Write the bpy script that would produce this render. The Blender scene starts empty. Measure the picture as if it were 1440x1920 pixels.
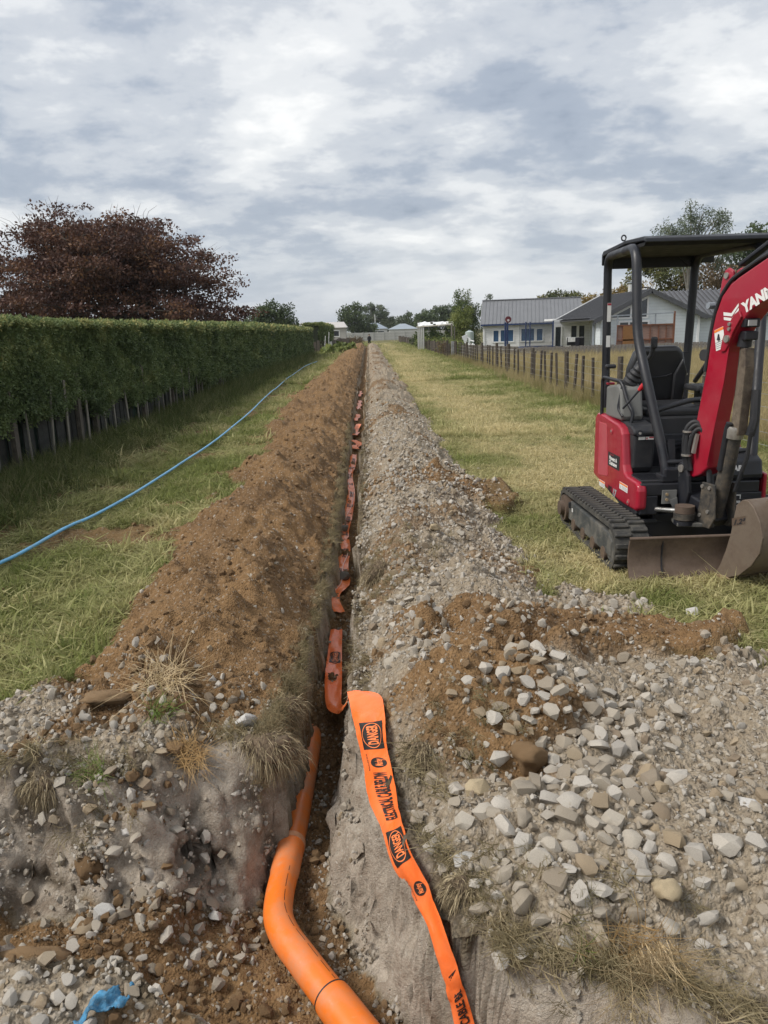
import bpy, bmesh, math, random
import numpy as np
from mathutils import Vector, Matrix, Euler
random.seed(7)
RNG = np.random.default_rng(7)
S = bpy.context.scene
COL = S.collection
PI = math.pi

# ------------------------------------------------------------------ camera
cam_d = bpy.data.cameras.new('camera')
cam = bpy.data.objects.new('camera', cam_d); COL.objects.link(cam)
cam_d.sensor_fit = 'VERTICAL'; cam_d.sensor_height = 36.0; cam_d.sensor_width = 27.0
cam_d.lens = 1420.0 / 1920.0 * 36.0
cam_d.clip_start = 0.05; cam_d.clip_end = 20000
cam.location = (0, 0, 1.7)
_M = Euler((math.radians(90 - 13.427), 0, math.radians(-0.761)), 'XYZ').to_matrix() @ Matrix.Rotation(math.radians(-1.8), 3, 'Z')
cam.rotation_euler = _M.to_euler()
S.camera = cam

# ------------------------------------------------------------------ sky and sun
W = bpy.data.worlds.new('World'); S.world = W; W.use_nodes = True
SUN_EL, SUN_AZ = math.radians(48), math.radians(-105)      # azimuth from +Y towards +X
def build_world():
    nt = W.node_tree; N = nt.nodes; L = nt.links; N.clear()
    out = N.new('ShaderNodeOutputWorld'); bg = N.new('ShaderNodeBackground'); bg.inputs[1].default_value = 0.1
    L.new(bg.outputs[0], out.inputs[0])
    sky = N.new('ShaderNodeTexSky'); sky.sky_type = 'NISHITA'; sky.sun_disc = False
    sky.sun_elevation = SUN_EL; sky.sun_rotation = SUN_AZ; sky.air_density = 1.3; sky.dust_density = 2.0
    tc = N.new('ShaderNodeTexCoord'); sp = N.new('ShaderNodeSeparateXYZ'); L.new(tc.outputs['Generated'], sp.inputs[0])
    def m(op, a, b=None, clamp=False):
        n = N.new('ShaderNodeMath'); n.operation = op; n.use_clamp = clamp
        for i, v in enumerate((a, b)):
            if v is None: continue
            if isinstance(v, (int, float)): n.inputs[i].default_value = v
            else: L.new(v, n.inputs[i])
        return n.outputs[0]
    z = m('MAXIMUM', sp.outputs[2], 0.0)
    den = m('ADD', z, 0.26)
    cx = m('DIVIDE', sp.outputs[0], den); cy = m('DIVIDE', sp.outputs[1], den)
    cmb = N.new('ShaderNodeCombineXYZ'); L.new(cx, cmb.inputs[0]); L.new(cy, cmb.inputs[1])
    def noise(scale, detail, rough, dist, off, sx=1.0):
        mp = N.new('ShaderNodeMapping'); mp.inputs['Location'].default_value = off; mp.inputs['Scale'].default_value = (sx, 1, 1)
        L.new(cmb.outputs[0], mp.inputs[0])
        n = N.new('ShaderNodeTexNoise'); n.inputs['Scale'].default_value = scale; n.inputs['Detail'].default_value = detail
        n.inputs['Roughness'].default_value = rough; n.inputs['Distortion'].default_value = dist
        L.new(mp.outputs[0], n.inputs['Vector']); return n.outputs['Fac']
    a = noise(1.9, 11, 0.55, 0.12, SKY_A, 0.85); b = noise(5.5, 10, 0.62, 0.1, SKY_B, 0.9); c = noise(0.8, 3, 0.5, 0.0, SKY_C)
    v = m('ADD', m('MULTIPLY', a, 0.62), m('ADD', m('MULTIPLY', b, 0.24), m('MULTIPLY', c, 0.34)))
    r = N.new('ShaderNodeValToRGB'); L.new(v, r.inputs[0]); cr = r.color_ramp; cr.interpolation = 'EASE'
    pts = [(0.45, (0.130, 0.156, 0.200)), (0.525, (0.196, 0.222, 0.264)), (0.585, (0.300, 0.316, 0.340)), (0.635, (0.400, 0.407, 0.415)), (0.70, (0.50, 0.498, 0.49))]
    while len(cr.elements) < len(pts): cr.elements.new(0.5)
    for e, (p, col) in zip(cr.elements, pts): e.position = p; e.color = (*[k * 9.2 for k in col], 1)
    # pale band of air above the horizon
    hz = N.new('ShaderNodeMapRange'); L.new(sp.outputs[2], hz.inputs[0]); hz.inputs[1].default_value = 0.0; hz.inputs[2].default_value = 0.16
    hz.inputs[3].default_value = 0.55; hz.inputs[4].default_value = 0.0; hz.interpolation_type = 'SMOOTHSTEP'
    mx = N.new('ShaderNodeMix'); mx.data_type = 'RGBA'; L.new(hz.outputs[0], mx.inputs[0]); L.new(r.outputs[0], mx.inputs[6])
    mx.inputs[7].default_value = (2.85, 3.15, 3.5, 1)
    m2 = N.new('ShaderNodeMix'); m2.data_type = 'RGBA'; m2.inputs[0].default_value = 0.94
    L.new(sky.outputs[0], m2.inputs[6]); L.new(mx.outputs[2], m2.inputs[7]); L.new(m2.outputs[2], bg.inputs[0])
SKY_A, SKY_B, SKY_C = (3.1, 1.7, 0.0), (7.7, 2.2, 1.0), (0.6, 4.4, 2.0)
build_world()
sun_d = bpy.data.lights.new('sun', 'SUN'); sun_d.energy = 1.5; sun_d.angle = math.radians(22); sun_d.color = (1.0, 0.95, 0.88)
sun = bpy.data.objects.new('sun', sun_d); COL.objects.link(sun)
_dir = Vector((math.sin(SUN_AZ) * math.cos(SUN_EL), math.cos(SUN_AZ) * math.cos(SUN_EL), math.sin(SUN_EL)))
sun.rotation_euler = (-_dir).to_track_quat('-Z', 'Y').to_euler()
vs = S.view_settings; vs.view_transform = 'Standard'; vs.look = 'None'; vs.exposure = 1.22; vs.gamma = 1.0; vs.use_curve_mapping = False

# ------------------------------------------------------------------ helpers: noise
def _hash(ix, iy, seed):
    h = (ix.astype(np.int64) * 374761393 + iy.astype(np.int64) * 668265263 + seed * 1442695041) & 0xffffffff
    h = ((h ^ (h >> 13)) * 1274126177) & 0xffffffff
    return ((h ^ (h >> 16)) & 0xffffff) / float(0x1000000)
def vnoise(x, y, seed=0):
    ix = np.floor(x); iy = np.floor(y); fx = x - ix; fy = y - iy
    u = fx * fx * fx * (fx * (fx * 6 - 15) + 10); v = fy * fy * fy * (fy * (fy * 6 - 15) + 10)
    def g(dx, dy):
        a = _hash(ix + dx, iy + dy, seed) * 2 * PI
        return np.cos(a) * (fx - dx) + np.sin(a) * (fy - dy)
    return ((g(0, 0) * (1 - u) + g(1, 0) * u) * (1 - v) + (g(0, 1) * (1 - u) + g(1, 1) * u) * v) * 1.5
def fbm(x, y, scale, octv=4, seed=0, gain=0.5):
    s = np.zeros_like(x); a = 1.0; f = 1.0 / scale
    for o in range(octv):
        s += a * vnoise(x * f + o * 17.3, y * f - o * 9.1, seed + o); a *= gain; f *= 2.03
    return s
def cell(x, y, size, seed=0):                     # distance to the nearest jittered point and that cell's random value
    x = x / size; y = y / size; ix = np.floor(x); iy = np.floor(y)
    best = np.full_like(x, 9.0); rv = np.zeros_like(x)
    for dx in (-1, 0, 1):
        for dy in (-1, 0, 1):
            jx = ix + dx; jy = iy + dy
            d = np.hypot(jx + _hash(jx, jy, seed) - x, jy + _hash(jx, jy, seed + 5) - y)
            k = d < best; best = np.where(k, d, best); rv = np.where(k, _hash(jx, jy, seed + 9), rv)
    return best, rv
def sstep(a, b, x):
    t = np.clip((x - a) / (b - a), 0, 1); return t * t * (3 - 2 * t)

# ------------------------------------------------------------------ helpers: meshes and objects
def mesh_np(name, V, F, smooth=False):            # V (n,3), F (m,k) arrays, k constant
    me = bpy.data.meshes.new(name); V = np.asarray(V, dtype=np.float32); F = np.asarray(F, dtype=np.int32); k = F.shape[1]
    me.vertices.add(len(V)); me.vertices.foreach_set('co', V.ravel())
    me.loops.add(F.size); me.loops.foreach_set('vertex_index', F.ravel())
    me.polygons.add(len(F)); me.polygons.foreach_set('loop_start', np.arange(0, F.size, k, dtype=np.int32))
    me.polygons.foreach_set('loop_total', np.full(len(F), k, dtype=np.int32))
    me.polygons.foreach_set('use_smooth', np.full(len(F), smooth, dtype=bool))
    me.update(calc_edges=True); return me
def link(name, data, mat=None, parent=None, loc=None, rot=None):
    o = bpy.data.objects.new(name, data); COL.objects.link(o)
    if mat is not None and data is not None: data.materials.append(mat)
    if parent is not None: o.parent = parent
    if loc is not None: o.location = loc
    if rot is not None: o.rotation_euler = rot
    return o
def tag(o, label=None, cat=None, group=None, kind=None):
    for k, v in (('label', label), ('category', cat), ('group', group), ('kind', kind)):
        if v: o[k] = v
    return o
def empty(name, loc, label, cat, group=None, rz=0.0):
    o = bpy.data.objects.new(name, None); COL.objects.link(o); o.location = loc; o.rotation_euler = (0, 0, rz); o.empty_display_size = 0.1
    return tag(o, label, cat, group)
def copy_tree(o, parent=None):
    c = o.copy(); COL.objects.link(c)
    if parent is not None: c.parent = parent
    for ch in list(o.children): copy_tree(ch, c)
    return c

class MB:
    """collects boxes, bars, tubes and prisms for one mesh object"""
    def __init__(s): s.v = []; s.f = []
    def add(s, V, F):
        b = len(s.v); s.v += [tuple(p) for p in V]; s.f += [tuple(i + b for i in f) for f in F]; return s
    def box(s, c, d, M=None):
        x, y, z = d[0] / 2, d[1] / 2, d[2] / 2
        P = [Vector((sx * x, sy * y, sz * z)) for sz in (-1, 1) for sy in (-1, 1) for sx in (-1, 1)]
        if M is not None: P = [M @ p for p in P]
        P = [p + Vector(c) for p in P]
        return s.add(P, [(0, 2, 3, 1), (4, 5, 7, 6), (0, 1, 5, 4), (2, 6, 7, 3), (0, 4, 6, 2), (1, 3, 7, 5)])
    def bar(s, a, b, w, h, up=(0, 0, 1)):
        a = Vector(a); b = Vector(b); d = (b - a).normalized(); u = Vector(up); sd = d.cross(u)
        if sd.length < 1e-4: sd = d.cross(Vector((0, 1, 0)))
        sd.normalize(); u = sd.cross(d).normalized()
        P = [p + sd * (sx * w / 2) + u * (sz * h / 2) for p in (a, b) for sz in (-1, 1) for sx in (-1, 1)]
        return s.add(P, [(0, 2, 3, 1), (4, 5, 7, 6), (0, 1, 5, 4), (2, 6, 7, 3), (0, 4, 6, 2), (1, 3, 7, 5)])
    def tube(s, pts, r, n=10, cap=True, flat=None):
        pts = [Vector(p) for p in pts]; rs = r if isinstance(r, (list, tuple)) else [r] * len(pts)
        t0 = (pts[1] - pts[0]).normalized(); nrm = t0.orthogonal().normalized(); rings = []
        for i, p in enumerate(pts):
            t = (pts[min(i + 1, len(pts) - 1)] - pts[max(i - 1, 0)]).normalized()
            nrm = (nrm - t * nrm.dot(t)).normalized(); bn = t.cross(nrm)
            rings.append([p + (nrm * math.cos(2 * PI * k / n) + bn * math.sin(2 * PI * k / n)) * rs[i] for k in range(n)])
        V = [q for rg in rings for q in rg]; F = []
        for i in range(len(pts) - 1):
            for k in range(n):
                F.append((i * n + k, i * n + (k + 1) % n, (i + 1) * n + (k + 1) % n, (i + 1) * n + k))
        if cap: F += [tuple(range(n - 1, -1, -1)), tuple((len(pts) - 1) * n + k for k in range(n))]
        return s.add(V, F)
    def prism(s, poly, M, d0, d1):                # poly (u,v) swept along w from d0 to d1; M maps (u,v,w) to space
        n = len(poly)
        V = [M @ Vector((u, v, d0)) for u, v in poly] + [M @ Vector((u, v, d1)) for u, v in poly]
        F = [tuple(range(n - 1, -1, -1)), tuple(range(n, 2 * n))] + [(k, (k + 1) % n, n + (k + 1) % n, n + k) for k in range(n)]
        return s.add(V, F)
    def quad(s, *P): return s.add(P, [tuple(range(len(P)))])
    def disc(s, c, axis, r, h, n=14):
        c = Vector(c); a = Vector(axis).normalized(); return s.tube([c - a * h / 2, c + a * h / 2], r, n)
    def build(s, name, mat, parent=None, smooth=False, bevel=0, seg=2, recalc=True):
        me = bpy.data.meshes.new(name); me.from_pydata(s.v, [], s.f)
        if recalc:
            bm = bmesh.new(); bm.from_mesh(me); bmesh.ops.recalc_face_normals(bm, faces=bm.faces); bm.to_mesh(me); bm.free()
        o = link(name, me, mat, parent)
        if smooth:
            me.polygons.foreach_set('use_smooth', [True] * len(me.polygons))
            try: me.set_sharp_from_angle(angle=math.radians(38))
            except Exception: pass
        if bevel:
            b = o.modifiers.new('bevel', 'BEVEL'); b.width = bevel; b.segments = seg; b.limit_method = 'ANGLE'; b.angle_limit = math.radians(40); b.harden_normals = False
        return o
def spline(P, n=8):                                # Catmull-Rom through points
    P = [np.array(p, float) for p in P]; Q = [2 * P[0] - P[1]] + P + [2 * P[-1] - P[-2]]; out = []
    for i in range(1, len(Q) - 2):
        a, b, c, d = Q[i - 1:i + 3]
        for k in range(n):
            t = k / n; out.append(0.5 * ((2 * b) + (c - a) * t + (2 * a - 5 * b + 4 * c - d) * t * t + (3 * b - a - 3 * c + d) * t ** 3))
    out.append(P[-1]); return out
def bend(pts, r=0.08, n=6):                        # polyline with rounded corners
    pts = [Vector(p) for p in pts]; out = [pts[0]]
    for i in range(1, len(pts) - 1):
        a = (pts[i - 1] - pts[i]); b = (pts[i + 1] - pts[i]); q = min(r, a.length * .45, b.length * .45)
        p0 = pts[i] + a.normalized() * q; p1 = pts[i] + b.normalized() * q
        for k in range(n + 1):
            t = k / n; out.append(p0 * (1 - t) ** 2 + pts[i] * 2 * t * (1 - t) + p1 * t * t)
    out.append(pts[-1]); return out

# ------------------------------------------------------------------ helpers: materials
class NT:
    def __init__(s, name):
        s.m = bpy.data.materials.new(name); s.m.use_nodes = True; s.nt = s.m.node_tree; s.N = s.nt.nodes; s.L = s.nt.links
        s.b = s.N['Principled BSDF']; s.tc = None
    def put(s, sock, v):
        if v is None: return
        if hasattr(v, 'is_output'): s.L.new(v, sock)
        elif isinstance(v, (int, float)):
            sock.default_value = v if not hasattr(sock.default_value, '__len__') else (v, v, v, 1)[:len(sock.default_value)]
        else: sock.default_value = (*v, 1)[:len(sock.default_value)]
    def obj(s):
        if s.tc is None: s.tc = s.N.new('ShaderNodeTexCoord')
        return s.tc.outputs['Object']
    def mapping(s, scale=(1, 1, 1), rot=(0, 0, 0)):
        n = s.N.new('ShaderNodeMapping'); n.inputs['Scale'].default_value = scale; n.inputs['Rotation'].default_value = rot
        s.L.new(s.obj(), n.inputs[0]); return n.outputs[0]
    def noise(s, scale, detail=4, rough=0.55, vec=None, dist=0.0, out='Fac'):
        n = s.N.new('ShaderNodeTexNoise'); s.L.new(vec or s.obj(), n.inputs['Vector']); n.inputs['Scale'].default_value = scale
        n.inputs['Detail'].default_value = detail; n.inputs['Roughness'].default_value = rough; n.inputs['Distortion'].default_value = dist
        return n.outputs[out]
    def voro(s, scale, vec=None, feature='F1', out='Distance', rnd=1.0):
        n = s.N.new('ShaderNodeTexVoronoi'); n.feature = feature; s.L.new(vec or s.obj(), n.inputs['Vector'])
        n.inputs['Scale'].default_value = scale; n.inputs['Randomness'].default_value = rnd; return n.outputs[out]
    def ramp(s, fac, pts):
        n = s.N.new('ShaderNodeValToRGB'); s.L.new(fac, n.inputs[0]); e = n.color_ramp.elements
        while len(e) < len(pts): e.new(0.5)
        for k, (p, c) in zip(e, pts): k.position = p; k.color = (*c, 1) if hasattr(c, '__len__') else (c, c, c, 1)
        return n.outputs[0]
    def math(s, op, a, b=0.0, clamp=False):
        n = s.N.new('ShaderNodeMath'); n.operation = op; n.use_clamp = clamp; s.put(n.inputs[0], a); s.put(n.inputs[1], b); return n.outputs[0]
    def mix(s, f, a, b, mode='MIX'):
        n = s.N.new('ShaderNodeMix'); n.data_type = 'RGBA'; n.blend_type = mode; s.put(n.inputs[0], f); s.put(n.inputs[6], a); s.put(n.inputs[7], b); return n.outputs[2]
    def attr(s, name, kind='GEOMETRY', out='Fac'):
        n = s.N.new('ShaderNodeAttribute'); n.attribute_name = name; n.attribute_type = kind; return n.outputs[out]
    def rand(s):
        return s.N.new('ShaderNodeObjectInfo').outputs['Random']
    def bump(s, h, strength=0.3, dist=0.02, nrm=None):
        n = s.N.new('ShaderNodeBump'); n.inputs['Strength'].default_value = strength; n.inputs['Distance'].default_value = dist
        s.L.new(h, n.inputs['Height'])
        if nrm is not None: s.L.new(nrm, n.inputs['Normal'])
        return n.outputs[0]
    def fin(s, col, rough=0.7, metal=0.0, nrm=None, spec=None, coat=None):
        s.put(s.b.inputs['Base Color'], col); s.put(s.b.inputs['Roughness'], rough); s.put(s.b.inputs['Metallic'], metal)
        if nrm is not None: s.L.new(nrm, s.b.inputs['Normal'])
        if spec is not None: s.put(s.b.inputs['Specular IOR Level'], spec)
        if coat is not None: s.put(s.b.inputs['Coat Weight'], coat)
        return s.m
def plain(name, col, rough=0.6, var=0.25, scale=6.0, metal=0.0, bump=0.0, bscale=60.0, dirt=None, dirt_amt=0.5, spec=None, coat=None, vec=None):
    t = NT(name); n = t.noise(scale, 5, 0.6, vec=t.mapping(vec) if vec else None)
    c = t.ramp(n, [(0.3, [k * (1 - var) for k in col]), (0.7, [min(1, k * (1 + var)) for k in col])])
    if dirt is not None:
        d = t.noise(scale * 1.7 + 1.1, 7, 0.68); f = t.ramp(d, [(0.5, 0.0), (0.72, dirt_amt)]); c = t.mix(f, c, dirt)
    nr = t.bump(t.noise(bscale, 4, 0.6), bump, 0.01) if bump else None
    rr = t.ramp(t.noise(scale * 2.3, 4), [(0.3, max(0, rough - 0.1)), (0.7, min(1, rough + 0.1))])
    return t.fin(c, rr, metal, nr, spec, coat)
# ------------------------------------------------------------------ the ground: lawn, trench, two banks of spoil
RIM = [(-.42, 96), (-.42, 25), (-.41, 14), (-.38, 8.8), (-.365, 6.4), (-.375, 4.46), (-.405, 3.7), (-.41, 3.4), (-.47, 2.95), (-.72, 2.97), (-1.0, 2.76), (-1.17, 2.64), (-1.5, 2.69), (-2.0, 2.8),
       (-2.4, 2.6), (-2.3, 2.15), (-1.6, 1.95), (-1.1, 1.84), (-.92, 1.75), (-.69, 1.69), (-.5, 1.58), (-.38, 1.35), (0, 1.05), (.5, .8), (1.2, .5), (2.2, .3), (2.4, .9), (1.6, 1.3),
       (.94, 1.53), (.78, 1.6), (.46, 1.72), (.24, 1.83), (.17, 1.94), (.18, 2.1), (.07, 2.33), (-.04, 2.82), (-.11, 3.36), (-.124, 3.8), (-.106, 6.35), (-.11, 10.8), (-.06, 25.6), (-.06, 96)]
FOOT = [(-.385, 95.9), (-.385, 25), (-.375, 14), (-.345, 8.8), (-.33, 6.4), (-.335, 4.6), (-.385, 4.0), (-.40, 3.6), (-.405, 3.1), (-.455, 2.78), (-.53, 2.55), (-.68, 2.50), (-.85, 2.42), (-1.1, 2.40), (-1.5, 2.42), (-2.1, 2.4),
        (-2.1, 2.25), (-1.5, 2.1), (-1.0, 2.02), (-.65, 1.93), (-.45, 1.78), (-.27, 1.45), (.1, 1.2), (.6, .95), (1.3, .7), (1.9, .55), (1.9, .8), (1.2, 1.1), (.5, 1.5), (.15, 1.9), (.01, 2.07),
        (-.158, 2.33), (-.255, 2.54), (-.25, 2.78), (-.225, 3.3), (-.19, 3.8), (-.15, 4.5), (-.14, 6.35), (-.14, 10.8), (-.10, 25), (-.10, 95.9)]
def poly_sd(x, y, P):                              # signed distance, negative inside
    d = np.full_like(x, 1e9); inside = np.zeros(x.shape, bool); n = len(P)
    for i in range(n):
        ax, ay = P[i]; bx, by = P[(i + 1) % n]; ex, ey = bx - ax, by - ay
        t = np.clip(((x - ax) * ex + (y - ay) * ey) / (ex * ex + ey * ey + 1e-12), 0, 1)
        d = np.minimum(d, np.hypot(x - ax - t * ex, y - ay - t * ey))
        c = (ay > y) != (by > y); xi = ax + (y - ay) / (by - ay + (1e-12 if by == ay else 0)) * ex
        inside ^= c & (x < xi)
    return np.where(inside, -d, d)
def blob(x, y, cx, cy, rx, ry, seed=0, amp=0.35, sc=0.35):
    q = np.hypot((x - cx) / rx, (y - cy) / ry) + amp * fbm(x, y, sc, 3, seed)
    return sstep(1.15, 0.75, q)
def terrain(x, y):
    """height plus material weights of the ground at (x, y)"""
    x = np.asarray(x, float); y = np.asarray(y, float)
    near = (np.abs(x) < 8) & (y > -3) & (y < 110)
    z = np.zeros_like(x); W4 = np.zeros(x.shape + (6,)); W4[..., 0] = 0
    z += 0.02 * fbm(x, y, 3.0, 3, 91) * (np.abs(x) < 60)
    if near.any():
        X = x[near]; Y = y[near]
        wx = 0.034 * fbm(X, Y, 0.35, 3, 11) + 0.020 * fbm(X, Y, 0.09, 2, 12); wy = 0.034 * fbm(X, Y, 0.35, 3, 13) + 0.020 * fbm(X, Y, 0.09, 2, 14)
        far = sstep(2.5, 6, Y); wx = wx * (1 + 0.9 * far)
        U = X + wx; V = Y + wy
        do = -poly_sd(U, V, RIM); di = np.maximum(poly_sd(U, V, FOOT), 0)
        t = np.where(do <= 0, 0, do / (do + di + 1e-9))
        # spoil banks
        env = sstep(96.5, 94, Y)
        sl = -(X + 0.41); wl = 1.36 + 0.32 * fbm(X * .3, Y, .9, 4, 21) + 0.45 * sstep(8, 22, Y) + 0.2 * sstep(30, 60, Y)
        hl = 0.255 + 0.13 * fbm(X * .4, Y, 1.2, 3, 22) + .09 * fbm(X, Y, .5, 3, 23)
        pl = sstep(-0.06, 0.42, sl) * (1 - sstep(0.45, 1.0, sl / wl)) * hl * sstep(2.78, 3.5, Y + 0.25 * fbm(X, Y, .5, 2, 29)) * env
        sr = X + 0.10; wr = 1.30 + 0.18 * fbm(X * .3, Y, .9, 3, 31) + 0.12 * sstep(6, 4.5, Y)
        hr = 0.245 + 0.14 * fbm(X * .4, Y, 1.0, 3, 32) + .06 * fbm(X, Y, .4, 2, 33)
        pr = sstep(-0.05, 0.32, sr) * (1 - sstep(0.42, 1.0, sr / wr)) * hr * sstep(2.3, 3.2, Y) * env
        spill = 0.13 * blob(X, Y, 1.15, 3.62, 0.85, 0.33, 41) + 0.12 * blob(X, Y, 0.95, 7.4, 0.5, 0.6, 42) + 0.07 * blob(X, Y, 0.45, 2.85, .35, .3, 43)
        rock = 0.10 * blob(X, Y, 1.3, 2.6, 1.3, 0.85, 44, .25) + 0.06 * blob(X, Y, .7, 2.1, .5, .3, 45) + .05 * blob(X, Y, 1.9, 3.1, .7, .5, 46)
        nl = 0.07 * blob(X, Y, -1.35, 3.05, .6, .35, 47) + .03 * blob(X, Y, -.65, 3.05, .4, .2, 48) + 0.06 * blob(X, Y, -1.0, 1.6, .6, .22, 49)
        slm = .10 * blob(X, Y, -.95, 2.5, .22, .3, 90, .3) + .08 * blob(X, Y, -1.62, 2.45, .2, .25, 92, .3)
        top = np.maximum(pl, 0) + np.maximum(pr, 0) + (spill + rock) * (X > -.2) + nl
        soilL = np.maximum(sstep(0.015, 0.05, pl + 0.02 * fbm(X, Y, .25, 3, 51)) * sstep(.001, .008, pl), sstep(.55, .4, sl) * sstep(2.85, 3.05, Y) * env); gravR = np.maximum(sstep(0.012, 0.05, pr + .02 * fbm(X, Y, .25, 3, 52)) * sstep(.001, .008, pr), sstep(.5, .35, sr) * env * (Y > 2))
        spillw = np.clip(blob(X, Y, 1.0, 3.62, 1.0, 0.36, 41) + blob(X, Y, .42, 2.92, .46, .5, 43, .5) + 0.8 * blob(X, Y, .95, 7.4, .5, .6, 42) + 0.8 * blob(X, Y, .12, 4.7, .25, .5, 53) + .7 * blob(X, Y, .9, 5.0, .3, .25, 54), 0, 1) * (X > -.12)
        gr2 = np.clip(blob(X, Y, 1.3, 2.55, 1.45, 0.95, 44, .25) + blob(X, Y, .5, 2.1, .55, .5, 45) + blob(X, Y, 1.35, 4.35, .35, .3, 55) + blob(X, Y, -1.45, 2.95, .65, .42, 47) + blob(X, Y, -.75, 2.95, .4, .2, 56) + blob(X, Y, -1.0, 1.55, .8, .3, 57), 0, 1)
        soil = np.clip(np.where(X < -.25, soilL, 0) + spillw, 0, 1)
        soil = np.clip(soil + 0.8 * sstep(.02, .42, fbm(X, Y, 1.0, 4, 58)) * gravR * sstep(3.5, 6, Y), 0, 1)
        soil = np.clip(soil + sstep(.0, .35, fbm(X, Y, .5, 3, 59)) * (X < -.4) * (Y < 3.3) * (Y > 2.4) * .8, 0, 1)
        gr2 = np.maximum(gr2, ((X > -.1) & (Y < 2.7)) * sstep(2.9, 2.5, X) + (X < -.3) * (X > -3) * sstep(3.05, 2.9, Y + .12 * fbm(X, Y, .4, 2, 88)))
        soil = np.clip(soil + (X < -.3) * (Y < 1.95) * sstep(-.1, .3, fbm(X, Y, .25, 3, 89)), 0, 1)
        grav = np.clip(np.maximum(np.where(X > -.25, gravR, 0), gr2) - soil, 0, 1)
        bare = np.maximum(soil, grav)
        floor = -0.545 + 0.20 * sstep(3.55, 4.1, Y) + 0.05 * sstep(8, 25, Y) + 0.09 * sstep(-.45, -.9, X) * (Y < 2.9) + .06 * sstep(-.9, -1.5, X) * (Y < 2.9)
        floor = floor + 0.035 * fbm(X, Y, .3, 3, 61) + .05 * np.maximum(fbm(X, Y, .9, 2, 62), 0) * sstep(3.5, 5, Y)
        tt = t + (0.10 * fbm(X, Y, .22, 3, 63) + .22 * fbm(X, Y, .7, 2, 64) * (Y < 3.2)) * 4 * t * (1 - t)
        zz = top * (1 - sstep(0, .9, tt)) + floor * sstep(0.02, 0.98, tt) + slm * sstep(.2, .7, t)
        # clods and stones in the surface
        c1, r1 = cell(X + .01 * fbm(X, Y, .05, 2, 70), Y, 0.075, 71); c2, r2 = cell(X, Y, 0.032, 73); c3, r3 = cell(X, Y, .18, 75)
        lump = (0.022 * (r1 > .45) * sstep(.55, .05, c1) * r1 + 0.009 * sstep(.6, .05, c2) * (r2 > .3) + 0.05 * (r3 > .72) * sstep(.5, 0, c3) * r3)
        zz += lump * np.clip(bare + sstep(.3, .9, t), 0, 1) * (0.55 + .45 * np.clip(bare, 0, 1))
        zz += (0.035 * fbm(X, Y, .3, 4, 81) + 0.022 * np.abs(fbm(X, Y, .13, 3, 83))) * np.clip(bare + .4 * t, 0, 1) * (1 + .5 * sstep(5, 12, Y))
        zz += .085 * np.maximum(fbm(X, Y, .38, 3, 85) - .1, 0) * np.clip(bare, 0, 1) * sstep(3.0, 5, Y)
        z[near] += zz
        wall = sstep(.0, .05, t); slump = blob(X, Y, -.95, 2.55, .20, .28, 90, .3) + .8 * blob(X, Y, -1.62, 2.5, .16, .2, 92, .3); lip = np.exp(-((t - .06) / .10) ** 2) * (do > -.05) + np.exp(-(np.minimum(do, 0) / .05) ** 2) * .7 * (do <= 0)
        fl = sstep(.86, .97, t)
        w = np.zeros(X.shape + (6,))
        w[:, 0] = np.clip(soil * (1 - wall) + fl + .5 * np.clip(slump, 0, 1) * (t > .04) * (1 - fl), 0, 1); w[:, 1] = np.clip(grav / (1.001 - np.minimum(soil, 1)), 0, 1) * (1 - wall); w[:, 2] = wall * (1 - fl); w[:, 3] = np.clip(lip, 0, 1) * (1 - .6 * soil * (X < -.2)) 
        w[:, 4] = t; w[:, 5] = do
        W4[near] = w
    return z, W4
def ground_z(x, y):
    return terrain(np.atleast_1d(np.asarray(x, float)), np.atleast_1d(np.asarray(y, float)))[0]

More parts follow.
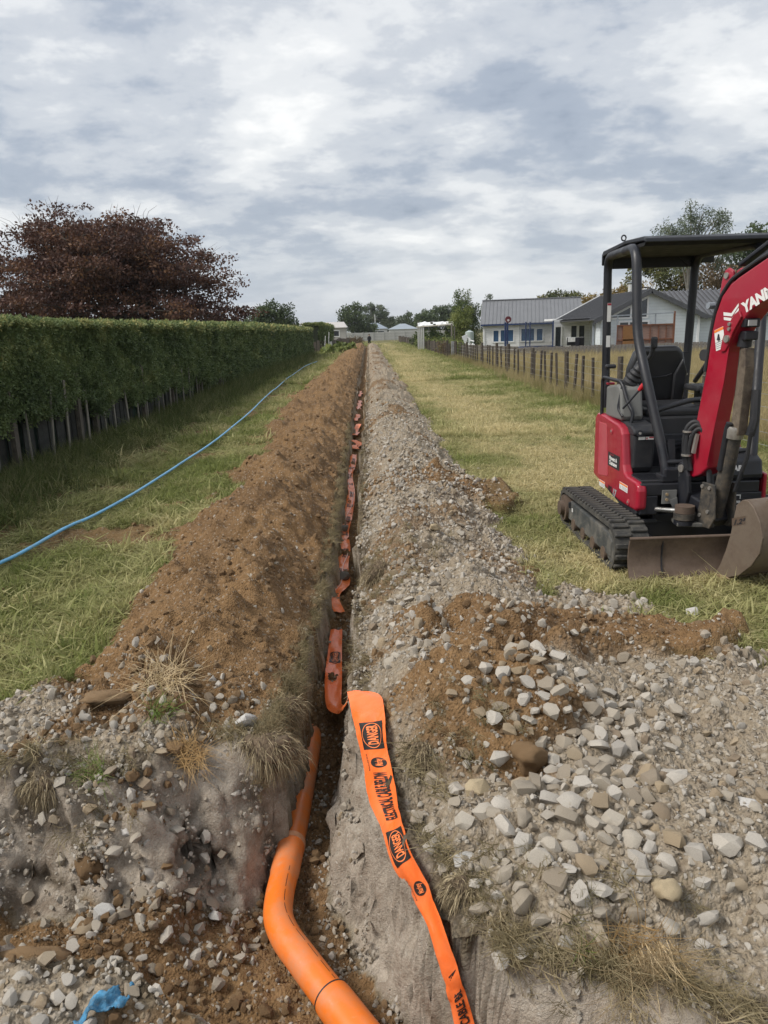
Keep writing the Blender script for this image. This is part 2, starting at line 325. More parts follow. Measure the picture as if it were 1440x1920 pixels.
def make_ground():
    xs = np.arange(-2.25, 2.1, 0.0145)
    def grow(s, g, lim):
        o = []; v = 0; d = s
        while v < lim: v += d; d *= g; o.append(v)
        return np.array(o)
    xs = np.concatenate([xs[0] - grow(.02, 1.12, 5000)[::-1], xs, xs[-1] + grow(.02, 1.12, 5000)])
    ys = [1.25]
    while ys[-1] < 97: ys.append(ys[-1] + max(.009, .0052 * ys[-1]))
    ys = np.array(ys); ys = np.concatenate([ys[0] - grow(.03, 1.3, 300)[::-1], ys, ys[-1] + grow(.6, 1.2, 8000)])
    X, Y = np.meshgrid(xs, ys); z, w = terrain(X, Y); X0, Y0 = X, Y
    zy, zx = np.gradient(z); zx = zx / np.gradient(X, axis=1); zy = zy / np.gradient(Y, axis=0); ln = np.sqrt(1 + zx ** 2 + zy ** 2); T = w[..., 4]; msk = sstep(.01, .08, T) * sstep(1.0, .93, T) * (Y > 1.2) * (Y < 97)
    al = X + Y; c5, r5 = cell(al + .02 * fbm(al, z, .06, 2, 98), z * 1.15, .085, 95); c6, r6 = cell(al, z, .035, 97)
    dsp = (.034 * fbm(al, z, .22, 4, 93) - .03 * np.abs(fbm(al * .7 + z * .4, z, .16, 3, 94)) + .030 * (r5 > .5) * sstep(.55, .1, c5) * r5 + .004 * (r6 > .6) * sstep(.55, .1, c6) - .035 * sstep(.25, .6, fbm(al * .55, z, .13, 2, 96)) * (Y < 3)) * msk
    gouge_shade = np.zeros_like(z)
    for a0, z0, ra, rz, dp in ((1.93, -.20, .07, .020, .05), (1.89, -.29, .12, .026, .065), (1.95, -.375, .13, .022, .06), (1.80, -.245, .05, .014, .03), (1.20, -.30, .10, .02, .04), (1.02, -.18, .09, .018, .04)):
        q = ((al - a0 + .3 * (z - z0)) / ra) ** 2 + ((z - z0 + .015 * np.sin(al * 21)) / rz) ** 2; b_ = np.exp(-q ** 2) * (Y > 2.2) * (X < -.3) * (Y < 3); gouge_shade = np.maximum(gouge_shade, b_); dsp = dsp - dp * b_ * msk
    w[..., 3] = np.clip(w[..., 3] + gouge_shade * .9, 0, 1)  # undercut shade inside the gouges, painted in with the dark root colour
    k = np.hypot(zx, zy) > .3; dsp = dsp * np.clip((np.hypot(zx, zy) - .3) / 1.2, 0, 1); X = X - zx / ln * dsp; Y = Y - zy / ln * dsp; z = z + dsp / ln
    ny, nx = X.shape; idx = np.arange(nx * ny).reshape(ny, nx)
    F = np.stack([idx[:-1, :-1], idx[:-1, 1:], idx[1:, 1:], idx[1:, :-1]], -1).reshape(-1, 4)
    V = np.stack([X, Y, z], -1).reshape(-1, 3); Wf = w.reshape(-1, 6)
    t = Wf[:, 4][F].mean(1); soil = Wf[:, 0][F].mean(1); grav = Wf[:, 1][F].mean(1); fx = V[:, 0][F].mean(1); fy = V[:, 1][F].mean(1)
    reg = np.zeros(len(F), int)
    reg[(soil + grav > .5) & (fx < -.25)] = 2; reg[(soil + grav > .5) & (fx >= -.25)] = 3; reg[t > .10] = 1
    for k, nm in enumerate(('lawn', 'trench', 'soil_bank', 'gravel_bank')):
        f = F[reg == k]; u, inv = np.unique(f, return_inverse=True); me = mesh_np(nm, V[u], inv.reshape(-1, 4), True)
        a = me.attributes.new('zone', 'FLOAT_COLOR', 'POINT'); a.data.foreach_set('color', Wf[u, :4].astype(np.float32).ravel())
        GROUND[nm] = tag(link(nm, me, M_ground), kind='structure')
GROUND = {}

def mat_ground():
    t = NT('ground'); sep = t.N.new('ShaderNodeSeparateColor'); t.L.new(t.attr('zone', out='Color'), sep.inputs[0]); alpha = t.attr('zone', out='Alpha')
    soil, grav, sub = sep.outputs
    P = t.obj(); n_big = t.noise(.55, 5, .6); n_mid = t.noise(5, 6, .65); n_fine = t.noise(42, 6, .7); n_grain = t.noise(160, 3, .7)
    v1 = t.N.new('ShaderNodeTexVoronoi'); t.L.new(P, v1.inputs['Vector']); v1.inputs['Scale'].default_value = 34
    v2 = t.N.new('ShaderNodeTexVoronoi'); t.L.new(P, v2.inputs['Vector']); v2.inputs['Scale'].default_value = 85
    vs1 = t.N.new('ShaderNodeSeparateColor'); t.L.new(v1.outputs['Color'], vs1.inputs[0]); vs2 = t.N.new('ShaderNodeSeparateColor'); t.L.new(v2.outputs['Color'], vs2.inputs[0])
    # lawn: green and straw in patches
    g = t.mix(t.ramp(n_fine, [(.3, 0), (.7, 1)]), (.055, .062, .022), (.12, .125, .045))
    st = t.mix(t.ramp(n_fine, [(.3, 0), (.7, 1)]), (.17, .145, .07), (.27, .225, .115))
    far = t.ramp(n_mid, [(.35, 0), (.65, 1)])
    gf = t.math('ADD', t.math('MULTIPLY', n_big, .9), t.math('MULTIPLY', n_mid, .35))
    lawn = t.mix(t.ramp(gf, [(.52, 0), (.78, .9)]), g, st)
    # brown soil
    so = t.ramp(n_fine, [(.28, (.088, .052, .026)), (.5, (.178, .108, .054)), (.72, (.268, .172, .092))])
    so = t.mix(t.ramp(t.noise(1.7, 4, .6), [(.40, 0), (.58, .9)]), so, t.ramp(n_fine, [(.3, (.16, .094, .042)), (.7, (.31, .192, .095))]))
    so = t.mix(t.ramp(vs2.outputs[0], [(.90, 0), (.96, .6)]), so, (.36, .31, .25))
    # grey crushed stone
    gr = t.ramp(n_fine, [(.25, (.17, .13, .09)), (.5, (.315, .26, .19)), (.75, (.46, .39, .30))])
    peb = t.ramp(vs1.outputs[0], [(0, (.29, .24, .185)), (.5, (.43, .375, .30)), (1, (.57, .515, .44))])
    gr = t.mix(t.math('MULTIPLY', t.ramp(v1.outputs['Distance'], [(.25, 1), (.55, 0)]), .75), gr, peb)
    gr = t.mix(t.ramp(n_mid, [(.5, 0), (.75, .55)]), gr, (.22, .165, .11))
    # subsoil in the cut faces
    su = t.ramp(t.noise(9, 7, .7), [(.3, (.22, .17, .125)), (.46, (.40, .34, .275)), (.7, (.52, .46, .385))])
    su = t.mix(t.math('MULTIPLY', t.ramp(v2.outputs['Distance'], [(.2, 1), (.5, 0)]), t.ramp(n_mid, [(.4, 0), (.6, .8)])), su, t.ramp(vs2.outputs[0], [(0, (.22, .19, .15)), (.6, (.42, .38, .32)), (1, (.56, .52, .46))])); su = t.mix(t.ramp(n_grain, [(.35, .35), (.6, 0)]), su, (.17, .135, .10)); su = t.mix(t.ramp(t.noise(2.3, 4, .6), [(.58, 0), (.70, .6)]), su, (.15, .10, .06))
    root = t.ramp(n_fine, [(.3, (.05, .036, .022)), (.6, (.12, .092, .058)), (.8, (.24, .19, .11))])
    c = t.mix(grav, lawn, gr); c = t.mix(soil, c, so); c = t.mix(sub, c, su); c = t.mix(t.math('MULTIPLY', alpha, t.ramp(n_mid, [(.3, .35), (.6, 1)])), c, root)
    h = t.math('ADD', t.math('MULTIPLY', n_fine, .7), t.math('ADD', t.math('MULTIPLY', n_grain, .3), t.math('MULTIPLY', t.ramp(v1.outputs['Distance'], [(.1, 1), (.6, 0)]), t.math('MULTIPLY', grav, .9))))
    h = t.math('ADD', h, t.math('MULTIPLY', t.ramp(v2.outputs['Distance'], [(.1, 1), (.6, 0)]), t.math('MULTIPLY', t.math('SUBTRACT', 1.0, sub), .35)))
    return t.fin(c, .95, 0, t.bump(t.math('ADD', h, t.math('MULTIPLY', t.noise(17, 6, .7), .9)), .9, .022), spec=.15)
M_ground = mat_ground()
make_ground()
# ------------------------------------------------------------------ scattering with geometry nodes (for what nobody could count)
def scatter(name, P, R, SC, IDX, protos, mat_attr=None):
    me = bpy.data.meshes.new(name); P = np.asarray(P, np.float32); me.vertices.add(len(P)); me.vertices.foreach_set('co', P.ravel())
    def at(n, tp, arr, key):
        a = me.attributes.new(n, tp, 'POINT'); a.data.foreach_set(key, np.asarray(arr).ravel())
    at('rot', 'FLOAT_VECTOR', np.asarray(R, np.float32), 'vector'); at('siz', 'FLOAT', np.asarray(SC, np.float32), 'value'); at('pick', 'INT', np.asarray(IDX, np.int32), 'value')
    if mat_attr is not None: at('tint', 'FLOAT', np.asarray(mat_attr, np.float32), 'value')
    c = bpy.data.collections.new(name + '_kinds')
    for o in protos: c.objects.link(o)
    g = bpy.data.node_groups.new(name, 'GeometryNodeTree'); g.interface.new_socket('Geometry', in_out='INPUT', socket_type='NodeSocketGeometry'); g.interface.new_socket('Geometry', in_out='OUTPUT', socket_type='NodeSocketGeometry')
    N = g.nodes; L = g.links; i = N.new('NodeGroupInput'); o = N.new('NodeGroupOutput'); ip = N.new('GeometryNodeInstanceOnPoints'); ci = N.new('GeometryNodeCollectionInfo')
    ci.inputs['Collection'].default_value = c; ci.inputs['Separate Children'].default_value = True; ci.inputs['Reset Children'].default_value = True
    def na(n, tp):
        a = N.new('GeometryNodeInputNamedAttribute'); a.data_type = tp; a.inputs[0].default_value = n; return a.outputs[0]
    e2r = N.new('FunctionNodeEulerToRotation'); L.new(na('rot', 'FLOAT_VECTOR'), e2r.inputs[0])
    L.new(i.outputs[0], ip.inputs['Points']); L.new(ci.outputs[0], ip.inputs['Instance']); ip.inputs['Pick Instance'].default_value = True
    L.new(na('pick', 'INT'), ip.inputs['Instance Index']); L.new(e2r.outputs[0], ip.inputs['Rotation']); L.new(na('siz', 'FLOAT'), ip.inputs['Scale']); L.new(ip.outputs[0], o.inputs[0])
    ob = link(name, me); md = ob.modifiers.new('scatter', 'NODES'); md.node_group = g
    return tag(ob, kind='stuff')
def proto(name, me, mat):
    o = bpy.data.objects.new(name, me); me.materials.append(mat); return o

# ------------------------------------------------------------------ stones and clods
def rock_mesh(name, seed, n=16, flat=(1, .8, .62), smooth=False, pw=1.0):
    r = np.random.default_rng(seed); bm = bmesh.new()
    for k in range(n):
        v = r.normal(size=3); v /= np.linalg.norm(v); v = np.sign(v) * np.abs(v) ** pw; v *= r.uniform(.82, 1.08); bm.verts.new((v[0] * flat[0], v[1] * flat[1], v[2] * flat[2]))
    q = bmesh.ops.convex_hull(bm, input=bm.verts); bmesh.ops.delete(bm, geom=[e for e in q['geom_interior'] if isinstance(e, bmesh.types.BMVert)], context='VERTS')
    me = bpy.data.meshes.new(name); bm.to_mesh(me); bm.free()
    if smooth:
        me.polygons.foreach_set('use_smooth', [True] * len(me.polygons)); me.set_sharp_from_angle(angle=math.radians(34 if n < 30 else 60))
    return me
def mat_rock(name, pal, rough=.92, bs=.5):
    t = NT(name); r = t.rand(); c = t.ramp(r, pal); n = t.noise(14, 6, .68); f = t.noise(60, 4, .7)
    c = t.mix(t.ramp(n, [(.35, .55 if bs < .7 else .1), (.65, 0)]), c, t.mix(.55, c, (.15, .125, .10))); c = t.mix(t.ramp(f, [(.5, 0), (.8, .35 if bs < .7 else .1)]), c, (.60, .56, .50))
    return t.fin(c, rough, 0, t.bump(t.math('ADD', f, n), bs, .012), spec=.2)
M_stone = mat_rock('crushed_stone', [(0, (.28, .23, .17)), (.2, (.39, .34, .27)), (.45, (.48, .435, .365)), (.62, (.54, .50, .44)), (.78, (.40, .37, .325)), (.9, (.38, .295, .19)), (1, (.25, .19, .13))])
M_clod = mat_rock("soil_clod", [(0, (.20, .122, .062)), (.4, (.26, .165, .085)), (.75, (.33, .215, .115)), (1, (.25, .17, .10))], .97, .8)
M_greystone = mat_rock('dark_stone', [(0, (.15, .14, .125)), (1, (.20, .185, .165))])
M_tan = mat_rock('tan_stone', [(0, (.42, .33, .20)), (1, (.50, .41, .27))])
M_pale = mat_rock('pale_stone', [(0, (.56, .55, .52)), (1, (.60, .58, .55))])
STONES = [rock_mesh('stone', 100 + k, 16 + k % 9, (1, .66 + .06 * (k % 6), .46 + .08 * (k % 5)), True, .75 + .08 * (k % 6)) for k in range(14)]
def chip_mesh(name, seed, flat):                  # worn stone: a ball cut by a few planes, edges a little rounded
    bm = bmesh.new(); bmesh.ops.create_icosphere(bm, subdivisions=2, radius=1); r = np.random.default_rng(seed); co = np.array([v.co[:] for v in bm.verts])
    for n in r.normal(size=(11, 3)): n = n / np.linalg.norm(n); h = co @ n; c = r.uniform(.45, .74); co = co - np.maximum(h - c, 0)[:, None] * n * .92
    co = co * (1 + .05 * r.normal(size=(len(co), 1))) * np.array(flat)
    for v, p in zip(bm.verts, co): v.co = p
    me = bpy.data.meshes.new(name); bm.to_mesh(me); bm.free(); me.polygons.foreach_set('use_smooth', [True] * len(me.polygons)); me.set_sharp_from_angle(angle=math.radians(26)); return me
for k in range(0, 14):
    if k % 3 == 1: STONES[k] = chip_mesh('stone', 900 + k, (1.08, .72 + .06 * (k % 5), .52 + .07 * (k % 4)))
for m in STONES: m.materials.append(M_stone)
CLODS = [rock_mesh('clod', 200 + k, 22, (1, .85, .72), True) for k in range(6)]
for m in CLODS: m.materials.append(M_clod)

NAMED = []
def lump_mesh(name, seed, flat):
    bm = bmesh.new(); bmesh.ops.create_icosphere(bm, subdivisions=3, radius=1); r = np.random.default_rng(seed); co = np.array([v.co[:] for v in bm.verts]); q = co @ np.linalg.qr(r.normal(size=(3, 3)))[0]
    d = 1 + .30 * fbm(q[:, 0] + q[:, 2] * .7, q[:, 1] - q[:, 2] * .6, .9, 4, seed) - .16 * np.abs(fbm(q[:, 1] + q[:, 2], q[:, 0] - q[:, 2], .6, 3, seed + 4))
    for n in r.normal(size=(7, 3)): n = n / np.linalg.norm(n); h = co @ n; d = np.where(h > .72, d * (.72 / np.maximum(h, .72)) ** .8, d)
    for v, k in zip(bm.verts, d): v.co = Vector((v.co.x * flat[0] * k, v.co.y * flat[1] * k, v.co.z * flat[2] * k))
    me = bpy.data.meshes.new(name); bm.to_mesh(me); bm.free(); me.polygons.foreach_set('use_smooth', [True] * len(me.polygons)); return me
def big_stone(x, y, size, rot, mat, label, cat='stone', name='stone', n=34, flat=(1, .75, .55), seed=1, sink=.25, z=None, smooth=False):
    me = lump_mesh(name, seed, flat) if (name == 'clod' or smooth) else rock_mesh(name, seed, n, flat, smooth); zz = float(ground_z(x, y)[0]) if z is None else z
    o = link(name, me, mat, None, (x, y, zz + size * flat[2] * (1 - 2 * sink)), rot); o.scale = (size, size, size); NAMED.append((x, y, size)); return tag(o, label, cat)

TAPE_AREA = [(-.17, 3.25), (-.13, 2.96), (-.11, 2.6), (-.05, 2.35), (.02, 2.15), (.1, 1.9), (.17, 1.78), (.3, 1.78), (.22, 1.95), (.14, 2.1), (.09, 2.35), (.06, 2.7), (.04, 2.9), (.01, 3.2)]
def off_tape(x, y): return poly_sd(np.asarray(x, float), np.asarray(y, float), TAPE_AREA) - .01
def scatter_stones():
    r = np.random.default_rng(42)
    big_stone(.265, 2.08, .062, (.1, .15, .3), M_pale, 'broad flat pale angular stone at the rim of the pit beside the tape', seed=11, flat=(1, .62, .38), z=.045)
    big_stone(.53, 2.48, .075, (.4, .2, .8), M_clod, 'largest round brown earth clod among the pale stones', 'clod', 'clod', 46, (1, .92, .85), 12, smooth=True)
    big_stone(.33, 2.37, .055, (.3, -.2, .4), M_tan, 'tan and rust stained boulder below the brown clods', seed=13, flat=(1, .8, .7))
    big_stone(.50, 2.80, .055, (.5, .5, .9), M_greystone, 'smooth dark grey oblong stone resting on the brown spill', seed=14, flat=(1, .55, .5), smooth=True)
    big_stone(.80, 1.845, .048, (.2, .3, 1.2), M_tan, 'rounded tan stone low in the pale stone pile', seed=15, flat=(1, .85, .75), smooth=True)
    big_stone(1.03, 1.97, .05, (.1, .1, .2), M_stone, 'pale buff boulder right of the rounded tan stone', seed=16, flat=(1, .9, .6))
    big_stone(1.20, 2.17, .06, (.1, .0, 2.4), M_pale, 'long pale wedge stone at the edge of the dusty gravel', seed=17, flat=(1, .55, .5))
    big_stone(-.60, 1.87, .115, (.4, .2, .6), M_clod, 'large cracked brown clod by the blue scrap', 'clod', 'clod', 46, (1, .8, .7), 20, smooth=True)
    big_stone(-1.04, 1.84, .12, (.05, .12, .2), M_clod, 'flat brown slab of earth on the rim above the pale gravel', 'clod', 'clod', 40, (1, .6, .38), 21)
    big_stone(-1.23, 3.12, .13, (-.25, .1, .1), M_clod, 'flat earth slab with a dark gap beneath it', 'clod', 'clod', 40, (1, .6, .32), 22)
    big_stone(-1.04, 2.38, .047, (.2, .1, .3), M_pale, 'pale faceted stone alone on the brown pit floor', seed=23, flat=(1, .75, .7))
    big_stone(-1.13, 2.50, .055, (.4, .3, .3), M_clod, 'dark brown clod halfway down the pit face', 'clod', 'clod', 40, (1, .9, .8), 24, z=-.27, smooth=True)
    big_stone(-.67, 2.50, .047, (.9, .3, .1), M_pale, 'upright pale wedge stone at the foot of the pit face', seed=25, flat=(.6, .5, 1))
    big_stone(-.58, 2.99, .06, (.7, .5, .9), M_pale, 'pale slanting stone at the corner above the pipe', seed=26, flat=(1, .45, .7))
    big_stone(-.99, 2.60, .045, (.2, .3, .3), M_pale, 'pale rounded stone stuck high in the pit face', seed=27, flat=(1, .8, .7), z=-.17)
    big_stone(-.86, 2.86, .05, (.2, .3, .3), M_clod, 'chestnut brown stone lying by the dry grass clump', seed=28, flat=(1, .7, .5))
    big_stone(.42, 5.15, .04, (.2, .1, .3), M_tan, 'ochre cobble on the crest of the grey bank', seed=29, flat=(1, .9, .8), smooth=True)
    big_stone(1.86, 4.18, .06, (.1, .1, .4), M_pale, 'pale stone alone on the lawn in front of the blade', seed=30, flat=(1, .75, .6))
    big_stone(1.62, 3.92, .075, (.1, .1, 1.0), M_pale, 'pale flat stone at the grass edge beyond the brown spill', seed=31, flat=(1, .6, .45))
    # candidates for ordinary stones
    C = []
    def fill(n, x0, x1, y0, y1, s0, s1, wt, skew=2.2):
        x = r.uniform(x0, x1, n * 6); y = r.uniform(y0, y1, n * 6); w = wt(x, y); k = r.random(n * 6) < w; x = x[k][:n]; y = y[k][:n]
        s = s0 + (s1 - s0) * r.random(len(x)) ** skew; C.append(np.stack([x, y, s], 1))
    pile = lambda x, y: sstep(-.05, .1, -poly_sd(x, y, [(.2, 2.0), (.42, 1.78), (.75, 1.66), (1.5, 1.5), (2.2, 2.2), (2.2, 3.3), (1.5, 3.35), (.95, 3.05), (.62, 2.6), (.45, 2.3)]))
    band = lambda x, y: np.exp(-((x - (.62 + .25 * (y - 2.2) * .6)) / .25) ** 2) * sstep(1.68, 1.78, y) * sstep(3.1, 2.8, y)
    fill(2600, .1, 1.6, 1.7, 3.3, .009, .046, band, 2.2); fill(1500, .1, 2.2, 1.5, 3.4, .006, .034, lambda x, y: pile(x, y) * (.25 + .75 * sstep(-.2, .5, fbm(x, y, .5, 3, 78))), 3.4)
    gb = lambda x, y: sstep(-.1, .1, x + .1) * sstep(1.35, 1.1, x) * (.25 + .75 * sstep(.0, .4, fbm(x, y, .45, 3, 77)))
    fill(3000, -.1, 1.4, 3.2, 10, .008, .040, gb, 2.8)
    fill(160, .05, .5, 3.0, 4.8, .014, .042, lambda x, y: np.exp(-((x - .18 - .0 * y) / .14) ** 2), 1.6)
    fill(260, 1.0, 1.75, 3.85, 4.7, .012, .045, lambda x, y: blob(x, y, 1.4, 4.25, .36, .34, 5), 1.7)
    fill(900, -1.9, -.5, 2.3, 3.35, .007, .036, lambda x, y: np.clip(blob(x, y, -1.4, 2.95, .7, .4, 47) + .3, 0, 1), 2.5); fill(420, -1.2, -.65, 2.3, 2.8, .008, .04, lambda x, y: blob(x, y, -.92, 2.5, .26, .3, 90), 1.9)
    fill(240, -1.6, -.5, 1.9, 2.5, .008, .034, lambda x, y: np.clip(.3 + blob(x, y, -.85, 2.35, .35, .2, 48), 0, 1), 2.2)
    fill(200, -1.4, -.35, 1.45, 1.8, .008, .032, lambda x, y: np.ones_like(x), 2.0)
    fill(160, -.44, -.15, 1.9, 3.6, .008, .026, lambda x, y: np.ones_like(x), 2.4)
    fill(420, -1.9, -.45, 3.0, 8, .007, .024, lambda x, y: np.ones_like(x) * .8, 3.2)
    C = np.concatenate(C); C = C[off_tape(C[:, 0], C[:, 1]) > .0]; imp = C[:, 2] / np.hypot(C[:, 0], C[:, 1]); C = C[np.argsort(-imp)]
    keep = []; cellsz = .1; grid = {}
    for x, y, s in C:
        gx, gy = int(x // cellsz), int(y // cellsz); ok = True
        for dx in (-1, 0, 1):
            for dy in (-1, 0, 1):
                for q in grid.get((gx + dx, gy + dy), ()):
                    if (q[0] - x) ** 2 + (q[1] - y) ** 2 < (.66 * (q[2] + s)) ** 2: ok = False; break
                if not ok: break
            if not ok: break
        if ok and all((a - x) ** 2 + (b - y) ** 2 > (.8 * (c + s)) ** 2 for a, b, c in NAMED): keep.append((x, y, s)); grid.setdefault((gx, gy), []).append((x, y, s))
    K = np.array(keep); z, w = terrain(K[:, 0], K[:, 1]); n1 = 285
    for i in range(min(n1, len(K))):
        x, y, s = K[i]; me = STONES[int(r.integers(14))]; t = w[i, 4]
        par = GROUND['trench' if t > .1 else ('soil_bank' if w[i, 0] > .5 and x < -.25 else ('gravel_bank' if w[i, 0] + w[i, 1] > .5 and x > -.25 else 'lawn'))]
        o = link('stone', me, None, par, (x, y, z[i] + s * .17), (r.uniform(-.5, .5), r.uniform(-.5, .5), r.uniform(0, 6.28))); o.scale = (s, s, s)
    rest = K[n1:]; zr = z[n1:]
    wl = []
    for i0, i1 in ((7, 14), (28, 39)):                # rubble stuck in the cut faces
        for i in range(i0, i1 - 1):
            L = math.dist(RIM[i], RIM[i + 1]); n = int(900 * min(L, 1.2)); f = r.random(n); px = RIM[i][0] + (RIM[i + 1][0] - RIM[i][0]) * f; py = RIM[i][1] + (RIM[i + 1][1] - RIM[i][1]) * f
            fx, fy = np.array(FOOT).T; j = np.argmin((px[:, None] - fx) ** 2 + (py[:, None] - fy) ** 2, axis=1); u = r.random(n); wl.append(np.stack([px * (1 - u) + fx[j] * u + r.normal(0, .03, n), py * (1 - u) + fy[j] * u + r.normal(0, .03, n)], 1))
    wl = np.concatenate(wl)
    g = np.concatenate([np.stack([r.uniform(-.1, 2.2, 26000), r.uniform(1.5, 7.5, 26000)], 1), np.stack([r.uniform(-2, -.42, 9000), r.uniform(1.4, 3.4, 9000)], 1), np.stack([r.uniform(-.45, .3, 3000), r.uniform(1.8, 4.5, 3000)], 1), np.stack([r.uniform(-.1, 1.35, 9000), r.uniform(7.5, 16, 9000)], 1)])
    gz, gw = terrain(g[:, 0], g[:, 1]); k = r.random(len(g)) < np.clip(gw[:, 1] * (.45 + .55 * sstep(-.2, .5, fbm(g[:, 0], g[:, 1], .3, 3, 66))) + .12 * gw[:, 0] + .10 * (gw[:, 4] > .1), 0, 1); g = np.concatenate([g[k], wl]); g = g[off_tape(g[:, 0], g[:, 1]) > 0]; gz = ground_z(g[:, 0], g[:, 1])
    gs = .0035 + .0125 * r.random(len(g)) ** 2.5; gs *= np.clip(g[:, 1] / 4, 1, 2)
    P = np.concatenate([np.stack([rest[:, 0], rest[:, 1], zr + rest[:, 2] * .12], 1), np.stack([g[:, 0], g[:, 1], gz + gs * .3], 1)]); sc = np.concatenate([rest[:, 2], gs])
    scatter('gravel', P, r.uniform(0, 6.28, (len(P), 3)), sc, r.integers(0, 14, len(P)), [bpy.data.objects.new('gravel_kind', m) for m in STONES])
    # soil crumbs and clods
    c = np.concatenate([np.stack([r.uniform(-2.3, -.42, 26000), 2.6 + 9.4 * r.random(26000) ** 1.5], 1)[::2], np.stack([r.uniform(-2.7, -.42, 6000), r.uniform(12, 40, 6000)], 1), np.stack([r.uniform(-.1, 1.3, 4000), r.uniform(8, 40, 4000)], 1), np.stack([r.uniform(-.1, 1.8, 14000), r.uniform(2.4, 8.5, 14000)], 1), np.stack([r.uniform(-1.6, 0, 7000), r.uniform(1.5, 3.4, 7000)], 1), np.stack([r.uniform(-.4, -.1, 4000), r.uniform(3, 9, 4000)], 1)])
    cz, cw = terrain(c[:, 0], c[:, 1]); k = r.random(len(c)) < (cw[:, 0] + .35 * cw[:, 1] * (c[:, 1] > 8)) * (.25 + .75 * sstep(-.1, .6, fbm(c[:, 0], c[:, 1], .4, 3, 67))); c = c[k]; cz = cz[k]; cs = .0035 + .026 * r.random(len(c)) ** 6
    cs *= np.clip(c[:, 1] / 7, 1, 1.8)
    scatter('soil_clods', np.stack([c[:, 0], c[:, 1], cz + cs * .25], 1), r.uniform(0, 6.28, (len(c), 3)), cs, r.integers(0, 6, len(c)), [bpy.data.objects.new('clod_kind', m) for m in CLODS])
scatter_stones()

# ------------------------------------------------------------------ orange pipe, warning tape, blue water hose
def mat_pipe(name, col, dust=.5):
    t = NT(name); n = t.noise(7, 6, .65); c = t.mix(t.ramp(n, [(.45, 0), (.75, dust)]), col, (.36, .27, .19)); f = t.noise(40, 4, .6)
    c = t.mix(t.ramp(f, [(.62, 0), (.75, .35)]), c, (.45, .33, .22))
    return t.fin(c, t.ramp(n, [(.3, .28), (.7, .6)]), 0, t.bump(f, .06, .004))
M_pipe = mat_pipe('orange_plastic', (.78, .18, .018), .55); M_pipe_dusty = mat_pipe('dusty_orange_plastic', (.66, .17, .03), .85)
M_black = plain('black_print', (.018, .017, .017), .5, .1)
pipe = empty('drain_pipe', (-.43, 2.6, -.53), 'orange plastic pipe bending out of the trench into the pit', 'pipe')
off = Vector((.43, -2.6, .53))
def pl(pts): return [Vector(p) + off for p in pts]
PZ = -.478
MB().tube(pl([(-.372, 4.3, PZ + .02), (-.385, 3.7, PZ + .01), (-.402, 3.1, PZ), (-.415, 2.86, PZ)]), .0545, 28).build('pipe_length', M_pipe_dusty, pipe, True)
_el = spline([(-.414, 2.90, PZ), (-.424, 2.72, PZ), (-.430, 2.585, PZ), (-.421, 2.475, PZ), (-.380, 2.375, PZ), (-.315, 2.275, PZ), (-.245, 2.17, PZ), (-.195, 2.098, PZ)], 7)
MB().tube(pl(_el), [.0605] * 8 + [.0575] * (len(_el) - 8), 30).build('elbow', M_pipe, pipe, True)
_lo = [(-.200, 2.105, PZ), (-.185, 2.083, PZ), (-.05, 1.885, PZ), (.25, 1.45, PZ - .01), (.5, 1.1, PZ - .02), (1.0, .92, PZ - .02)]
MB().tube(pl(_lo), [.0645, .066, .066, .066, .066, .066], 30).build('pipe_length', M_pipe, pipe, True)
MB().tube(pl([(-.4135, 2.915, PZ), (-.4145, 2.885, PZ)]), .0625, 30).build('worn_ring', plain('worn_orange', (.62, .30, .16), .7, .2, 20), pipe, True)
MB().tube(pl([(-.2015, 2.1075, PZ), (-.1985, 2.103, PZ)]), .0655, 30).build('joint_gap', M_black, pipe, True)
_ln = MB()                                          # the printed line along the elbow
for i in range(4, len(_el) - 3):
    if i % 5 == 4: continue
    for j in range(3):
        a = np.array(_el[i]) * (1 - j / 3) + np.array(_el[i + 1]) * j / 3; b = np.array(_el[i]) * (1 - (j + .7) / 3) + np.array(_el[i + 1]) * (j + .7) / 3
        d = Vector(b - a).normalized(); s = Vector((-d.y, d.x, 0)); th = .5; u = Vector((0, 0, 1)) * math.cos(th) + s * math.sin(th)
        _ln.bar(Vector(a) + off + u * .0579, Vector(b) + off + u * .0579, .0022, .0006, u)
_ln.build('printed_line', M_black, pipe)['kind'] = 'stuff'

def text_mesh(txt, size=1.0, bold=0.012, shear=0.0, align='LEFT'):
    cu = bpy.data.curves.new('lettering', 'FONT'); cu.body = txt; cu.size = size; cu.offset = bold * size; cu.shear = shear; cu.align_x = align; cu.resolution_u = 3
    ob = bpy.data.objects.new('lettering', cu); me = bpy.data.meshes.new_from_object(ob); bpy.data.objects.remove(ob); bpy.data.curves.remove(cu); return me
def mat_tape():
    t = NT('orange_tape'); n = t.noise(9, 5, .6); c = t.mix(t.ramp(n, [(.4, 0), (.7, .55)]), (.86, .155, .028), (.90, .26, .10))
    m = t.fin(c, t.ramp(t.noise(5, 3), [(.35, .22), (.65, .42)]), 0, t.bump(t.noise(16, 3, .5, dist=.4), .25, .02), spec=.6)
    return m
M_tape = mat_tape()
M_tape_dusty = plain('dusty_tape', (.86, .19, .04), .35, .2, 9, dirt=(.66, .38, .24), dirt_amt=.55)
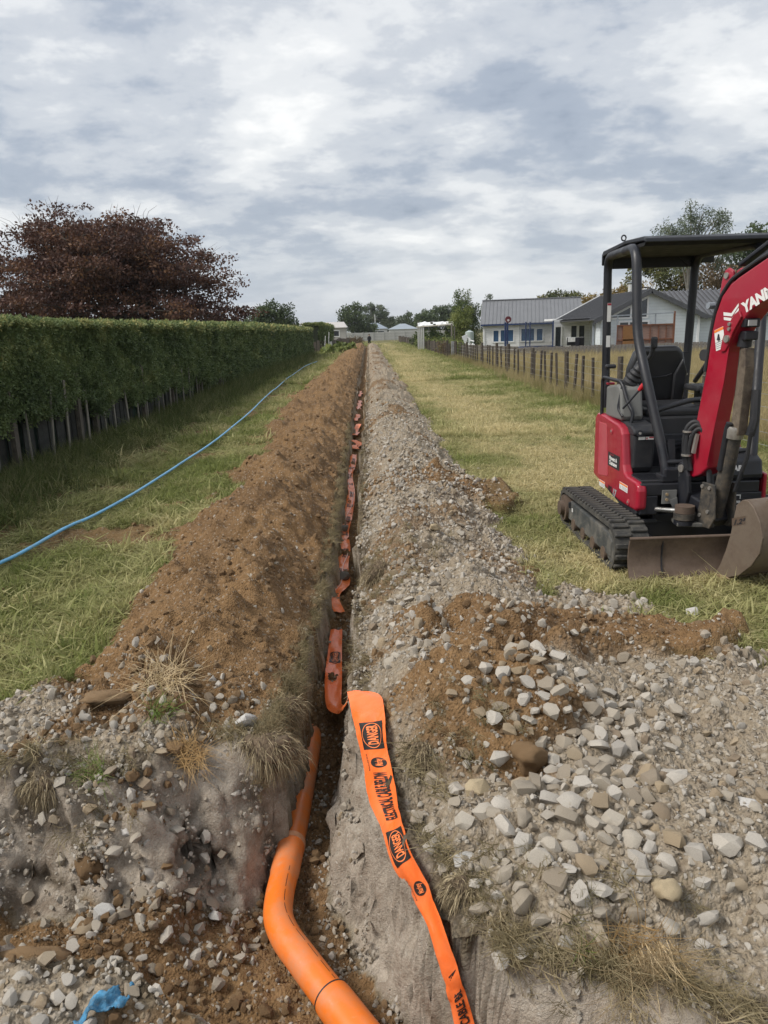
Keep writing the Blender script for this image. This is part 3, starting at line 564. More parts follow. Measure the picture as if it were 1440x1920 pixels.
class Ribbon:
    def __init__(s, Lp, Rp, n=10, wr=.004, seed=0):
        A = np.array(spline(Lp, n)); B = np.array(spline(Rp, n)); m = len(A); K = 9; s.m = m; s.K = K
        g = np.zeros((m, K, 3)); c = np.cumsum(np.r_[0, np.linalg.norm(np.diff((A + B) / 2, axis=0), axis=1)]); s.c = c
        for j in range(K):
            u = j / (K - 1); g[:, j] = A * (1 - u) + B * u
        T = np.gradient((A + B) / 2, axis=0); T /= np.linalg.norm(T, axis=1)[:, None] + 1e-9; Sd = B - A; Nn = np.cross(Sd, T); Nn /= np.linalg.norm(Nn, axis=1)[:, None] + 1e-9; Nn *= np.sign(Nn[:, 2:3] + 1e-6); s.Nn = Nn
        cc = np.repeat(c[:, None], K, 1); uu = np.repeat((np.arange(K) / (K - 1))[None], m, 0)
        d = wr * (fbm(cc * 9, uu * 2.5 + 0 * cc, 1.0, 3, seed) + .8 * np.sin(uu * PI * 2 + 3 * vnoise(cc * 4, uu * 0, seed + 3)))
        s.g = g + Nn[:, None, :] * d[:, :, None]
    def mesh(s, name):
        idx = np.arange(s.m * s.K).reshape(s.m, s.K); F = np.stack([idx[:-1, :-1], idx[:-1, 1:], idx[1:, 1:], idx[1:, :-1]], -1).reshape(-1, 4)
        return mesh_np(name, s.g.reshape(-1, 3), F, True)
    def at(s, d, v, lift=.0015):                  # d metres along, v 0 (left) .. 1 (right)
        i = np.interp(d, s.c, np.arange(s.m)); i0 = np.clip(np.floor(i).astype(int), 0, s.m - 2); f = (i - i0)[:, None]
        j = np.clip(v, 0, 1) * (s.K - 1); j0 = np.clip(np.floor(j).astype(int), 0, s.K - 2); h = (j - j0)[:, None]; g = s.g
        p = (g[i0, j0] * (1 - h) + g[i0, j0 + 1] * h) * (1 - f) + (g[i0 + 1, j0] * (1 - h) + g[i0 + 1, j0 + 1] * h) * f
        return p + (s.Nn[i0] * (1 - f) + s.Nn[i0 + 1] * f) * lift
def lettering(rib, me, d0, v0, su, sv, name, mat, parent, lift=.0018, cuts=2):
    """print a flat mesh on the ribbon: its x runs back up the tape from distance d0, its y across towards the left edge"""
    bm = bmesh.new(); bm.from_mesh(me); bmesh.ops.triangulate(bm, faces=bm.faces)
    for _ in range(cuts):
        ed = [e for e in bm.edges if e.calc_length() * max(su, sv * .1) > .012]
        if not ed: break
        bmesh.ops.subdivide_edges(bm, edges=ed, cuts=1); bmesh.ops.triangulate(bm, faces=bm.faces)
    co = np.array([v.co[:] for v in bm.verts]); P = rib.at(d0 - co[:, 0] * su, v0 - co[:, 1] * sv, lift)
    for v, p in zip(bm.verts, P): v.co = p
    m2 = bpy.data.meshes.new(name); bm.to_mesh(m2); bm.free(); return link(name, m2, mat, parent)
def label_box(w, h, n=10): return mesh_np('patch', [(x / n * w, y / 4 * h, 0) for y in range(5) for x in range(n + 1)], [(y * (n + 1) + x, y * (n + 1) + x + 1, (y + 1) * (n + 1) + x + 1, (y + 1) * (n + 1) + x) for y in range(4) for x in range(n)])
def oval(w, h, n=28, inner=None):
    if inner is None: return mesh_np('oval', [(w * math.cos(2 * PI * k / n), h * math.sin(2 * PI * k / n), 0) for k in range(n)], [list(range(n))])
    V = [(w * f * math.cos(2 * PI * k / n), h * f * math.sin(2 * PI * k / n), 0) for f in (1, inner) for k in range(n)]
    return mesh_np('ring', V, [(k, (k + 1) % n, n + (k + 1) % n, n + k) for k in range(n)])

# the loose end: off the trench floor, over the corner of the bank and down into the pit
TL = [(-.325, 4.85, -.27), (-.325, 4.45, -.27), (-.325, 4.2, -.27), (-.320, 4.02, -.28), (-0.298, 3.794, -0.29), (-0.244, 3.656, -0.26), (-0.198, 3.495, -0.16), (-0.165, 3.347, -0.04), (-0.149, 3.207, 0.07), (-.150, 3.16, .105),
      (-0.116, 2.962, 0.053), (-0.087, 2.803, -0.005), (-0.065, 2.576, -0.027), (-0.019, 2.401, -0.031), (0.019, 2.224, -0.06), (0.076, 2.122, -0.104), (0.117, 1.953, -0.058), (0.156, 1.863, -0.166), (0.182, 1.826, -0.292), (.205, 1.78, -.44), (.215, 1.70, -.52)]
TR = [(-.245, 4.85, -.27), (-.235, 4.45, -.27), (-.225, 4.2, -.27), (-.220, 4.02, -.27), (-0.216, 3.804, -0.27), (-0.194, 3.651, -0.21), (-0.172, 3.51, -0.11), (-0.145, 3.355, 0.0), (-0.11, 3.187, 0.1), (-.004, 3.06, .145),
      (0.015, 2.83, 0.146), (0.022, 2.638, 0.103), (0.044, 2.451, 0.074), (0.057, 2.32, 0.056), (0.078, 2.162, 0.047), (0.123, 2.016, 0.023), (0.151, 1.921, 0.007), (0.185, 1.833, -0.063), (0.236, 1.816, -0.264), (.275, 1.76, -.42), (.30, 1.68, -.52)]
rib = Ribbon(TL, TR, 10, .0045, 3); tape = tag(link('warning_tape', rib.mesh('warning_tape'), M_tape), 'loose end of orange lettered tape hanging over the bank into the pit', 'tape')
def dist_of(pt): return float(rib.c[int(np.argmin(np.linalg.norm(rib.g.mean(1) - np.array(pt), axis=1)))])
M_tape_print = plain('orange_print', (.85, .22, .07), .4, .1)
def danger(rib, d, par, L=.155, flat=.3):
    o = lettering(rib, label_box(1, 1), d, .90, L, .72, 'danger_panel', M_black, par, .0015)
    lettering(rib, oval(.46, .44, 30, .94), d - L / 2, .54, L, .72, 'panel_ring', M_tape_print, o, .0028)
    lettering(rib, text_mesh('DANGER', 1, .03), d - L * .16, .54 + .17, L * .68 / 3.95, .46 , 'lettering', M_tape_print, o, .003)
def maker(rib, d, par):
    o = lettering(rib, oval(.5, .5), d - .03, .62, .06, .52, 'maker_oval', M_black, par, .0015)
    lettering(rib, text_mesh('Marley', 1, .02, .25), d - .008, .62 + .14, .044 / 2.9, .34, 'lettering', M_tape_print, o, .003)
    lettering(rib, text_mesh('Manufactured to AS/NZS 2648.1:1995', 1, .01), d + .01, .27, .10 / 16.5, .085, 'lettering', M_black, par, .002)
def phrase(rib, d, par, L, txt='ELECTRICAL CABLE BELOW'):
    me = text_mesh(txt, 1, .035); w = max(v.co.x for v in me.vertices); lettering(rib, me, d, .80, L / w, .62, 'lettering', M_black, par, .002)
danger(rib, dist_of((-.05, 2.83, .1)) + .09, tape, .15); maker(rib, dist_of((-.03, 2.68, .06)) + .03, tape); phrase(rib, dist_of((.02, 2.36, .0)), tape, .27)
danger(rib, dist_of((.06, 2.17, -.02)) , tape, .15); maker(rib, dist_of((.14, 2.05, -.1)), tape); phrase(rib, dist_of((.245, 1.80, -.45)), tape, .31)
danger(rib, dist_of((-.27, 4.3, -.27)), tape, .16)
# the run that still lies along the trench floor
FL, FR = [], []
def floor_span(y):
    xs = np.linspace(-.5, 0, 101); z = terrain(xs, xs * 0 + y)[0]; k = xs[z < z.min() + .07]; return k[0], k[-1], float(np.median(z[z < z.min() + .07]))
for y, x in [(5.25, -.365), (5.45, -.355), (5.8, -.348), (6.3, -.335), (6.84, -.323), (7.4, -.315), (8.06, -.312), (9.2, -.322), (10.5, -.335), (11.3, -.34), (12.2, -.345)]:
    a_, b_, zf = floor_span(y); w = .050; x = max(x, a_ + .035); FL.append((x - w, y, zf + .045)); FR.append((x + w, y, zf + .045))
rib2 = Ribbon(FL[::-1], FR[::-1], 12, .006, 9); run = tag(link('warning_tape', rib2.mesh('warning_tape'), M_tape_dusty), 'dusty orange tape lying on the trench floor under two dark stones', 'tape')
for y, sd, lb in ((5.92, 18, 'dark stone weighing the tape down nearest the pipe end'), (7.50, 19, 'dark stone weighing the tape down farther along the trench')):
    i = int(np.argmin(np.abs(rib2.g.mean(1)[:, 1] - y))); c_ = rib2.g.mean(1)[i]; big_stone(c_[0], c_[1], .062, (.2, .1, .2 * sd), M_greystone, lb, seed=sd, flat=(1, .8, .7), sink=.1, z=c_[2] - .012)
M_glint = plain('tape_glint', (.75, .50, .42), .35, .2)  # pale strips paint the light glinting along folds of the tape
for a, b in ((5.4, 5.9), (6.1, 6.7), (7.6, 9.3), (9.6, 10.6)):
    P0 = [rib2.at(np.array([np.interp(y, rib2.g.mean(1)[::-1, 1], rib2.c[::-1])]), np.array([.55 + .25 * math.sin(y * 3)]), .006)[0] for y in np.linspace(a, b, 9)]
    MB().tube([tuple(p) for p in P0], .0045, 5).build('fold_glint', M_glint, run, True)
for d0 in np.arange(.3, rib2.c[-1] - .5, 1.25): phrase(rib2, d0 + .33, run, .30); danger(rib2, d0 + .85, run, .15)
for k, (y0, y1) in enumerate([(12.9, 13.7), (14.2, 16.4), (17.2, 18.4), (19.6, 22.0), (23.5, 25.5)]):
    ys = np.linspace(y0, y1, 6); sp_ = [floor_span(y) for y in ys]; a = [(q[0] + .01, y, q[2] + .06) for y, q in zip(ys, sp_)]; b = [(q[0] + .12, y, q[2] + .06) for y, q in zip(ys, sp_)]
    rb = Ribbon(a, b, 6, .004, 20 + k); me = rb.mesh('tape_stretch'); link('tape_stretch', me, M_tape_dusty, run)
# blue hose
HP = [(-3.35, 4.7), (-2.89, 5.618), (-2.75, 6.5), (-2.70, 6.9), (-2.62, 8.0), (-2.575, 9.05), (-2.53, 10.4), (-2.49, 11.8), (-2.49, 13.5), (-2.54, 15.8), (-2.64, 18.3), (-2.80, 22), (-2.84, 23.5), (-3.02, 28.5), (-3.02, 30), (-3.1, 34), (-3.17, 39), (-2.95, 44)]
_h = spline([(x, y, 0) for x, y in HP], 8); _z = ground_z([p[0] for p in _h], [p[1] for p in _h])
_zs = np.convolve(np.pad(_z, 6, 'edge'), np.ones(13) / 13, 'valid') + .062 + .07 * sstep(8, 18, np.array([p[1] for p in _h]))
M_hose = plain('blue_polythene', (.15, .43, .68), .38, .12, 5, dirt=(.33, .40, .44), dirt_amt=.4)
hose = MB().tube([(p[0], p[1], z) for p, z in zip(_h, _zs)], .0145, 10).build('water_hose', M_hose, None, True)
tag(hose, 'long blue plastic water hose lying across the grass beside the hedge', 'hose')
# scrap of blue plastic on the near rim
def blue_scrap():
    r = np.random.default_rng(5); n = 22; V = []; u, v = np.meshgrid(np.linspace(-1, 1, n), np.linspace(-1, 1, n)); x = u * .055 + .03 * v; y = v * .042 + .02 * np.sin(u * 3)
    gx, gy = x - .725, y + 1.575; z = ground_z(gx.ravel(), gy.ravel()).reshape(n, n) + .028 + .016 * fbm(gx, gy, .03, 4, 5) + .02 * np.abs(fbm(gx, gy, .06, 2, 8))
    idx = np.arange(n * n).reshape(n, n); F = np.stack([idx[:-1, :-1], idx[:-1, 1:], idx[1:, 1:], idx[1:, :-1]], -1).reshape(-1, 4)
    q = np.hypot(u, v)[:-1, :-1].ravel() + .5 * fbm(gx, gy, .06, 3, 3)[:-1, :-1].ravel(); F = F[q < .9]
    o = link('plastic_scrap', mesh_np('plastic_scrap', np.stack([gx, gy, z], -1).reshape(-1, 3), F, True), plain('blue_scrap', (.05, .19, .33), .75, .6, 40, bump=.5, dirt=(.25, .32, .36), dirt_amt=.6))
    s = o.modifiers.new('thick', 'SOLIDIFY'); s.thickness = .003
    tag(o, 'bright blue crumpled scrap lying on the pale rubble of the near rim', 'plastic scrap')
blue_scrap()
# ------------------------------------------------------------------ grass
def blades(name, n, h0, h1, spread, wid, lean, seed, segs=3, lie=0.0):
    r = np.random.default_rng(seed); V = []; F = []
    for k in range(n):
        a = r.uniform(0, 6.283); d = spread * math.sqrt(r.random()); x, y = d * math.cos(a), d * math.sin(a); h = r.uniform(h0, h1); b = r.uniform(0, 6.283); ln = lean * r.uniform(.3, 1.3)
        w = wid * r.uniform(.6, 1.3); px, py = -math.sin(b) * w, math.cos(b) * w; base = len(V); z0 = r.uniform(0, lie)
        for s in range(segs):
            t = s / segs; q = ln * t * t * h; zz = h * (t - .35 * ln * t * t) * (1 - .8 * (lie > 0)) + z0; f = 1 - .6 * t
            V += [(x + math.cos(b) * q + px * f, y + math.sin(b) * q + py * f, zz), (x + math.cos(b) * q - px * f, y + math.sin(b) * q - py * f, zz)]
        V.append((x + math.cos(b) * ln * h, y + math.sin(b) * ln * h, h * (1 - .35 * ln) * (1 - .8 * (lie > 0)) + z0))
        for s in range(segs - 1):
            i = base + 2 * s; F.append((i, i + 1, i + 3, i + 2))
        i = base + 2 * (segs - 1); F.append((i, i + 1, base + 2 * segs))
    me = bpy.data.meshes.new(name); me.from_pydata(V, [], F); at = me.attributes.new('shade', 'FLOAT', 'POINT'); at.data.foreach_set('value', np.repeat(r.random(n), 2 * segs + 1).astype(np.float32)); return me
def mat_grass(name, g0, g1, s0, s1):
    t = NT(name); r = t.rand(); tint = t.attr('tint', 'INSTANCER'); f = t.noise(9, 3)
    sh = t.attr('shade'); g = t.mix(t.math('ADD', t.math('MULTIPLY', r, .35), t.math('MULTIPLY', sh, .75), True), g0, g1); s = t.mix(sh, s0, s1); c = t.mix(tint, g, s); m = t.fin(c, .7, spec=.2)
    tr = t.N.new('ShaderNodeBsdfTranslucent'); t.L.new(c, tr.inputs[0]); mx = t.N.new('ShaderNodeMixShader'); mx.inputs[0].default_value = .42
    t.L.new(t.b.outputs[0], mx.inputs[1]); t.L.new(tr.outputs[0], mx.inputs[2]); o = [n for n in t.N if n.type == 'OUTPUT_MATERIAL'][0]; t.L.new(mx.outputs[0], o.inputs[0]); return m
M_grass = mat_grass('grass_blades', (.085, .115, .03), (.31, .34, .11), (.36, .30, .13), (.80, .70, .42))
M_straw = mat_grass('dry_grass', (.15, .14, .05), (.24, .21, .085), (.40, .32, .16), (.52, .43, .25))
M_root = mat_grass('turf_roots', (.10, .085, .04), (.22, .19, .10), (.30, .24, .14), (.56, .47, .30))
TUFT = [proto('tuft_a', blades('tuft_a', 15, .022, .06, .07, .0042, 1.2, 1), M_grass), proto('tuft_b', blades('tuft_b', 15, .02, .05, .085, .004, 2.0, 2, lie=.025), M_grass),
        proto('tuft_c', blades('tuft_c', 13, .04, .10, .06, .0045, 1.0, 3), M_grass), proto('tuft_d', blades('tuft_d', 8, .07, .17, .10, .0028, 2.2, 4, lie=.03), M_grass)]
TALL = [proto('stalk_a', blades('stalk_a', 16, .25, .55, .10, .0035, .45, 5), M_straw), proto('stalk_b', blades('stalk_b', 16, .18, .45, .12, .003, .8, 6), M_straw), proto('stalk_c', blades('stalk_c', 14, .3, .7, .1, .003, .35, 7), M_straw)]
M_weed = mat_grass('weeds', (.05, .075, .022), (.12, .15, .045), (.26, .24, .12), (.40, .36, .20))
WEED = [proto('weed_a', blades('weed_a', 18, .25, .55, .14, .006, .7, 15), M_weed), proto('weed_b', blades('weed_b', 20, .15, .4, .16, .009, 1.0, 16), M_weed), proto('weed_c', blades('weed_c', 14, .3, .75, .12, .004, .5, 17), M_weed)]
ROOT = [proto('root_a', blades('root_a', 34, .03, .09, .05, .0018, 1.5, 8), M_root), proto('root_b', blades('root_b', 28, .04, .13, .04, .0016, 1.1, 9), M_root), proto('root_c', blades('root_c', 24, .03, .11, .05, .0024, 1.6, 10), M_root)]
def make_grass():
    r = np.random.default_rng(3)
    def pts(n, x0, x1, y0, y1, pw=1.0):
        return r.uniform(x0, x1, n), y0 + (y1 - y0) * r.random(n) ** pw
    X, Y = [], []
    for n, x0, x1, y0, y1, pw in ((34000, -4.6, -1.2, 3.0, 12, 1.3), (56000, 1.0, 5.6, 3.2, 13, 1.4), (9000, -1.9, -1.0, 3.0, 5, 1), (16000, -4.6, -1.7, 12, 26, 1.2), (24000, 1.1, 5.4, 12, 26, 1.2), (14000, -4.4, -1.8, 26, 60, 1.3), (20000, 1.1, 5.2, 26, 60, 1.3), (9000, -6, 10, 60, 140, 1.2)):
        x, y = pts(n, x0, x1, y0, y1, pw); X.append(x); Y.append(y)
    X = np.concatenate(X); Y = np.concatenate(Y); z, w = terrain(X, Y); bare = np.maximum(w[:, 0], w[:, 1]); k = (bare < .35 + .3 * r.random(len(X))) & (w[:, 4] < .01) & (w[:, 5] < -.03); k &= ~((np.abs(X) < 1.2) & (Y > 60) & (Y < 97))
    X, Y, z = X[k], Y[k], z[k]; n = len(X)
    big = .9 * fbm(X, Y, 1.5, 4, 301) + .5 * fbm(X, Y, .35, 3, 302)
    strip = np.exp(-((X - (2.0 + .4 * np.sin(Y * .16))) / .9) ** 2) * sstep(4, 8, Y) * .75        # dry mown strip on the right
    tint = np.clip(.34 + .6 * big + strip * .85 + .42 * (r.random(n) - .5) - .35 * sstep(3.6, 4.8, X) * (Y > 12) - .10 * (X < 0) - .35 * sstep(-3.3, -4.2, X) + .25 * sstep(2.2, 3.2, X) * (Y < 5) , 0, 1)
    s = (.75 + .6 * r.random(n)) * np.where(Y < 12, 1.0, np.where(Y < 26, 1.5, np.where(Y < 60, 2.4, 4)))
    s *= 1 - .30 * strip; s *= np.where(X > 0, .72, 1.0); s *= 1 + .3 * (X < -3.0) * (Y < 14)
    s *= np.where(r.random(n) < .05, 1.7, 1.0); pick = r.choice(4, n, p=[.32, .30, .20, .18]); pick[(X < -2.9) & (r.random(n) < .35)] = 3; hx = np.interp(Y, [p[1] for p in _h], [p[0] for p in _h]); nh = np.abs(X - hx) < .16; pick[nh & (pick > 1)] = 1; s[nh] *= .5; s[pick == 3] *= np.where(Y[pick == 3] > 12, .6, .9)
    R = np.stack([r.normal(0, .18, n), r.normal(0, .18, n), r.uniform(0, 6.28, n)], 1)
    scatter('grass', np.stack([X, Y, z - .004], 1), R, s, pick, TUFT, tint)
    # long rough grass under the hedge
    n = 9000; x = -4.25 + r.normal(0, .36, n); y = 6 + 50 * r.random(n) ** 1.7; k = x < -3.2; x, y = x[k], y[k]; n = len(x)
    scatter('rough_grass', np.stack([x, y, ground_z(x, y)], 1), np.stack([r.normal(0, .3, n), r.normal(0, .3, n), r.uniform(0, 6.28, n)], 1), (.35 + .45 * r.random(n)) * np.clip(y / 16, 1, 1.6), r.integers(0, 3, n), WEED, np.clip(r.normal(.1, .3, n), 0, 1))
    # the unmown paddock beyond the post fence
    n = 26000; x = 5.35 + 14 * r.random(n) ** 1.1; y = 9 + 33 * r.random(n); k = (y > 9 + (x - 5.3) * 1.0) & (x < 5.5 + (46 - y) * 1.3); x, y = x[k], y[k]; n = len(x)
    e = r.uniform(12, 46, 3400); x = np.r_[x, 5.05 + r.normal(0, .22, 3400)]; y = np.r_[y, e]; n = len(x)
    scatter('paddock_grass', np.stack([x, y, ground_z(x, y)], 1), np.stack([r.normal(0, .15, n), r.normal(0, .15, n), r.uniform(0, 6.28, n)], 1), (.7 + .5 * r.random(n)) * np.where(np.abs(x - 5.05) < .5, .62, 1.0), r.integers(0, 3, n), TALL, np.clip(.75 + .5 * fbm(x, y, 3, 3, 311) + r.normal(0, .15, n) - .35 * (np.abs(x - 5.05) < .5), 0, 1))
    # torn turf along the lips of the trench and the pit
    P = []; 
    def edge(a, b, n, jit, dirx, diry, dens=1.0):
        for i in range(n):
            f = r.random(); x = a[0] + (b[0] - a[0]) * f + r.normal(0, jit); y = a[1] + (b[1] - a[1]) * f + r.normal(0, jit); P.append((x, y, dirx, diry))
    for (a, b), (dx, dy), cnt in (((RIM[8], RIM[7]), (1, -.2), 60), ((RIM[7], RIM[5]), (1, 0), 90), ((RIM[5], RIM[4]), (1, 0), 120), ((RIM[4], RIM[3]), (1, 0), 110), ((RIM[3], RIM[2]), (1, 0), 120),
        ((RIM[8], RIM[9]), (.2, -1), 26), ((RIM[10], RIM[12]), (0, -1), 40), ((RIM[12], RIM[13]), (0, -1), 40), ((RIM[28], RIM[29]), (-.3, -1), 30), ((RIM[29], RIM[30]), (-.4, -1), 70), ((RIM[30], RIM[31]), (-.4, -1), 46), ((RIM[31], RIM[33]), (-1, -.4), 40), ((RIM[33], RIM[34]), (-1, -.4), 22), ((RIM[35], RIM[37]), (-1, 0), 30), ((RIM[37], RIM[39]), (-1, 0), 110)):
        edge(a, b, int(cnt * (1.5 if dx == 1 else .75)), .022, dx, dy)
    for cx, cy, rad, cnt, dx, dy in ((-.45, 2.90, .05, 420, .8, -.5), (-.42, 3.05, .04, 240, 1, -.2), (-.42, 3.3, .05, 120, 1, 0), (.28, 1.86, .10, 90, -.3, -1), (.62, 1.68, .12, 130, -.1, -1), (.15, 2.6, .09, 60, -.4, -.4), (.32, 2.62, .1, 60, 0, -.5), (.05, 4.4, .1, 60, -.6, 0), (.06, 5.2, .1, 60, -1, 0), (.3, 4.9, .15, 60, 0, 0), (-1.2, 2.66, .15, 70, 0, -1)):
        for i in range(int(cnt * .30)): P.append((cx + r.normal(0, rad), cy + r.normal(0, rad), dx, dy))
    P = np.array(P); z, w = terrain(P[:, 0], P[:, 1]); n = len(P); tl = r.uniform(.5, 1.9, n)
    k = (w[:, 4] < .55) & (off_tape(P[:, 0], P[:, 1]) > 0); P, z, tl = P[k], z[k], tl[k]; n = len(P)
    # tilt the tuft's up axis towards (dx,dy)
    R = np.stack([-P[:, 3] * tl + r.normal(0, .3, n), P[:, 2] * tl + r.normal(0, .3, n), r.uniform(-.4, .4, n)], 1)
    scatter('turf_fringe', np.stack([P[:, 0], P[:, 1], z + .005], 1), R, .38 + .45 * r.random(n), r.integers(0, 3, n), ROOT, np.clip(r.normal(.5, .3, n), 0, 1))
make_grass()
def clump(x, y, label, n, h0, h1, spread, lean, tilt, mat, seed, s=1.0, z=None):
    me = blades('grass_clump', n, h0, h1, spread, .0013, lean, seed); me.materials.append(mat); zz = float(ground_z(x, y)[0]) if z is None else z
    o = link('grass_clump', me, None, None, (x, y, zz + .01), (tilt[0], tilt[1], 0)); o.scale = (s, s, s); return tag(o, label, 'grass clump')
def solid_grass(name, a, b):
    t = NT(name); c = t.ramp(t.noise(25, 3), [(.3, a), (.7, b)]); return t.fin(c, .75, spec=.2)
M_dry = solid_grass('bleached_grass', (.36, .26, .13), (.58, .46, .29)); M_rust = solid_grass('rusty_grass', (.26, .155, .06), (.42, .28, .13)); M_fresh = solid_grass('fresh_leaves', (.07, .12, .02), (.17, .22, .05))
clump(-.97, 3.16, 'bleached dry grass clump on the crest above the earth slab', 260, .04, .16, .09, 1.7, (.6, .1), M_dry, 61)
clump(-.80, 2.86, 'rust coloured dry grass clump hanging on the pit face', 240, .04, .12, .06, 1.5, (.9, 0), M_rust, 62)
clump(.70, 1.665, 'large straw coloured grass clump hanging over the front rim', 420, .05, .17, .09, 1.3, (1.5, -.1), M_dry, 63)
clump(.66, 1.72, 'rusty roots of turf spilling beside the straw clump', 200, .05, .12, .08, 1.4, (1.1, .2), M_rust, 64)
clump(-1.15, 2.72, 'small greenish grass clump at the top of the pit face', 120, .03, .1, .06, 1.2, (.8, -.2), M_fresh, 65)
clump(-.95, 2.98, 'green blades under the bleached clump', 70, .05, .13, .05, 1.1, (.5, .3), M_fresh, 66)
clump(.52, 1.715, 'few fresh green leaves sprouting from the front rim', 14, .05, .12, .02, .9, (1.0, .2), M_fresh, 67, 1.0)
clump(1.95, 3.55, 'bright green weed at the lawn edge by the gravel', 160, .05, .14, .16, 1.2, (.1, .1), M_fresh, 68)

def turf_overhang(x, y, z, size, label, seed, lean):
    root = empty('turf_overhang', (x, y, z), label, 'turf clump'); r = np.random.default_rng(seed); me = lump_mesh('turf_sod', seed, (size, size * .8, size * .75)); link('turf_sod', me, M_sod, root)
    co = np.array([v.co[:] for v in me.vertices]); n = 1500; k = r.integers(0, len(co), n); V = []; F = []
    for i in range(n):
        p = co[k[i]] * .97; d = p / (np.linalg.norm(p) + 1e-6) + r.normal(0, .5, 3) + np.array(lean); d /= np.linalg.norm(d); L = r.uniform(.03, .11) * size / .12; a = np.cross(d, r.normal(size=3)); a /= np.linalg.norm(a); w = r.uniform(.0006, .0013); b = len(V)
        m1 = p + d * L * .5 + np.array([0, 0, -.10 * L]); m2 = p + d * L * .85 + np.array([0, 0, -.55 * L]) + r.normal(0, .06 * L, 3); V += [p + a * w, p - a * w, m1 + a * w, m1 - a * w, m2]; F += [(b, b + 1, b + 3, b + 2), (b + 2, b + 3, b + 4)]
    q = bpy.data.meshes.new('roots'); q.from_pydata([tuple(v) for v in V], [], F); at = q.attributes.new('shade', 'FLOAT', 'POINT'); at.data.foreach_set('value', np.repeat(r.random(n), 5).astype(np.float32)); link('roots', q, M_hair, root)['kind'] = 'stuff'
M_sod = plain('sod', (.12, .085, .055), .97, .4, 30, bump=.8, bscale=90, dirt=(.22, .175, .11), dirt_amt=.6)
_t = NT('root_hair'); M_hair = _t.fin(_t.ramp(_t.attr('shade'), [(0, (.12, .09, .055)), (.6, (.27, .215, .13)), (1, (.48, .40, .26))]), .8, spec=.2)
turf_overhang(-.47, 2.90, .005, .115, 'shaggy brown turf hanging over the pipe at the trench corner', 701, (.5, -.3, -.5))
turf_overhang(-.445, 3.16, .03, .085, 'smaller shaggy turf lump on the trench lip behind the big one', 702, (.7, 0, -.4))
turf_overhang(.24, 1.98, .03, .07, 'shaggy turf lump on the right rim between tape and stones', 703, (-.3, -.5, -.4))
turf_overhang(.16, 2.62, .10, .08, 'brown root mat beside the first danger panel of the tape', 704, (-.3, -.3, -.2))
turf_overhang(.02, 4.72, .16, .11, 'tawny shaggy turf sod on the grey bank level with the trench floor tape', 705, (-.5, -.2, -.3))
turf_overhang(-1.35, 2.70, .0, .085, 'dark root fringe hanging from the left rim of the pit', 706, (0, -.7, -.5))
# ------------------------------------------------------------------ hedge on the left with the old fence under it
M_wood_old = plain('weathered_wood', (.19, .175, .145), .85, .35, 5, bump=.5, bscale=30, vec=(9, 9, 1), dirt=(.10, .11, .07), dirt_amt=.5)
M_wood_dark = plain('dark_wood', (.085, .072, .058), .9, .4, 6, bump=.6, bscale=26, vec=(8, 8, 1), dirt=(.16, .15, .11), dirt_amt=.5)
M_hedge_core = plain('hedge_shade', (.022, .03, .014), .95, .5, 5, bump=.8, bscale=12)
def mat_leaf(name, cols, tips=None, src='INSTANCER'):
    t = NT(name); tint = t.attr('tint', src); c = t.ramp(tint, cols); n = t.noise(.8, 3); c = t.mix(t.ramp(n, [(.4, 0), (.7, .35)]), c, tips or cols[-1][1]); m = t.fin(c, .6, spec=.3)
    tr = t.N.new('ShaderNodeBsdfTranslucent'); t.L.new(c, tr.inputs[0]); mx = t.N.new('ShaderNodeMixShader'); mx.inputs[0].default_value = .25
    t.L.new(t.b.outputs[0], mx.inputs[1]); t.L.new(tr.outputs[0], mx.inputs[2]); o = [n for n in t.N if n.type == 'OUTPUT_MATERIAL'][0]; t.L.new(mx.outputs[0], o.inputs[0]); return m
M_hedge = mat_leaf('hedge_leaves', [(0, (.06, .09, .04)), (.45, (.14, .19, .075)), (.75, (.25, .285, .11)), (1, (.46, .41, .17))], (.155, .20, .08))
def spray(name, n, rad, ls, seed):
    r = np.random.default_rng(seed); V = []; F = []
    for k in range(n):
        d = r.normal(size=3); d /= np.linalg.norm(d); d[2] = abs(d[2]) * .9 + .1; p = d * rad * r.uniform(.35, 1.0); a = r.normal(size=3); a = a / np.linalg.norm(a) * .8 + d * .6; a /= np.linalg.norm(a); b = np.cross(a, r.normal(size=3)); b /= np.linalg.norm(b); s = ls * r.uniform(.7, 1.3); i = len(V)
        V += [p, p + a * s * .5 + b * s * .26, p + a * s, p + a * s * .5 - b * s * .26]; F.append((i, i + 1, i + 2, i + 3))
    return mesh_np(name, V, F)
SPRAY = [proto('spray_%s' % 'abc'[k], spray('spray', 30, .066, .034, 400 + k), M_hedge) for k in range(3)]
def hedge_bottom(y): return np.clip(.70 + .24 * vnoise(np.asarray(y) * .9, np.asarray(y) * 0 + 3.3, 5) + .14 * vnoise(np.asarray(y) * 2.7, np.asarray(y) * 0 + 1.3, 6) - .62 * sstep(17, 34, np.asarray(y)), .06, 1.25)
def hedge_face(y, z): return -4.42 + .10 * vnoise(np.asarray(y) * .55, np.asarray(z) * .8, 15) + .07 * vnoise(np.asarray(y) * 2.2, np.asarray(z) * 2.0, 16) - .05 * np.asarray(z)
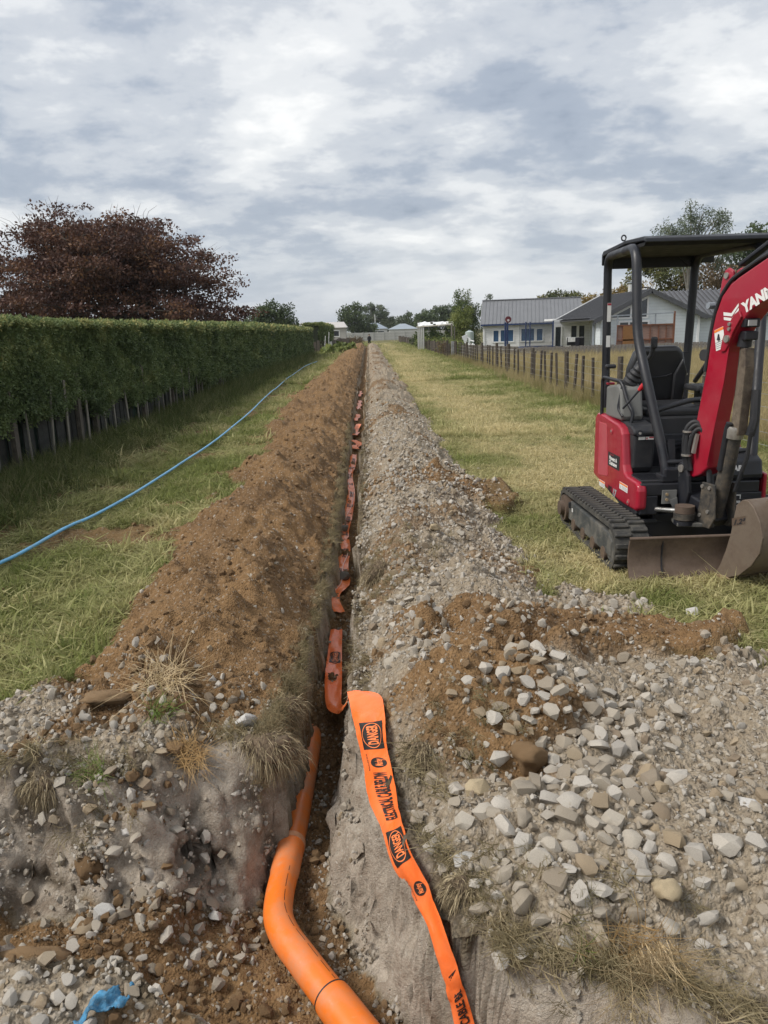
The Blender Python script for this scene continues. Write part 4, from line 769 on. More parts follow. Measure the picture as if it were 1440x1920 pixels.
def hedge(label, y0, y1, xs, top, n, seed, bottom, depth=1.3, face=None):
    r = np.random.default_rng(seed); root = empty('hedge', (xs, (y0 + y1) / 2, 0), label, 'hedge', 'clipped hedges along the left boundary')
    ys = np.linspace(y0, y1, int((y1 - y0) * 4)); zs = np.linspace(0, 1, 8); Y, Q = np.meshgrid(ys, zs); Z = bottom(Y) + (top - .05 - bottom(Y)) * Q; X = face(Y, Z) - .07; idx = np.arange(X.size).reshape(X.shape)
    V = np.stack([X, Y, Z], -1).reshape(-1, 3); F = np.stack([idx[:-1, :-1], idx[:-1, 1:], idx[1:, 1:], idx[1:, :-1]], -1).reshape(-1, 4)
    n0 = len(V); B = V.copy(); B[:, 0] = xs - depth; V2 = np.concatenate([V, B]); m = len(ys); F = list(map(tuple, F)) + [tuple(i + n0 for i in f[::-1]) for f in F]
    for i in range(m - 1): F += [(idx[-1, i], idx[-1, i + 1], idx[-1, i + 1] + n0, idx[-1, i] + n0), (idx[0, i], idx[0, i] + n0, idx[0, i + 1] + n0, idx[0, i + 1])]
    for c in (0, m - 1):
        for j in range(7): F.append((idx[j, c], idx[j + 1, c], idx[j + 1, c] + n0, idx[j, c] + n0))
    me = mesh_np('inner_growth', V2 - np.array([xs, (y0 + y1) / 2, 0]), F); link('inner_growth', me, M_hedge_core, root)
    # leaf sprays on face, top and far end
    y = y0 + (y1 - y0) * r.random(n) ** 1.9; u = r.random(n); zb = bottom(y); z = zb + (top - zb) * r.random(n) ** .9; x = face(y, z) + r.normal(0, .05, n) - .02
    rx = r.normal(0, .35, n); ry = np.full(n, 1.35) + r.normal(0, .35, n)
    kt = u < .26; z = np.where(kt, top + .03 * fbm(y, x, .5, 2, 8) + r.normal(0, .012, n), z); x = np.where(kt, xs + .05 - depth * r.random(n) ** 1.4, x); ry = np.where(kt, r.normal(0, .3, n), ry)
    ke = u > .985; y = np.where(ke, y1 + r.normal(0, .03, n), y); x = np.where(ke, xs - depth * r.random(n), x)
    kb = (~kt) & (~ke) & (r.random(n) < .10); z = np.where(kb, bottom(y) + r.normal(0, .05, n), z)
    s = (.75 + .6 * r.random(n)) * np.clip(y / 12, 1, 2.6); edge = sstep(top - .16, top, z)
    tint = np.clip(.34 + .32 * fbm(y, z * 1.3, .8, 3, 9) + r.normal(0, .14, n) + .34 * edge * (r.random(n) < .7) + .06 * kt, 0, 1)
    ob = scatter('foliage', np.stack([x, y, z], 1) - np.array([xs, (y0 + y1) / 2, 0]), np.stack([rx, ry, r.uniform(0, 6.28, n)], 1), s, r.integers(0, 3, n), SPRAY, tint); ob.parent = root
    # shoots and stems
    return root
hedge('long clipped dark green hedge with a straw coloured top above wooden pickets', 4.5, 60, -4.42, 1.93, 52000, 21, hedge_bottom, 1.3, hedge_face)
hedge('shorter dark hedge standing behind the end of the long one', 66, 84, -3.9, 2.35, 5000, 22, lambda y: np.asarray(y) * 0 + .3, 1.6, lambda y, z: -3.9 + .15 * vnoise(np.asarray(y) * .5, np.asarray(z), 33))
def picket_fence():
    r = np.random.default_rng(9); root = empty('picket_fence', (-4.5, 30, 0), 'old wooden picket fence half buried under the long hedge', 'fence'); L = lambda x, y, z: (x + 4.5, y - 30, z)
    pm = MB().box((0, 0, .6), (.022, .042, 1.2)).build('picket', M_wood_old, root, bevel=.003); pm.location = L(-4.42, 7.0, 0); first = True
    ys = [7.6, 8.35, 9.1, 9.9, 10.6, 11.2, 11.95, 12.75, 13.3, 14.1, 14.7, 15.3] + list(np.arange(16, 58, .55))
    for y in ys:
        o = pm.copy(); COL.objects.link(o); o.parent = root; o.location = L(-4.45 + r.normal(0, .03), y, -.12 + r.normal(0, .09)); o.rotation_euler = (r.normal(0, .02), r.normal(0, .02), r.normal(0, .2))
    po = MB().box((0, 0, .6), (.07, .11, 1.2)).build('post', M_wood_dark, root, bevel=.006); po.location = L(-4.5, 9.6, 0)
    for y in (7.2, 11.75, 12.5, 15.0, 17.6, 20.2, 22.9, 25.6, 28.5, 31.4, 34.5, 38, 42, 46, 50, 54, 58):
        o = po.copy(); COL.objects.link(o); o.parent = root; o.location = L(-4.47 + r.normal(0, .02), y, r.normal(0, .03))
    bd = MB().box((0, 0, .62), (.02, .17, 1.25)).build('paling', plain('dark_paling', (.035, .036, .032), .9, .3, 5, bump=.4), root); bd.location = L(-4.62, 6.6, 0)
    for y in np.arange(6.8, 30, .21):
        if r.random() < .18: continue
        o = bd.copy(); COL.objects.link(o); o.parent = root; o.location = L(-4.62 + r.normal(0, .012), y, r.normal(0, .03))
    MB().box((0, 0, .5), (.012, 52, 1.1)).build('shade_cloth', plain('green_shade_cloth', (.018, .045, .032), .8, .3, 8, bump=.3), root).location = L(-4.70, 32, .05)
    MB().box((0, 0, 0), (.04, 52, .09)).build('rail', M_wood_dark, root).location = L(-4.57, 32, .95)
picket_fence()

# ------------------------------------------------------------------ post and wire fence on the right
M_post = plain('fence_post', (.060, .048, .038), .9, .4, 4, bump=.6, bscale=40, vec=(6, 6, 1), dirt=(.19, .175, .13), dirt_amt=.55)
M_wire = plain('galvanised_wire', (.36, .36, .35), .5, .2, 5, metal=.6)
def wire_fence():
    r = np.random.default_rng(12); root = empty('wire_fence', (5.03, 28, 0), 'post and wire fence of dark narrow posts along the dry grass paddock', 'fence'); L = lambda x, y, z: (x - 5.03, y - 28, z)
    a = MB().box((0, 0, .46), (.055, .055, 1.06)).build('post', M_post, root, bevel=.006); b = MB().tube([(0, 0, -.08), (0, 0, 1.06)], [.062, .056], 9).build('post', M_post, root, True)
    ys = [9.0, 9.8, 10.6, 11.5, 12.4, 13.4, 14.3, 15.3, 16.3, 17.2, 18.0, 18.9, 19.5, 20.4, 21.2, 21.9, 22.6, 23.2, 23.8, 24.7, 25.6, 26.6, 27.9, 28.5, 29.3, 30.2, 31.0, 31.9, 32.8, 33.7, 34.6, 35.5, 36.4, 37.3, 38.2, 39.1, 40, 41, 42, 43, 44, 45]
    for i, y in enumerate(ys):
        big = y in (11.5, 15.3, 19.5, 23.8, 27.9) or (y > 30 and i % 5 == 0); p = b if big else a
        o = p if p.get('used') is None and False else p.copy(); COL.objects.link(o); o.parent = root; o.location = L(5.03 + r.normal(0, .025), y, r.normal(0, .025)); o.rotation_euler = (r.normal(0, .025), r.normal(0, .025), r.normal(0, .25))
    for p in (a, b): bpy.data.objects.remove(p)
    for z in (.14, .3, .46, .62, .78, .92):
        MB().tube([L(5.0, y, z + .012 * math.sin(y)) for y in [8] + ys + [46]], .0035, 4).build('wire', M_wire, root)
    g = MB().box((0, 0, .48), (.28, .2, 1.0)).build('strainer_box', plain('grey_timber', (.22, .22, .215), .85, .3, 4, bump=.4), root, bevel=.01); g.location = L(5.1, 46.4, 0)
    MB().box((0, 0, .5), (.12, .12, 1.1)).build('post', M_post, root).location = L(4.75, 46.6, 0)
wire_fence()
def far_pales():
    r = np.random.default_rng(14); root = empty('low_fence', (4.95, 85, 0), 'low dark paling fence running on to the concrete wall', 'fence'); L = lambda x, y, z: (x - 4.95, y - 85, z)
    me = MB().box((0, 0, .4), (.05, .30, .9)); o0 = me.build('paling', M_post, root, bevel=0); o0.location = L(4.95, 47.4, 0)
    for y in np.arange(48.2, 126, .62):
        o = o0.copy(); COL.objects.link(o); o.parent = root; o.location = L(4.95 + r.normal(0, .04) - .0 * y, y, r.normal(0, .06)); o.rotation_euler = (0, 0, r.normal(0, .15))
    MB().box((0, 0, 0), (.05, 79, .08)).build('rail', M_post, root).location = L(5.0, 87, .6)
far_pales()
def board_fence():
    r = np.random.default_rng(15); a = Vector((5.6, 46.5, -.1)); b = Vector((7.4, 38.2, -.1)); c = Vector((24, 37.2, -.1)); root = empty('board_fence', (12, 38, 0), 'grey paling fence of vertical boards in front of the white houses', 'fence'); o0 = Vector((12, 38, 0))
    m = plain('grey_boards', (.17, .155, .14), .9, .35, 3, bump=.4, vec=(6, 6, 1), dirt=(.26, .24, .21), dirt_amt=.5)
    p = MB().box((0, 0, .38), (.155, .02, .86)).build('paling', m, root); q = p
    for s, e in ((b, c),):
        d = e - s; n = int(d.length / .17)
        for i in range(n):
            o = p if i == 0 else p.copy()
            if i: COL.objects.link(o); o.parent = root
            o.location = s + d * (i / n) - o0 + Vector((0, r.normal(0, .006), r.normal(0, .012))); o.rotation_euler = (0, 0, math.atan2(d.y, d.x))
    m2 = plain('dark_boards', (.10, .09, .078), .9, .35, 3, bump=.4, dirt=(.17, .155, .13), dirt_amt=.5); d = b - a; n = int(d.length / .35)
    for k in range(5):
        MB().bar(a - o0 + Vector((0, 0, .12 + k * .165)), b - o0 + Vector((0, 0, .12 + k * .165)), .03, .15).build('plank', m2, root)
    MB().bar(b - o0 + Vector((0, .03, .70)), c - o0 + Vector((0, .03, .70)), .05, .07).build('rail', m, root)
board_fence()
def concrete_wall():
    root = empty('concrete_wall', (1.5, 148, 0), 'long pale grey concrete panel wall closing the end of the field', 'wall'); m = plain('grey_concrete', (.36, .36, .345), .85, .15, 1.2, bump=.2, dirt=(.24, .24, .22), dirt_amt=.5)
    p = MB().box((0, 0, .27), (1.92, .06, .52)).build('panel', m, root, bevel=.02); q = MB().box((0, 0, .8), (.16, .16, 1.75)).build('post', m, root, bevel=.02); p.location = (-13.5, 0, -.1); q.location = (-14.5, 0, -.1)
    for i in range(15):
        for k in range(3):
            if i == 0 and k == 0: continue
            o = p.copy(); COL.objects.link(o); o.parent = root; o.location = (-13.5 + 2 * i, 0, -.1 + k * .54)
        o = q.copy(); COL.objects.link(o); o.parent = root; o.location = (-12.5 + 2 * i, -.02, -.1)
concrete_wall()
# ------------------------------------------------------------------ trees
def leaf_cloud(name, centres, n, rad, flat, ls, seed, mat, asp=.5, droop=0.0, tb=.5, tv=.16):
    """n leaves spread round clump centres: real leaf-sized quads with their own tint"""
    r = np.random.default_rng(seed); C = np.asarray(centres); k = r.integers(0, len(C), n); ct = np.clip(tb + .22 * r.normal(size=len(C)), 0, 1)
    d = r.normal(size=(n, 3)); d /= np.linalg.norm(d, axis=1)[:, None]; q = rad * r.random(n)[:, None] ** .45 * np.array([1, 1, flat]); R = C[k, 3:4] if C.shape[1] > 3 else 1.0
    P = C[k, :3] + d * q * R; a = r.normal(size=(n, 3)) + d * .6; a[:, 2] -= droop; a /= np.linalg.norm(a, axis=1)[:, None]; b = np.cross(a, r.normal(size=(n, 3))); b /= np.linalg.norm(b, axis=1)[:, None]
    s = ls * r.uniform(.6, 1.35, n)[:, None]; V = np.stack([P, P + a * s * .5 + b * s * asp * .5, P + a * s, P + a * s * .5 - b * s * asp * .5], 1).reshape(-1, 3)
    F = np.arange(4 * n).reshape(n, 4); me = mesh_np(name, V, F); t = np.clip(ct[k] + r.normal(0, tv, n), 0, 1); at = me.attributes.new('tint', 'FLOAT', 'POINT'); at.data.foreach_set('value', np.repeat(t, 4).astype(np.float32)); me.materials.append(mat); return me
M_bark = plain('bark', (.085, .07, .055), .9, .35, 4, bump=.6, bscale=14); M_bark_pale = plain('pale_bark', (.26, .24, .21), .85, .3, 4, bump=.4)
LM = {k: mat_leaf('leaves_' + k, v, None, 'GEOMETRY') for k, v in dict(
    copper=[(0, (.040, .022, .020)), (.45, (.078, .038, .032)), (.8, (.125, .062, .042)), (1, (.19, .10, .05))],
    dark=[(0, (.034, .052, .025)), (.5, (.066, .096, .042)), (1, (.125, .16, .07))],
    mid=[(0, (.035, .06, .02)), (.5, (.085, .125, .04)), (1, (.18, .21, .07))],
    lime=[(0, (.06, .085, .025)), (.5, (.14, .18, .05)), (1, (.28, .30, .10))],
    grey=[(0, (.055, .075, .05)), (.5, (.10, .13, .08)), (1, (.18, .205, .135))],
    autumn=[(0, (.10, .07, .025)), (.5, (.21, .15, .05)), (1, (.36, .26, .08))],
    brown=[(0, (.065, .046, .03)), (.5, (.13, .09, .052)), (1, (.21, .155, .085))],
    mixed=[(0, (.045, .065, .025)), (.5, (.105, .12, .042)), (1, (.21, .18, .065))]).items()}
def ell_clumps(ells, n, seed, shell=.55):
    r = np.random.default_rng(seed); vol = np.array([e[3] * e[4] * e[5] for e in ells]) ** .7; vol /= vol.sum(); out = []
    for e, c in zip(ells, np.maximum((vol * n).astype(int), 3)):
        d = r.normal(size=(c, 3)); d /= np.linalg.norm(d, axis=1)[:, None]; q = (shell + (1 - shell) * r.random(c)) * (.85 + .3 * r.random(c)); p = np.array(e[:3]) + d * q[:, None] * np.array(e[3:6]); out.append(np.c_[p, r.uniform(.7, 1.25, c)])
    o = np.concatenate(out); return o[o[:, 2] > .15]
def tree(name, label, loc, ells, leaf, n, nc, rad, ls, trunk_r, seed, flat=.75, group=None, bark=None, limbs=7, trunk_h=None, asp=.55, droop=0.0, tv=.16, cat='tree'):
    r = np.random.default_rng(seed); root = empty(name, loc, label, cat, group); C = ell_clumps(ells, nc, seed)
    link('crown', leaf_cloud('crown', C, n, rad, flat, ls, seed + 1, LM[leaf], asp, droop, tv=tv), None, root)
    top = max(e[2] + e[5] * .6 for e in ells); th = trunk_h or top * .7; m = MB(); cx = np.mean([e[0] for e in ells]); cy = np.mean([e[1] for e in ells])
    tk = [(0, 0, -.15), (cx * .15 + .04 * th, cy * .15, th * .35), (cx * .5, cy * .5, th * .7), (cx, cy, th)]; m.tube(spline(tk, 3), [trunk_r * (1 - .75 * i / 9) for i in range(10)], 7)
    for k in range(limbs):
        e = C[int(r.integers(len(C)))]; z0 = th * r.uniform(.25, .75); s = (cx * .3 * z0 / th, cy * .3 * z0 / th, z0); mid = tuple(np.array(s) * .5 + np.array(e[:3]) * .5 + np.array([0, 0, .12 * th])); m.tube(spline([s, mid, tuple(e[:3])], 3), [trunk_r * .5 * (1 - .8 * i / 6) for i in range(7)], 5)
    m.build('trunk', bark or M_bark, root, True); return root
def copper_beech():
    r = np.random.default_rng(77); base = Vector((-14.8, 45, 0)); root = empty('beech_tree', base, 'broad copper beech with dark purple brown leaves behind the hedge', 'tree'); m = MB(); C = []; tw = MB()
    m.tube(spline([(0, 0, -.2), (.1, 0, 1.2), (.0, .1, 2.6), (.2, 0, 4.6), (-.1, 0, 7.0)], 4), [.42 - .33 * i / 16 for i in range(17)], 9)
    def env(a, e):                                   # crown reach in direction (azimuth a, elevation e)
        return 1.0 / math.sqrt((math.cos(e) / (8.4 if math.cos(a) > 0 else 9.2)) ** 2 + (math.sin(e) / 6.6) ** 2)
    for k in range(58):
        a = k * 2.399 + r.uniform(-.3, .3); e = math.radians([4, 14, 24, 36, 50, 66][k % 6] + r.uniform(-5, 5)); L = env(a, e) * r.uniform(.86, 1.05); z0 = 1.5 + 2.6 * math.sin(e) + r.uniform(-.2, .5)
        d = Vector((math.cos(a) * math.cos(e), math.sin(a) * math.cos(e) * .85, math.sin(e))); s = Vector((0, 0, z0)); tip = Vector((0, 0, 1.9)) + d * L; tip.z = max(tip.z, 1.5) - (.5 if e < .3 else 0); mid = s.lerp(tip, .5) + Vector((r.normal(0, .3), r.normal(0, .3), .5))
        P = spline([tuple(s), tuple(mid), tuple(tip)], 6); m.tube(P, [.10 * (1 - .88 * i / 12) for i in range(13)], 5)
        for i in range(4, 13):
            for q in range(2 if i < 10 else 3):
                p = Vector(P[i]) + Vector((r.normal(0, .7), r.normal(0, .7), r.normal(0, .32)))
                C.append((p.x, p.y, p.z, r.uniform(.6, 1.25)))
                if r.random() < .35: m.tube([P[i], (Vector(P[i]) + p) / 2 + Vector((0, 0, .12)), p], [.03, .02, .008], 4)
        if e > .45 and r.random() < .6:             # bare twigs reaching beyond the leaves
            for q in range(3):
                t2 = tip + d * r.uniform(.3, .9) + Vector((r.normal(0, .45), r.normal(0, .3), r.uniform(-.1, .4))); tw.tube([tip - d * .5, tip + (t2 - tip) * .5 + Vector((r.normal(0, .1), 0, .1)), t2], [.016, .010, .005], 4)
    for i in range(560):
        a = r.uniform(0, 6.283); e = r.uniform(-.05, 1.45); q = env(a, e) * r.uniform(.45, .95); C.append((math.cos(a) * math.cos(e) * q, math.sin(a) * math.cos(e) * q * .85, 1.7 + math.sin(e) * q * .97, r.uniform(.6, 1.2)))
    C = np.array(C); C = C[C[:, 2] > 1.0]
    link('crown', leaf_cloud('crown', C, 112000, .80, .36, .165, 78, LM['copper'], .62, .15), None, root); m.build('trunk', M_bark, root, True); tw.build('twigs', M_bark, root, True)['kind'] = 'stuff'
copper_beech()
TR = 'trees beyond the field'
tree('bushy_tree', 'bushy dark evergreen with ragged top above the far end of the hedge', (-10.6, 85, 0), [(-1.6, 0, 2.6, 1.5, 1.5, 2.0), (.2, 0, 3.0, 1.7, 1.6, 2.3), (1.6, 0, 2.6, 1.2, 1.4, 2.2), (0, 0, 1.4, 2.6, 2, 1.3)], 'dark', 14000, 130, .75, .34, .2, 501, .9, TR, asp=.35)
tree('small_tree', 'small loose tree between the beech and the bushy evergreen', (-19.5, 105, 0), [(0, 0, 3.3, 1.9, 1.8, 1.5), (.6, 0, 2.2, 1.5, 1.4, 1.2)], 'grey', 3500, 40, .7, .3, .15, 502, .7, TR)
tree('round_tree', 'dense round headed dark tree left of the trench end', (-3.6, 170, 0), [(-.4, 0, 5.2, 2.4, 2.2, 2.2), (.9, 0, 5.6, 2.2, 2.2, 1.8), (0, 0, 3.6, 2.2, 2, 2.2), (2.4, 0, 2.6, 2.2, 2, 1.8), (3.6, 0, 2.2, 1.8, 1.8, 1.3)], 'dark', 7000, 90, 1.0, .42, .3, 503, .8, TR)
tree('gum_tree', 'tall open gum tree with clumped grey green crown at the trench end', (1.3, 205, 0), [(-.6, 0, 7.3, 2.0, 1.8, 1.4), (1.8, 0, 6.6, 2.2, 2, 1.6), (-2.4, 0, 5.3, 1.5, 1.5, 1.2), (.4, 0, 5.6, 2.4, 2, 1.5), (3.8, 0, 4.9, 2.2, 2, 1.4), (-1, 0, 3.4, 3, 2, 1.6)], 'grey', 6500, 70, .95, .42, .3, 504, .8, TR, M_bark_pale)
for k, (x, y, h, w, lf) in enumerate([(5.2, 222, 4.6, 3.0, 'grey'), (8.8, 232, 5.0, 3.2, 'grey'), (11.8, 236, 6.2, 2.6, 'dark'), (14.6, 238, 4.4, 2.8, 'grey')]):
    tree('shelter_tree', ['pale hazy shelter tree just right of the gum tree', 'second hazy shelter tree from the gum tree', 'pointed taller tree in the hazy shelter row', 'low hazy tree at the right end of the shelter row'][k], (x, y, 0), [(0, 0, h * .55, w, 2.4, h * .5), (.6, 0, h * .8, w * .5, 1.6, h * .32)], lf, 3200, 45, 1.0, .45, .25, 510 + k, .9, TR)
for k, (x, y, h, w) in enumerate([(14.8, 200, 6.0, 3.0), (18.6, 204, 7.3, 3.6), (23, 206, 7.4, 3.8)]):
    tree('dark_tree', ['left dark tree of the three massed behind the pergola', 'middle dark tree of the three massed behind the pergola', 'right dark tree of the three massed behind the pergola, next to the conifers'][k], (x, y, 0), [(0, 0, h * .5, w, 3, h * .5), (-.8, 0, h * .72, w * .6, 2, h * .32), (1.2, 0, h * .75, w * .6, 2, h * .3)], 'dark', 5200, 60, 1.1, .45, .3, 520 + k, .85, TR)
tree('conifer', 'tall yellow green conifer standing beside the nearer white house', (9.2, 75, 0), [(0, 0, 1.6, 1.35, 1.2, 1.7), (-.1, 0, 3.2, .95, .9, 1.5), (-.35, 0, 4.5, .4, .4, 1.2), (.45, 0, 4.0, .45, .4, 1.2)], 'mid', 9000, 110, .4, .17, .15, 530, 1.0, None, asp=.4)
tree('conifer', 'broader pale green conifer in front of the tall one', (8.75, 73.5, 0), [(0, 0, 1.4, 1.2, 1.0, 1.5), (.3, 0, 2.6, .8, .8, 1.2), (-.4, 0, 2.2, .7, .7, 1.1)], 'lime', 6500, 80, .38, .16, .12, 531, 1.0, None, asp=.4)
tree('conifer', 'dark conifer half hidden between the pale one and the house', (10.4, 77, 0), [(0, 0, 1.6, 1.1, 1.0, 1.8), (.1, 0, 3.4, .6, .6, 1.1)], 'dark', 4200, 60, .4, .18, .12, 532, 1.0, None, asp=.4)
tree('pine_tree', 'spiky distant pine poking above the left end of the grey roof', (23.0, 150, 0), [(0, 0, 4.2, 1.5, 1.4, 1.3), (.1, 0, 6.0, 1.1, 1, 1.1), (.2, 0, 7.6, .5, .5, 1.0)], 'grey', 2600, 36, .6, .36, .2, 533, .6, TR, asp=.3)
tree('round_tree', 'small dark rounded tree peeping over the middle of the grey ridge', (25.5, 140, 0), [(0, 0, 4.4, 1.8, 1.6, 1.2), (0, 0, 3, 1.4, 1.4, 1.2)], 'dark', 2600, 30, .7, .36, .2, 534, .7, TR)
tree('spreading_tree', 'spreading olive green tree rising behind the right end of the grey roof', (27.2, 110, 0), [(-2.2, 0, 4.7, 2.2, 2, 1.1), (.4, 0, 5.3, 2.4, 2, 1.3), (2.6, 0, 4.8, 2.0, 2, 1.4), (1, 0, 3.2, 3, 2, 1.6), (-6.0, 0, 4.2, 3.4, 2, .8)], 'mixed', 7500, 90, .75, .32, .25, 535, .7, TR)
for k, (x, h) in enumerate([(37.5, 5.2), (38.9, 5.6)]):
    tree('fir_tree', ['left one of two tiny dark firs between the house roofs', 'right one of two tiny dark firs between the house roofs'][k], (x, 130, 0), [(0, 0, h * .35, 1.0, .9, h * .35), (0, 0, h * .65, .7, .6, h * .3), (0, 0, h * .88, .3, .3, h * .16)], 'dark', 1600, 30, .45, .3, .12, 540 + k, 1, TR)
tree('hazy_bush', 'grey green bush below the two firs', (33.5, 120, 0), [(0, 0, 2.2, 2.6, 2, 2.2), (2.5, 0, 2.0, 2, 2, 1.7)], 'grey', 3000, 40, .8, .34, .2, 543, .8, TR)
tree('autumn_tree', 'orange yellow autumn tree behind the slope of the second roof', (25.2, 82, 0), [(-1, 0, 3.4, 2.0, 1.6, 1.3), (1.2, 0, 4.2, 2.0, 1.6, 1.4), (3.2, 0, 4.7, 1.8, 1.5, 1.2), (0, 0, 2.2, 2.4, 2, 1.4)], 'autumn', 6500, 80, .6, .26, .2, 544, .8, TR)
tree('leafy_tree', 'green and brown leafy tree behind the gable of the second house', (25.2, 66, 0), [(-1.3, 0, 4.4, 1.9, 1.6, 1.9), (.6, 0, 4.9, 1.8, 1.6, 1.7), (-.6, 0, 2.6, 2.4, 2, 1.7), (2.2, 0, 3.6, 1.8, 1.6, 2.0)], 'mixed', 12000, 120, .5, .2, .2, 545, .8, TR)
tree('brown_shrub', 'russet brown shrubby tree right of the green one behind the second house', (29.6, 64, 0), [(-1.6, 0, 4.0, 1.9, 1.6, 1.6), (.6, 0, 4.4, 1.9, 1.6, 1.4), (2.4, 0, 3.8, 1.7, 1.5, 1.6), (0, 0, 2.4, 3, 2, 1.8)], 'brown', 12000, 130, .5, .19, .2, 546, .8, TR)
tree('dark_tree', 'dark evergreen mass behind the excavator boom', (34.5, 68, 0), [(-1.8, 0, 6.4, 2.0, 1.8, 1.5), (.6, 0, 7.0, 2.4, 2, 1.9), (0, 0, 4.6, 3.2, 2.4, 2.2), (3, 0, 5.5, 2.2, 2, 2.6)], 'dark', 11000, 120, .7, .26, .3, 547, .8, TR)
tree('weeping_tree', 'tall airy drooping tree rising above the excavator canopy', (24.6, 60, 0), [(-2.0, 0, 7.9, 1.0, .9, 1.1), (-.4, 0, 8.9, 1.1, 1, 1.1), (1.2, 0, 9.2, .9, .9, 1.0), (2.3, 0, 8.6, .9, .9, 1.3), (.4, 0, 7.3, 2.0, 1.4, 1.2), (1.9, 0, 6.9, 1.2, 1, 1.2), (-1.2, 0, 6.6, 1.4, 1.2, 1.0)], 'grey', 10500, 74, .55, .18, .16, 548, 1.15, None, M_bark_pale, 12, 9.0, .38, 1.2, .12)
# garden plants behind the low fence, squash plants and weeds
for k, (x, y, w, h) in enumerate([(5.6, 52, .9, .75), (6.1, 56, 1.1, .8), (5.9, 61, 1.2, .85), (6.3, 66, 1.3, .85), (5.5, 72, 1.3, .9), (5.6, 80, 1.6, 1.2)]):
    tree('garden_bush', ['low yellow green bush nearest the grey strainer box', 'second low bush from the strainer box', 'third low bush from the strainer box', 'fourth low bush, level with the white pergola', 'fifth low bush, left of the white pergola', 'farthest dark bush along the low fence'][k], (x, y, 0), [(0, 0, h * .55, w, w, h * .5), (.3, .4, h * .75, w * .6, w * .6, h * .35)], 'dark' if k == 5 else ('lime' if k % 2 == 0 else 'mid'), 1900, 40, .25, .13, .04, 560 + k, 1, 'bushes along the low fence', limbs=3, cat='bush')
tree('garden_hedge', 'dark trimmed bush under the white pergola', (6.3, 74, 0), [(-.8, 0, 1.1, 1.2, .9, .8), (.8, 0, 1.1, 1.2, .9, .8)], 'mid', 3500, 50, .35, .16, .06, 570, 1, None, limbs=3, cat='bush')
tree('squash_plant', 'broad leaved bright green squash plants at the end of the hedge', (-2.4, 66, 0), [(0, 0, .3, 1.5, 3.0, .4), (-.3, -3, .25, 1.2, 2, .3)], 'lime', 900, 40, .4, .34, .03, 571, .6, None, limbs=2, asp=.95, cat='plant')
tree('dead_weeds', 'brown dried dock weeds standing at the foot of the low fence', (4.7, 48.5, 0), [(0, 0, .5, .5, 1.4, .5)], 'brown', 900, 30, .25, .08, .02, 572, 1, None, limbs=8, trunk_h=.8, cat='weeds')
tree('dry_heap', 'heap of pinkish dead stalks by the concrete wall', (-1.7, 100, 0), [(0, 0, .5, 1.1, 1.4, .5)], 'brown', 1200, 30, .4, .2, .02, 573, 1, None, limbs=8, trunk_h=.7, cat='weeds')

for o in COL.objects:
    if o.get('category') == 'tree' and any(k in o['label'] for k in ('behind the gable', 'russet brown', 'behind the excavator boom')): o.scale = (1.12, 1.12, 1.15)
# ------------------------------------------------------------------ houses and garden things
def mat_boards(name, col, pitch=.17):
    t = NT(name); sp = t.N.new('ShaderNodeSeparateXYZ'); t.L.new(t.obj(), sp.inputs[0]); z = t.math('FRACT', t.math('DIVIDE', sp.outputs[2], pitch)); n = t.noise(2.2, 4)
    c = t.ramp(n, [(.3, [k * .9 for k in col]), (.7, col)]); c = t.mix(t.ramp(z, [(0, .75), (.09, 0)]), c, [k * .42 for k in col]); return t.fin(c, .6, 0, t.bump(z, .6, .03))
def mat_iron(name, col, axis=0, pitch=.2):
    t = NT(name); n = t.noise(1.2, 4); c = t.ramp(n, [(.3, [k * .88 for k in col]), (.7, col)]); return t.fin(c, .45, .15)
M_white_boards = mat_boards('white_weatherboard', (.78, .79, .80)); M_blue_boards = mat_boards('pale_blue_weatherboard', (.70, .755, .79))
M_roof_grey = mat_iron('grey_iron_roof', (.185, .19, .20)); M_roof_dark = mat_iron('charcoal_iron_roof', (.105, .107, .115)); M_white = plain('white_paint', (.74, .75, .75), .5, .06, 3); M_grey_trim = plain('charcoal_trim', (.07, .073, .08), .5, .15)
M_glass = plain('window_glass', (.03, .035, .042), .08, .3, 2, spec=.8); M_curtain = plain('blue_curtain', (.025, .075, .16), .7, .4, 3, vec=(14, 14, .4)); M_navy = plain('navy_plastic', (.012, .03, .10), .5, .2); M_steel = plain('grey_steel', (.30, .33, .37), .45, .15, metal=.3)
def quadmesh(name, P, mat, parent, thick=.06):
    o = MB().quad(*P).build(name, mat, parent, recalc=False); s = o.modifiers.new('thick', 'SOLIDIFY'); s.thickness = thick; s.offset = -1; return o
def ribs(A, B, C, D, n, mat, parent, r=.022, name='roof_rib'):
    """ribs of a corrugated roof from eave edge A-B up to ridge edge D-C, each its own piece"""
    A, B, C, D = map(Vector, (A, B, C, D))
    for i in range(n + 1):
        f = i / n; p = A.lerp(B, f); q = D.lerp(C, f); nn = (B - A).cross(D - A).normalized(); nn = nn if nn.z > 0 else -nn
        MB().bar(p + nn * r, q + nn * r, r * 1.6, r * 2, nn).build(name, mat, parent)
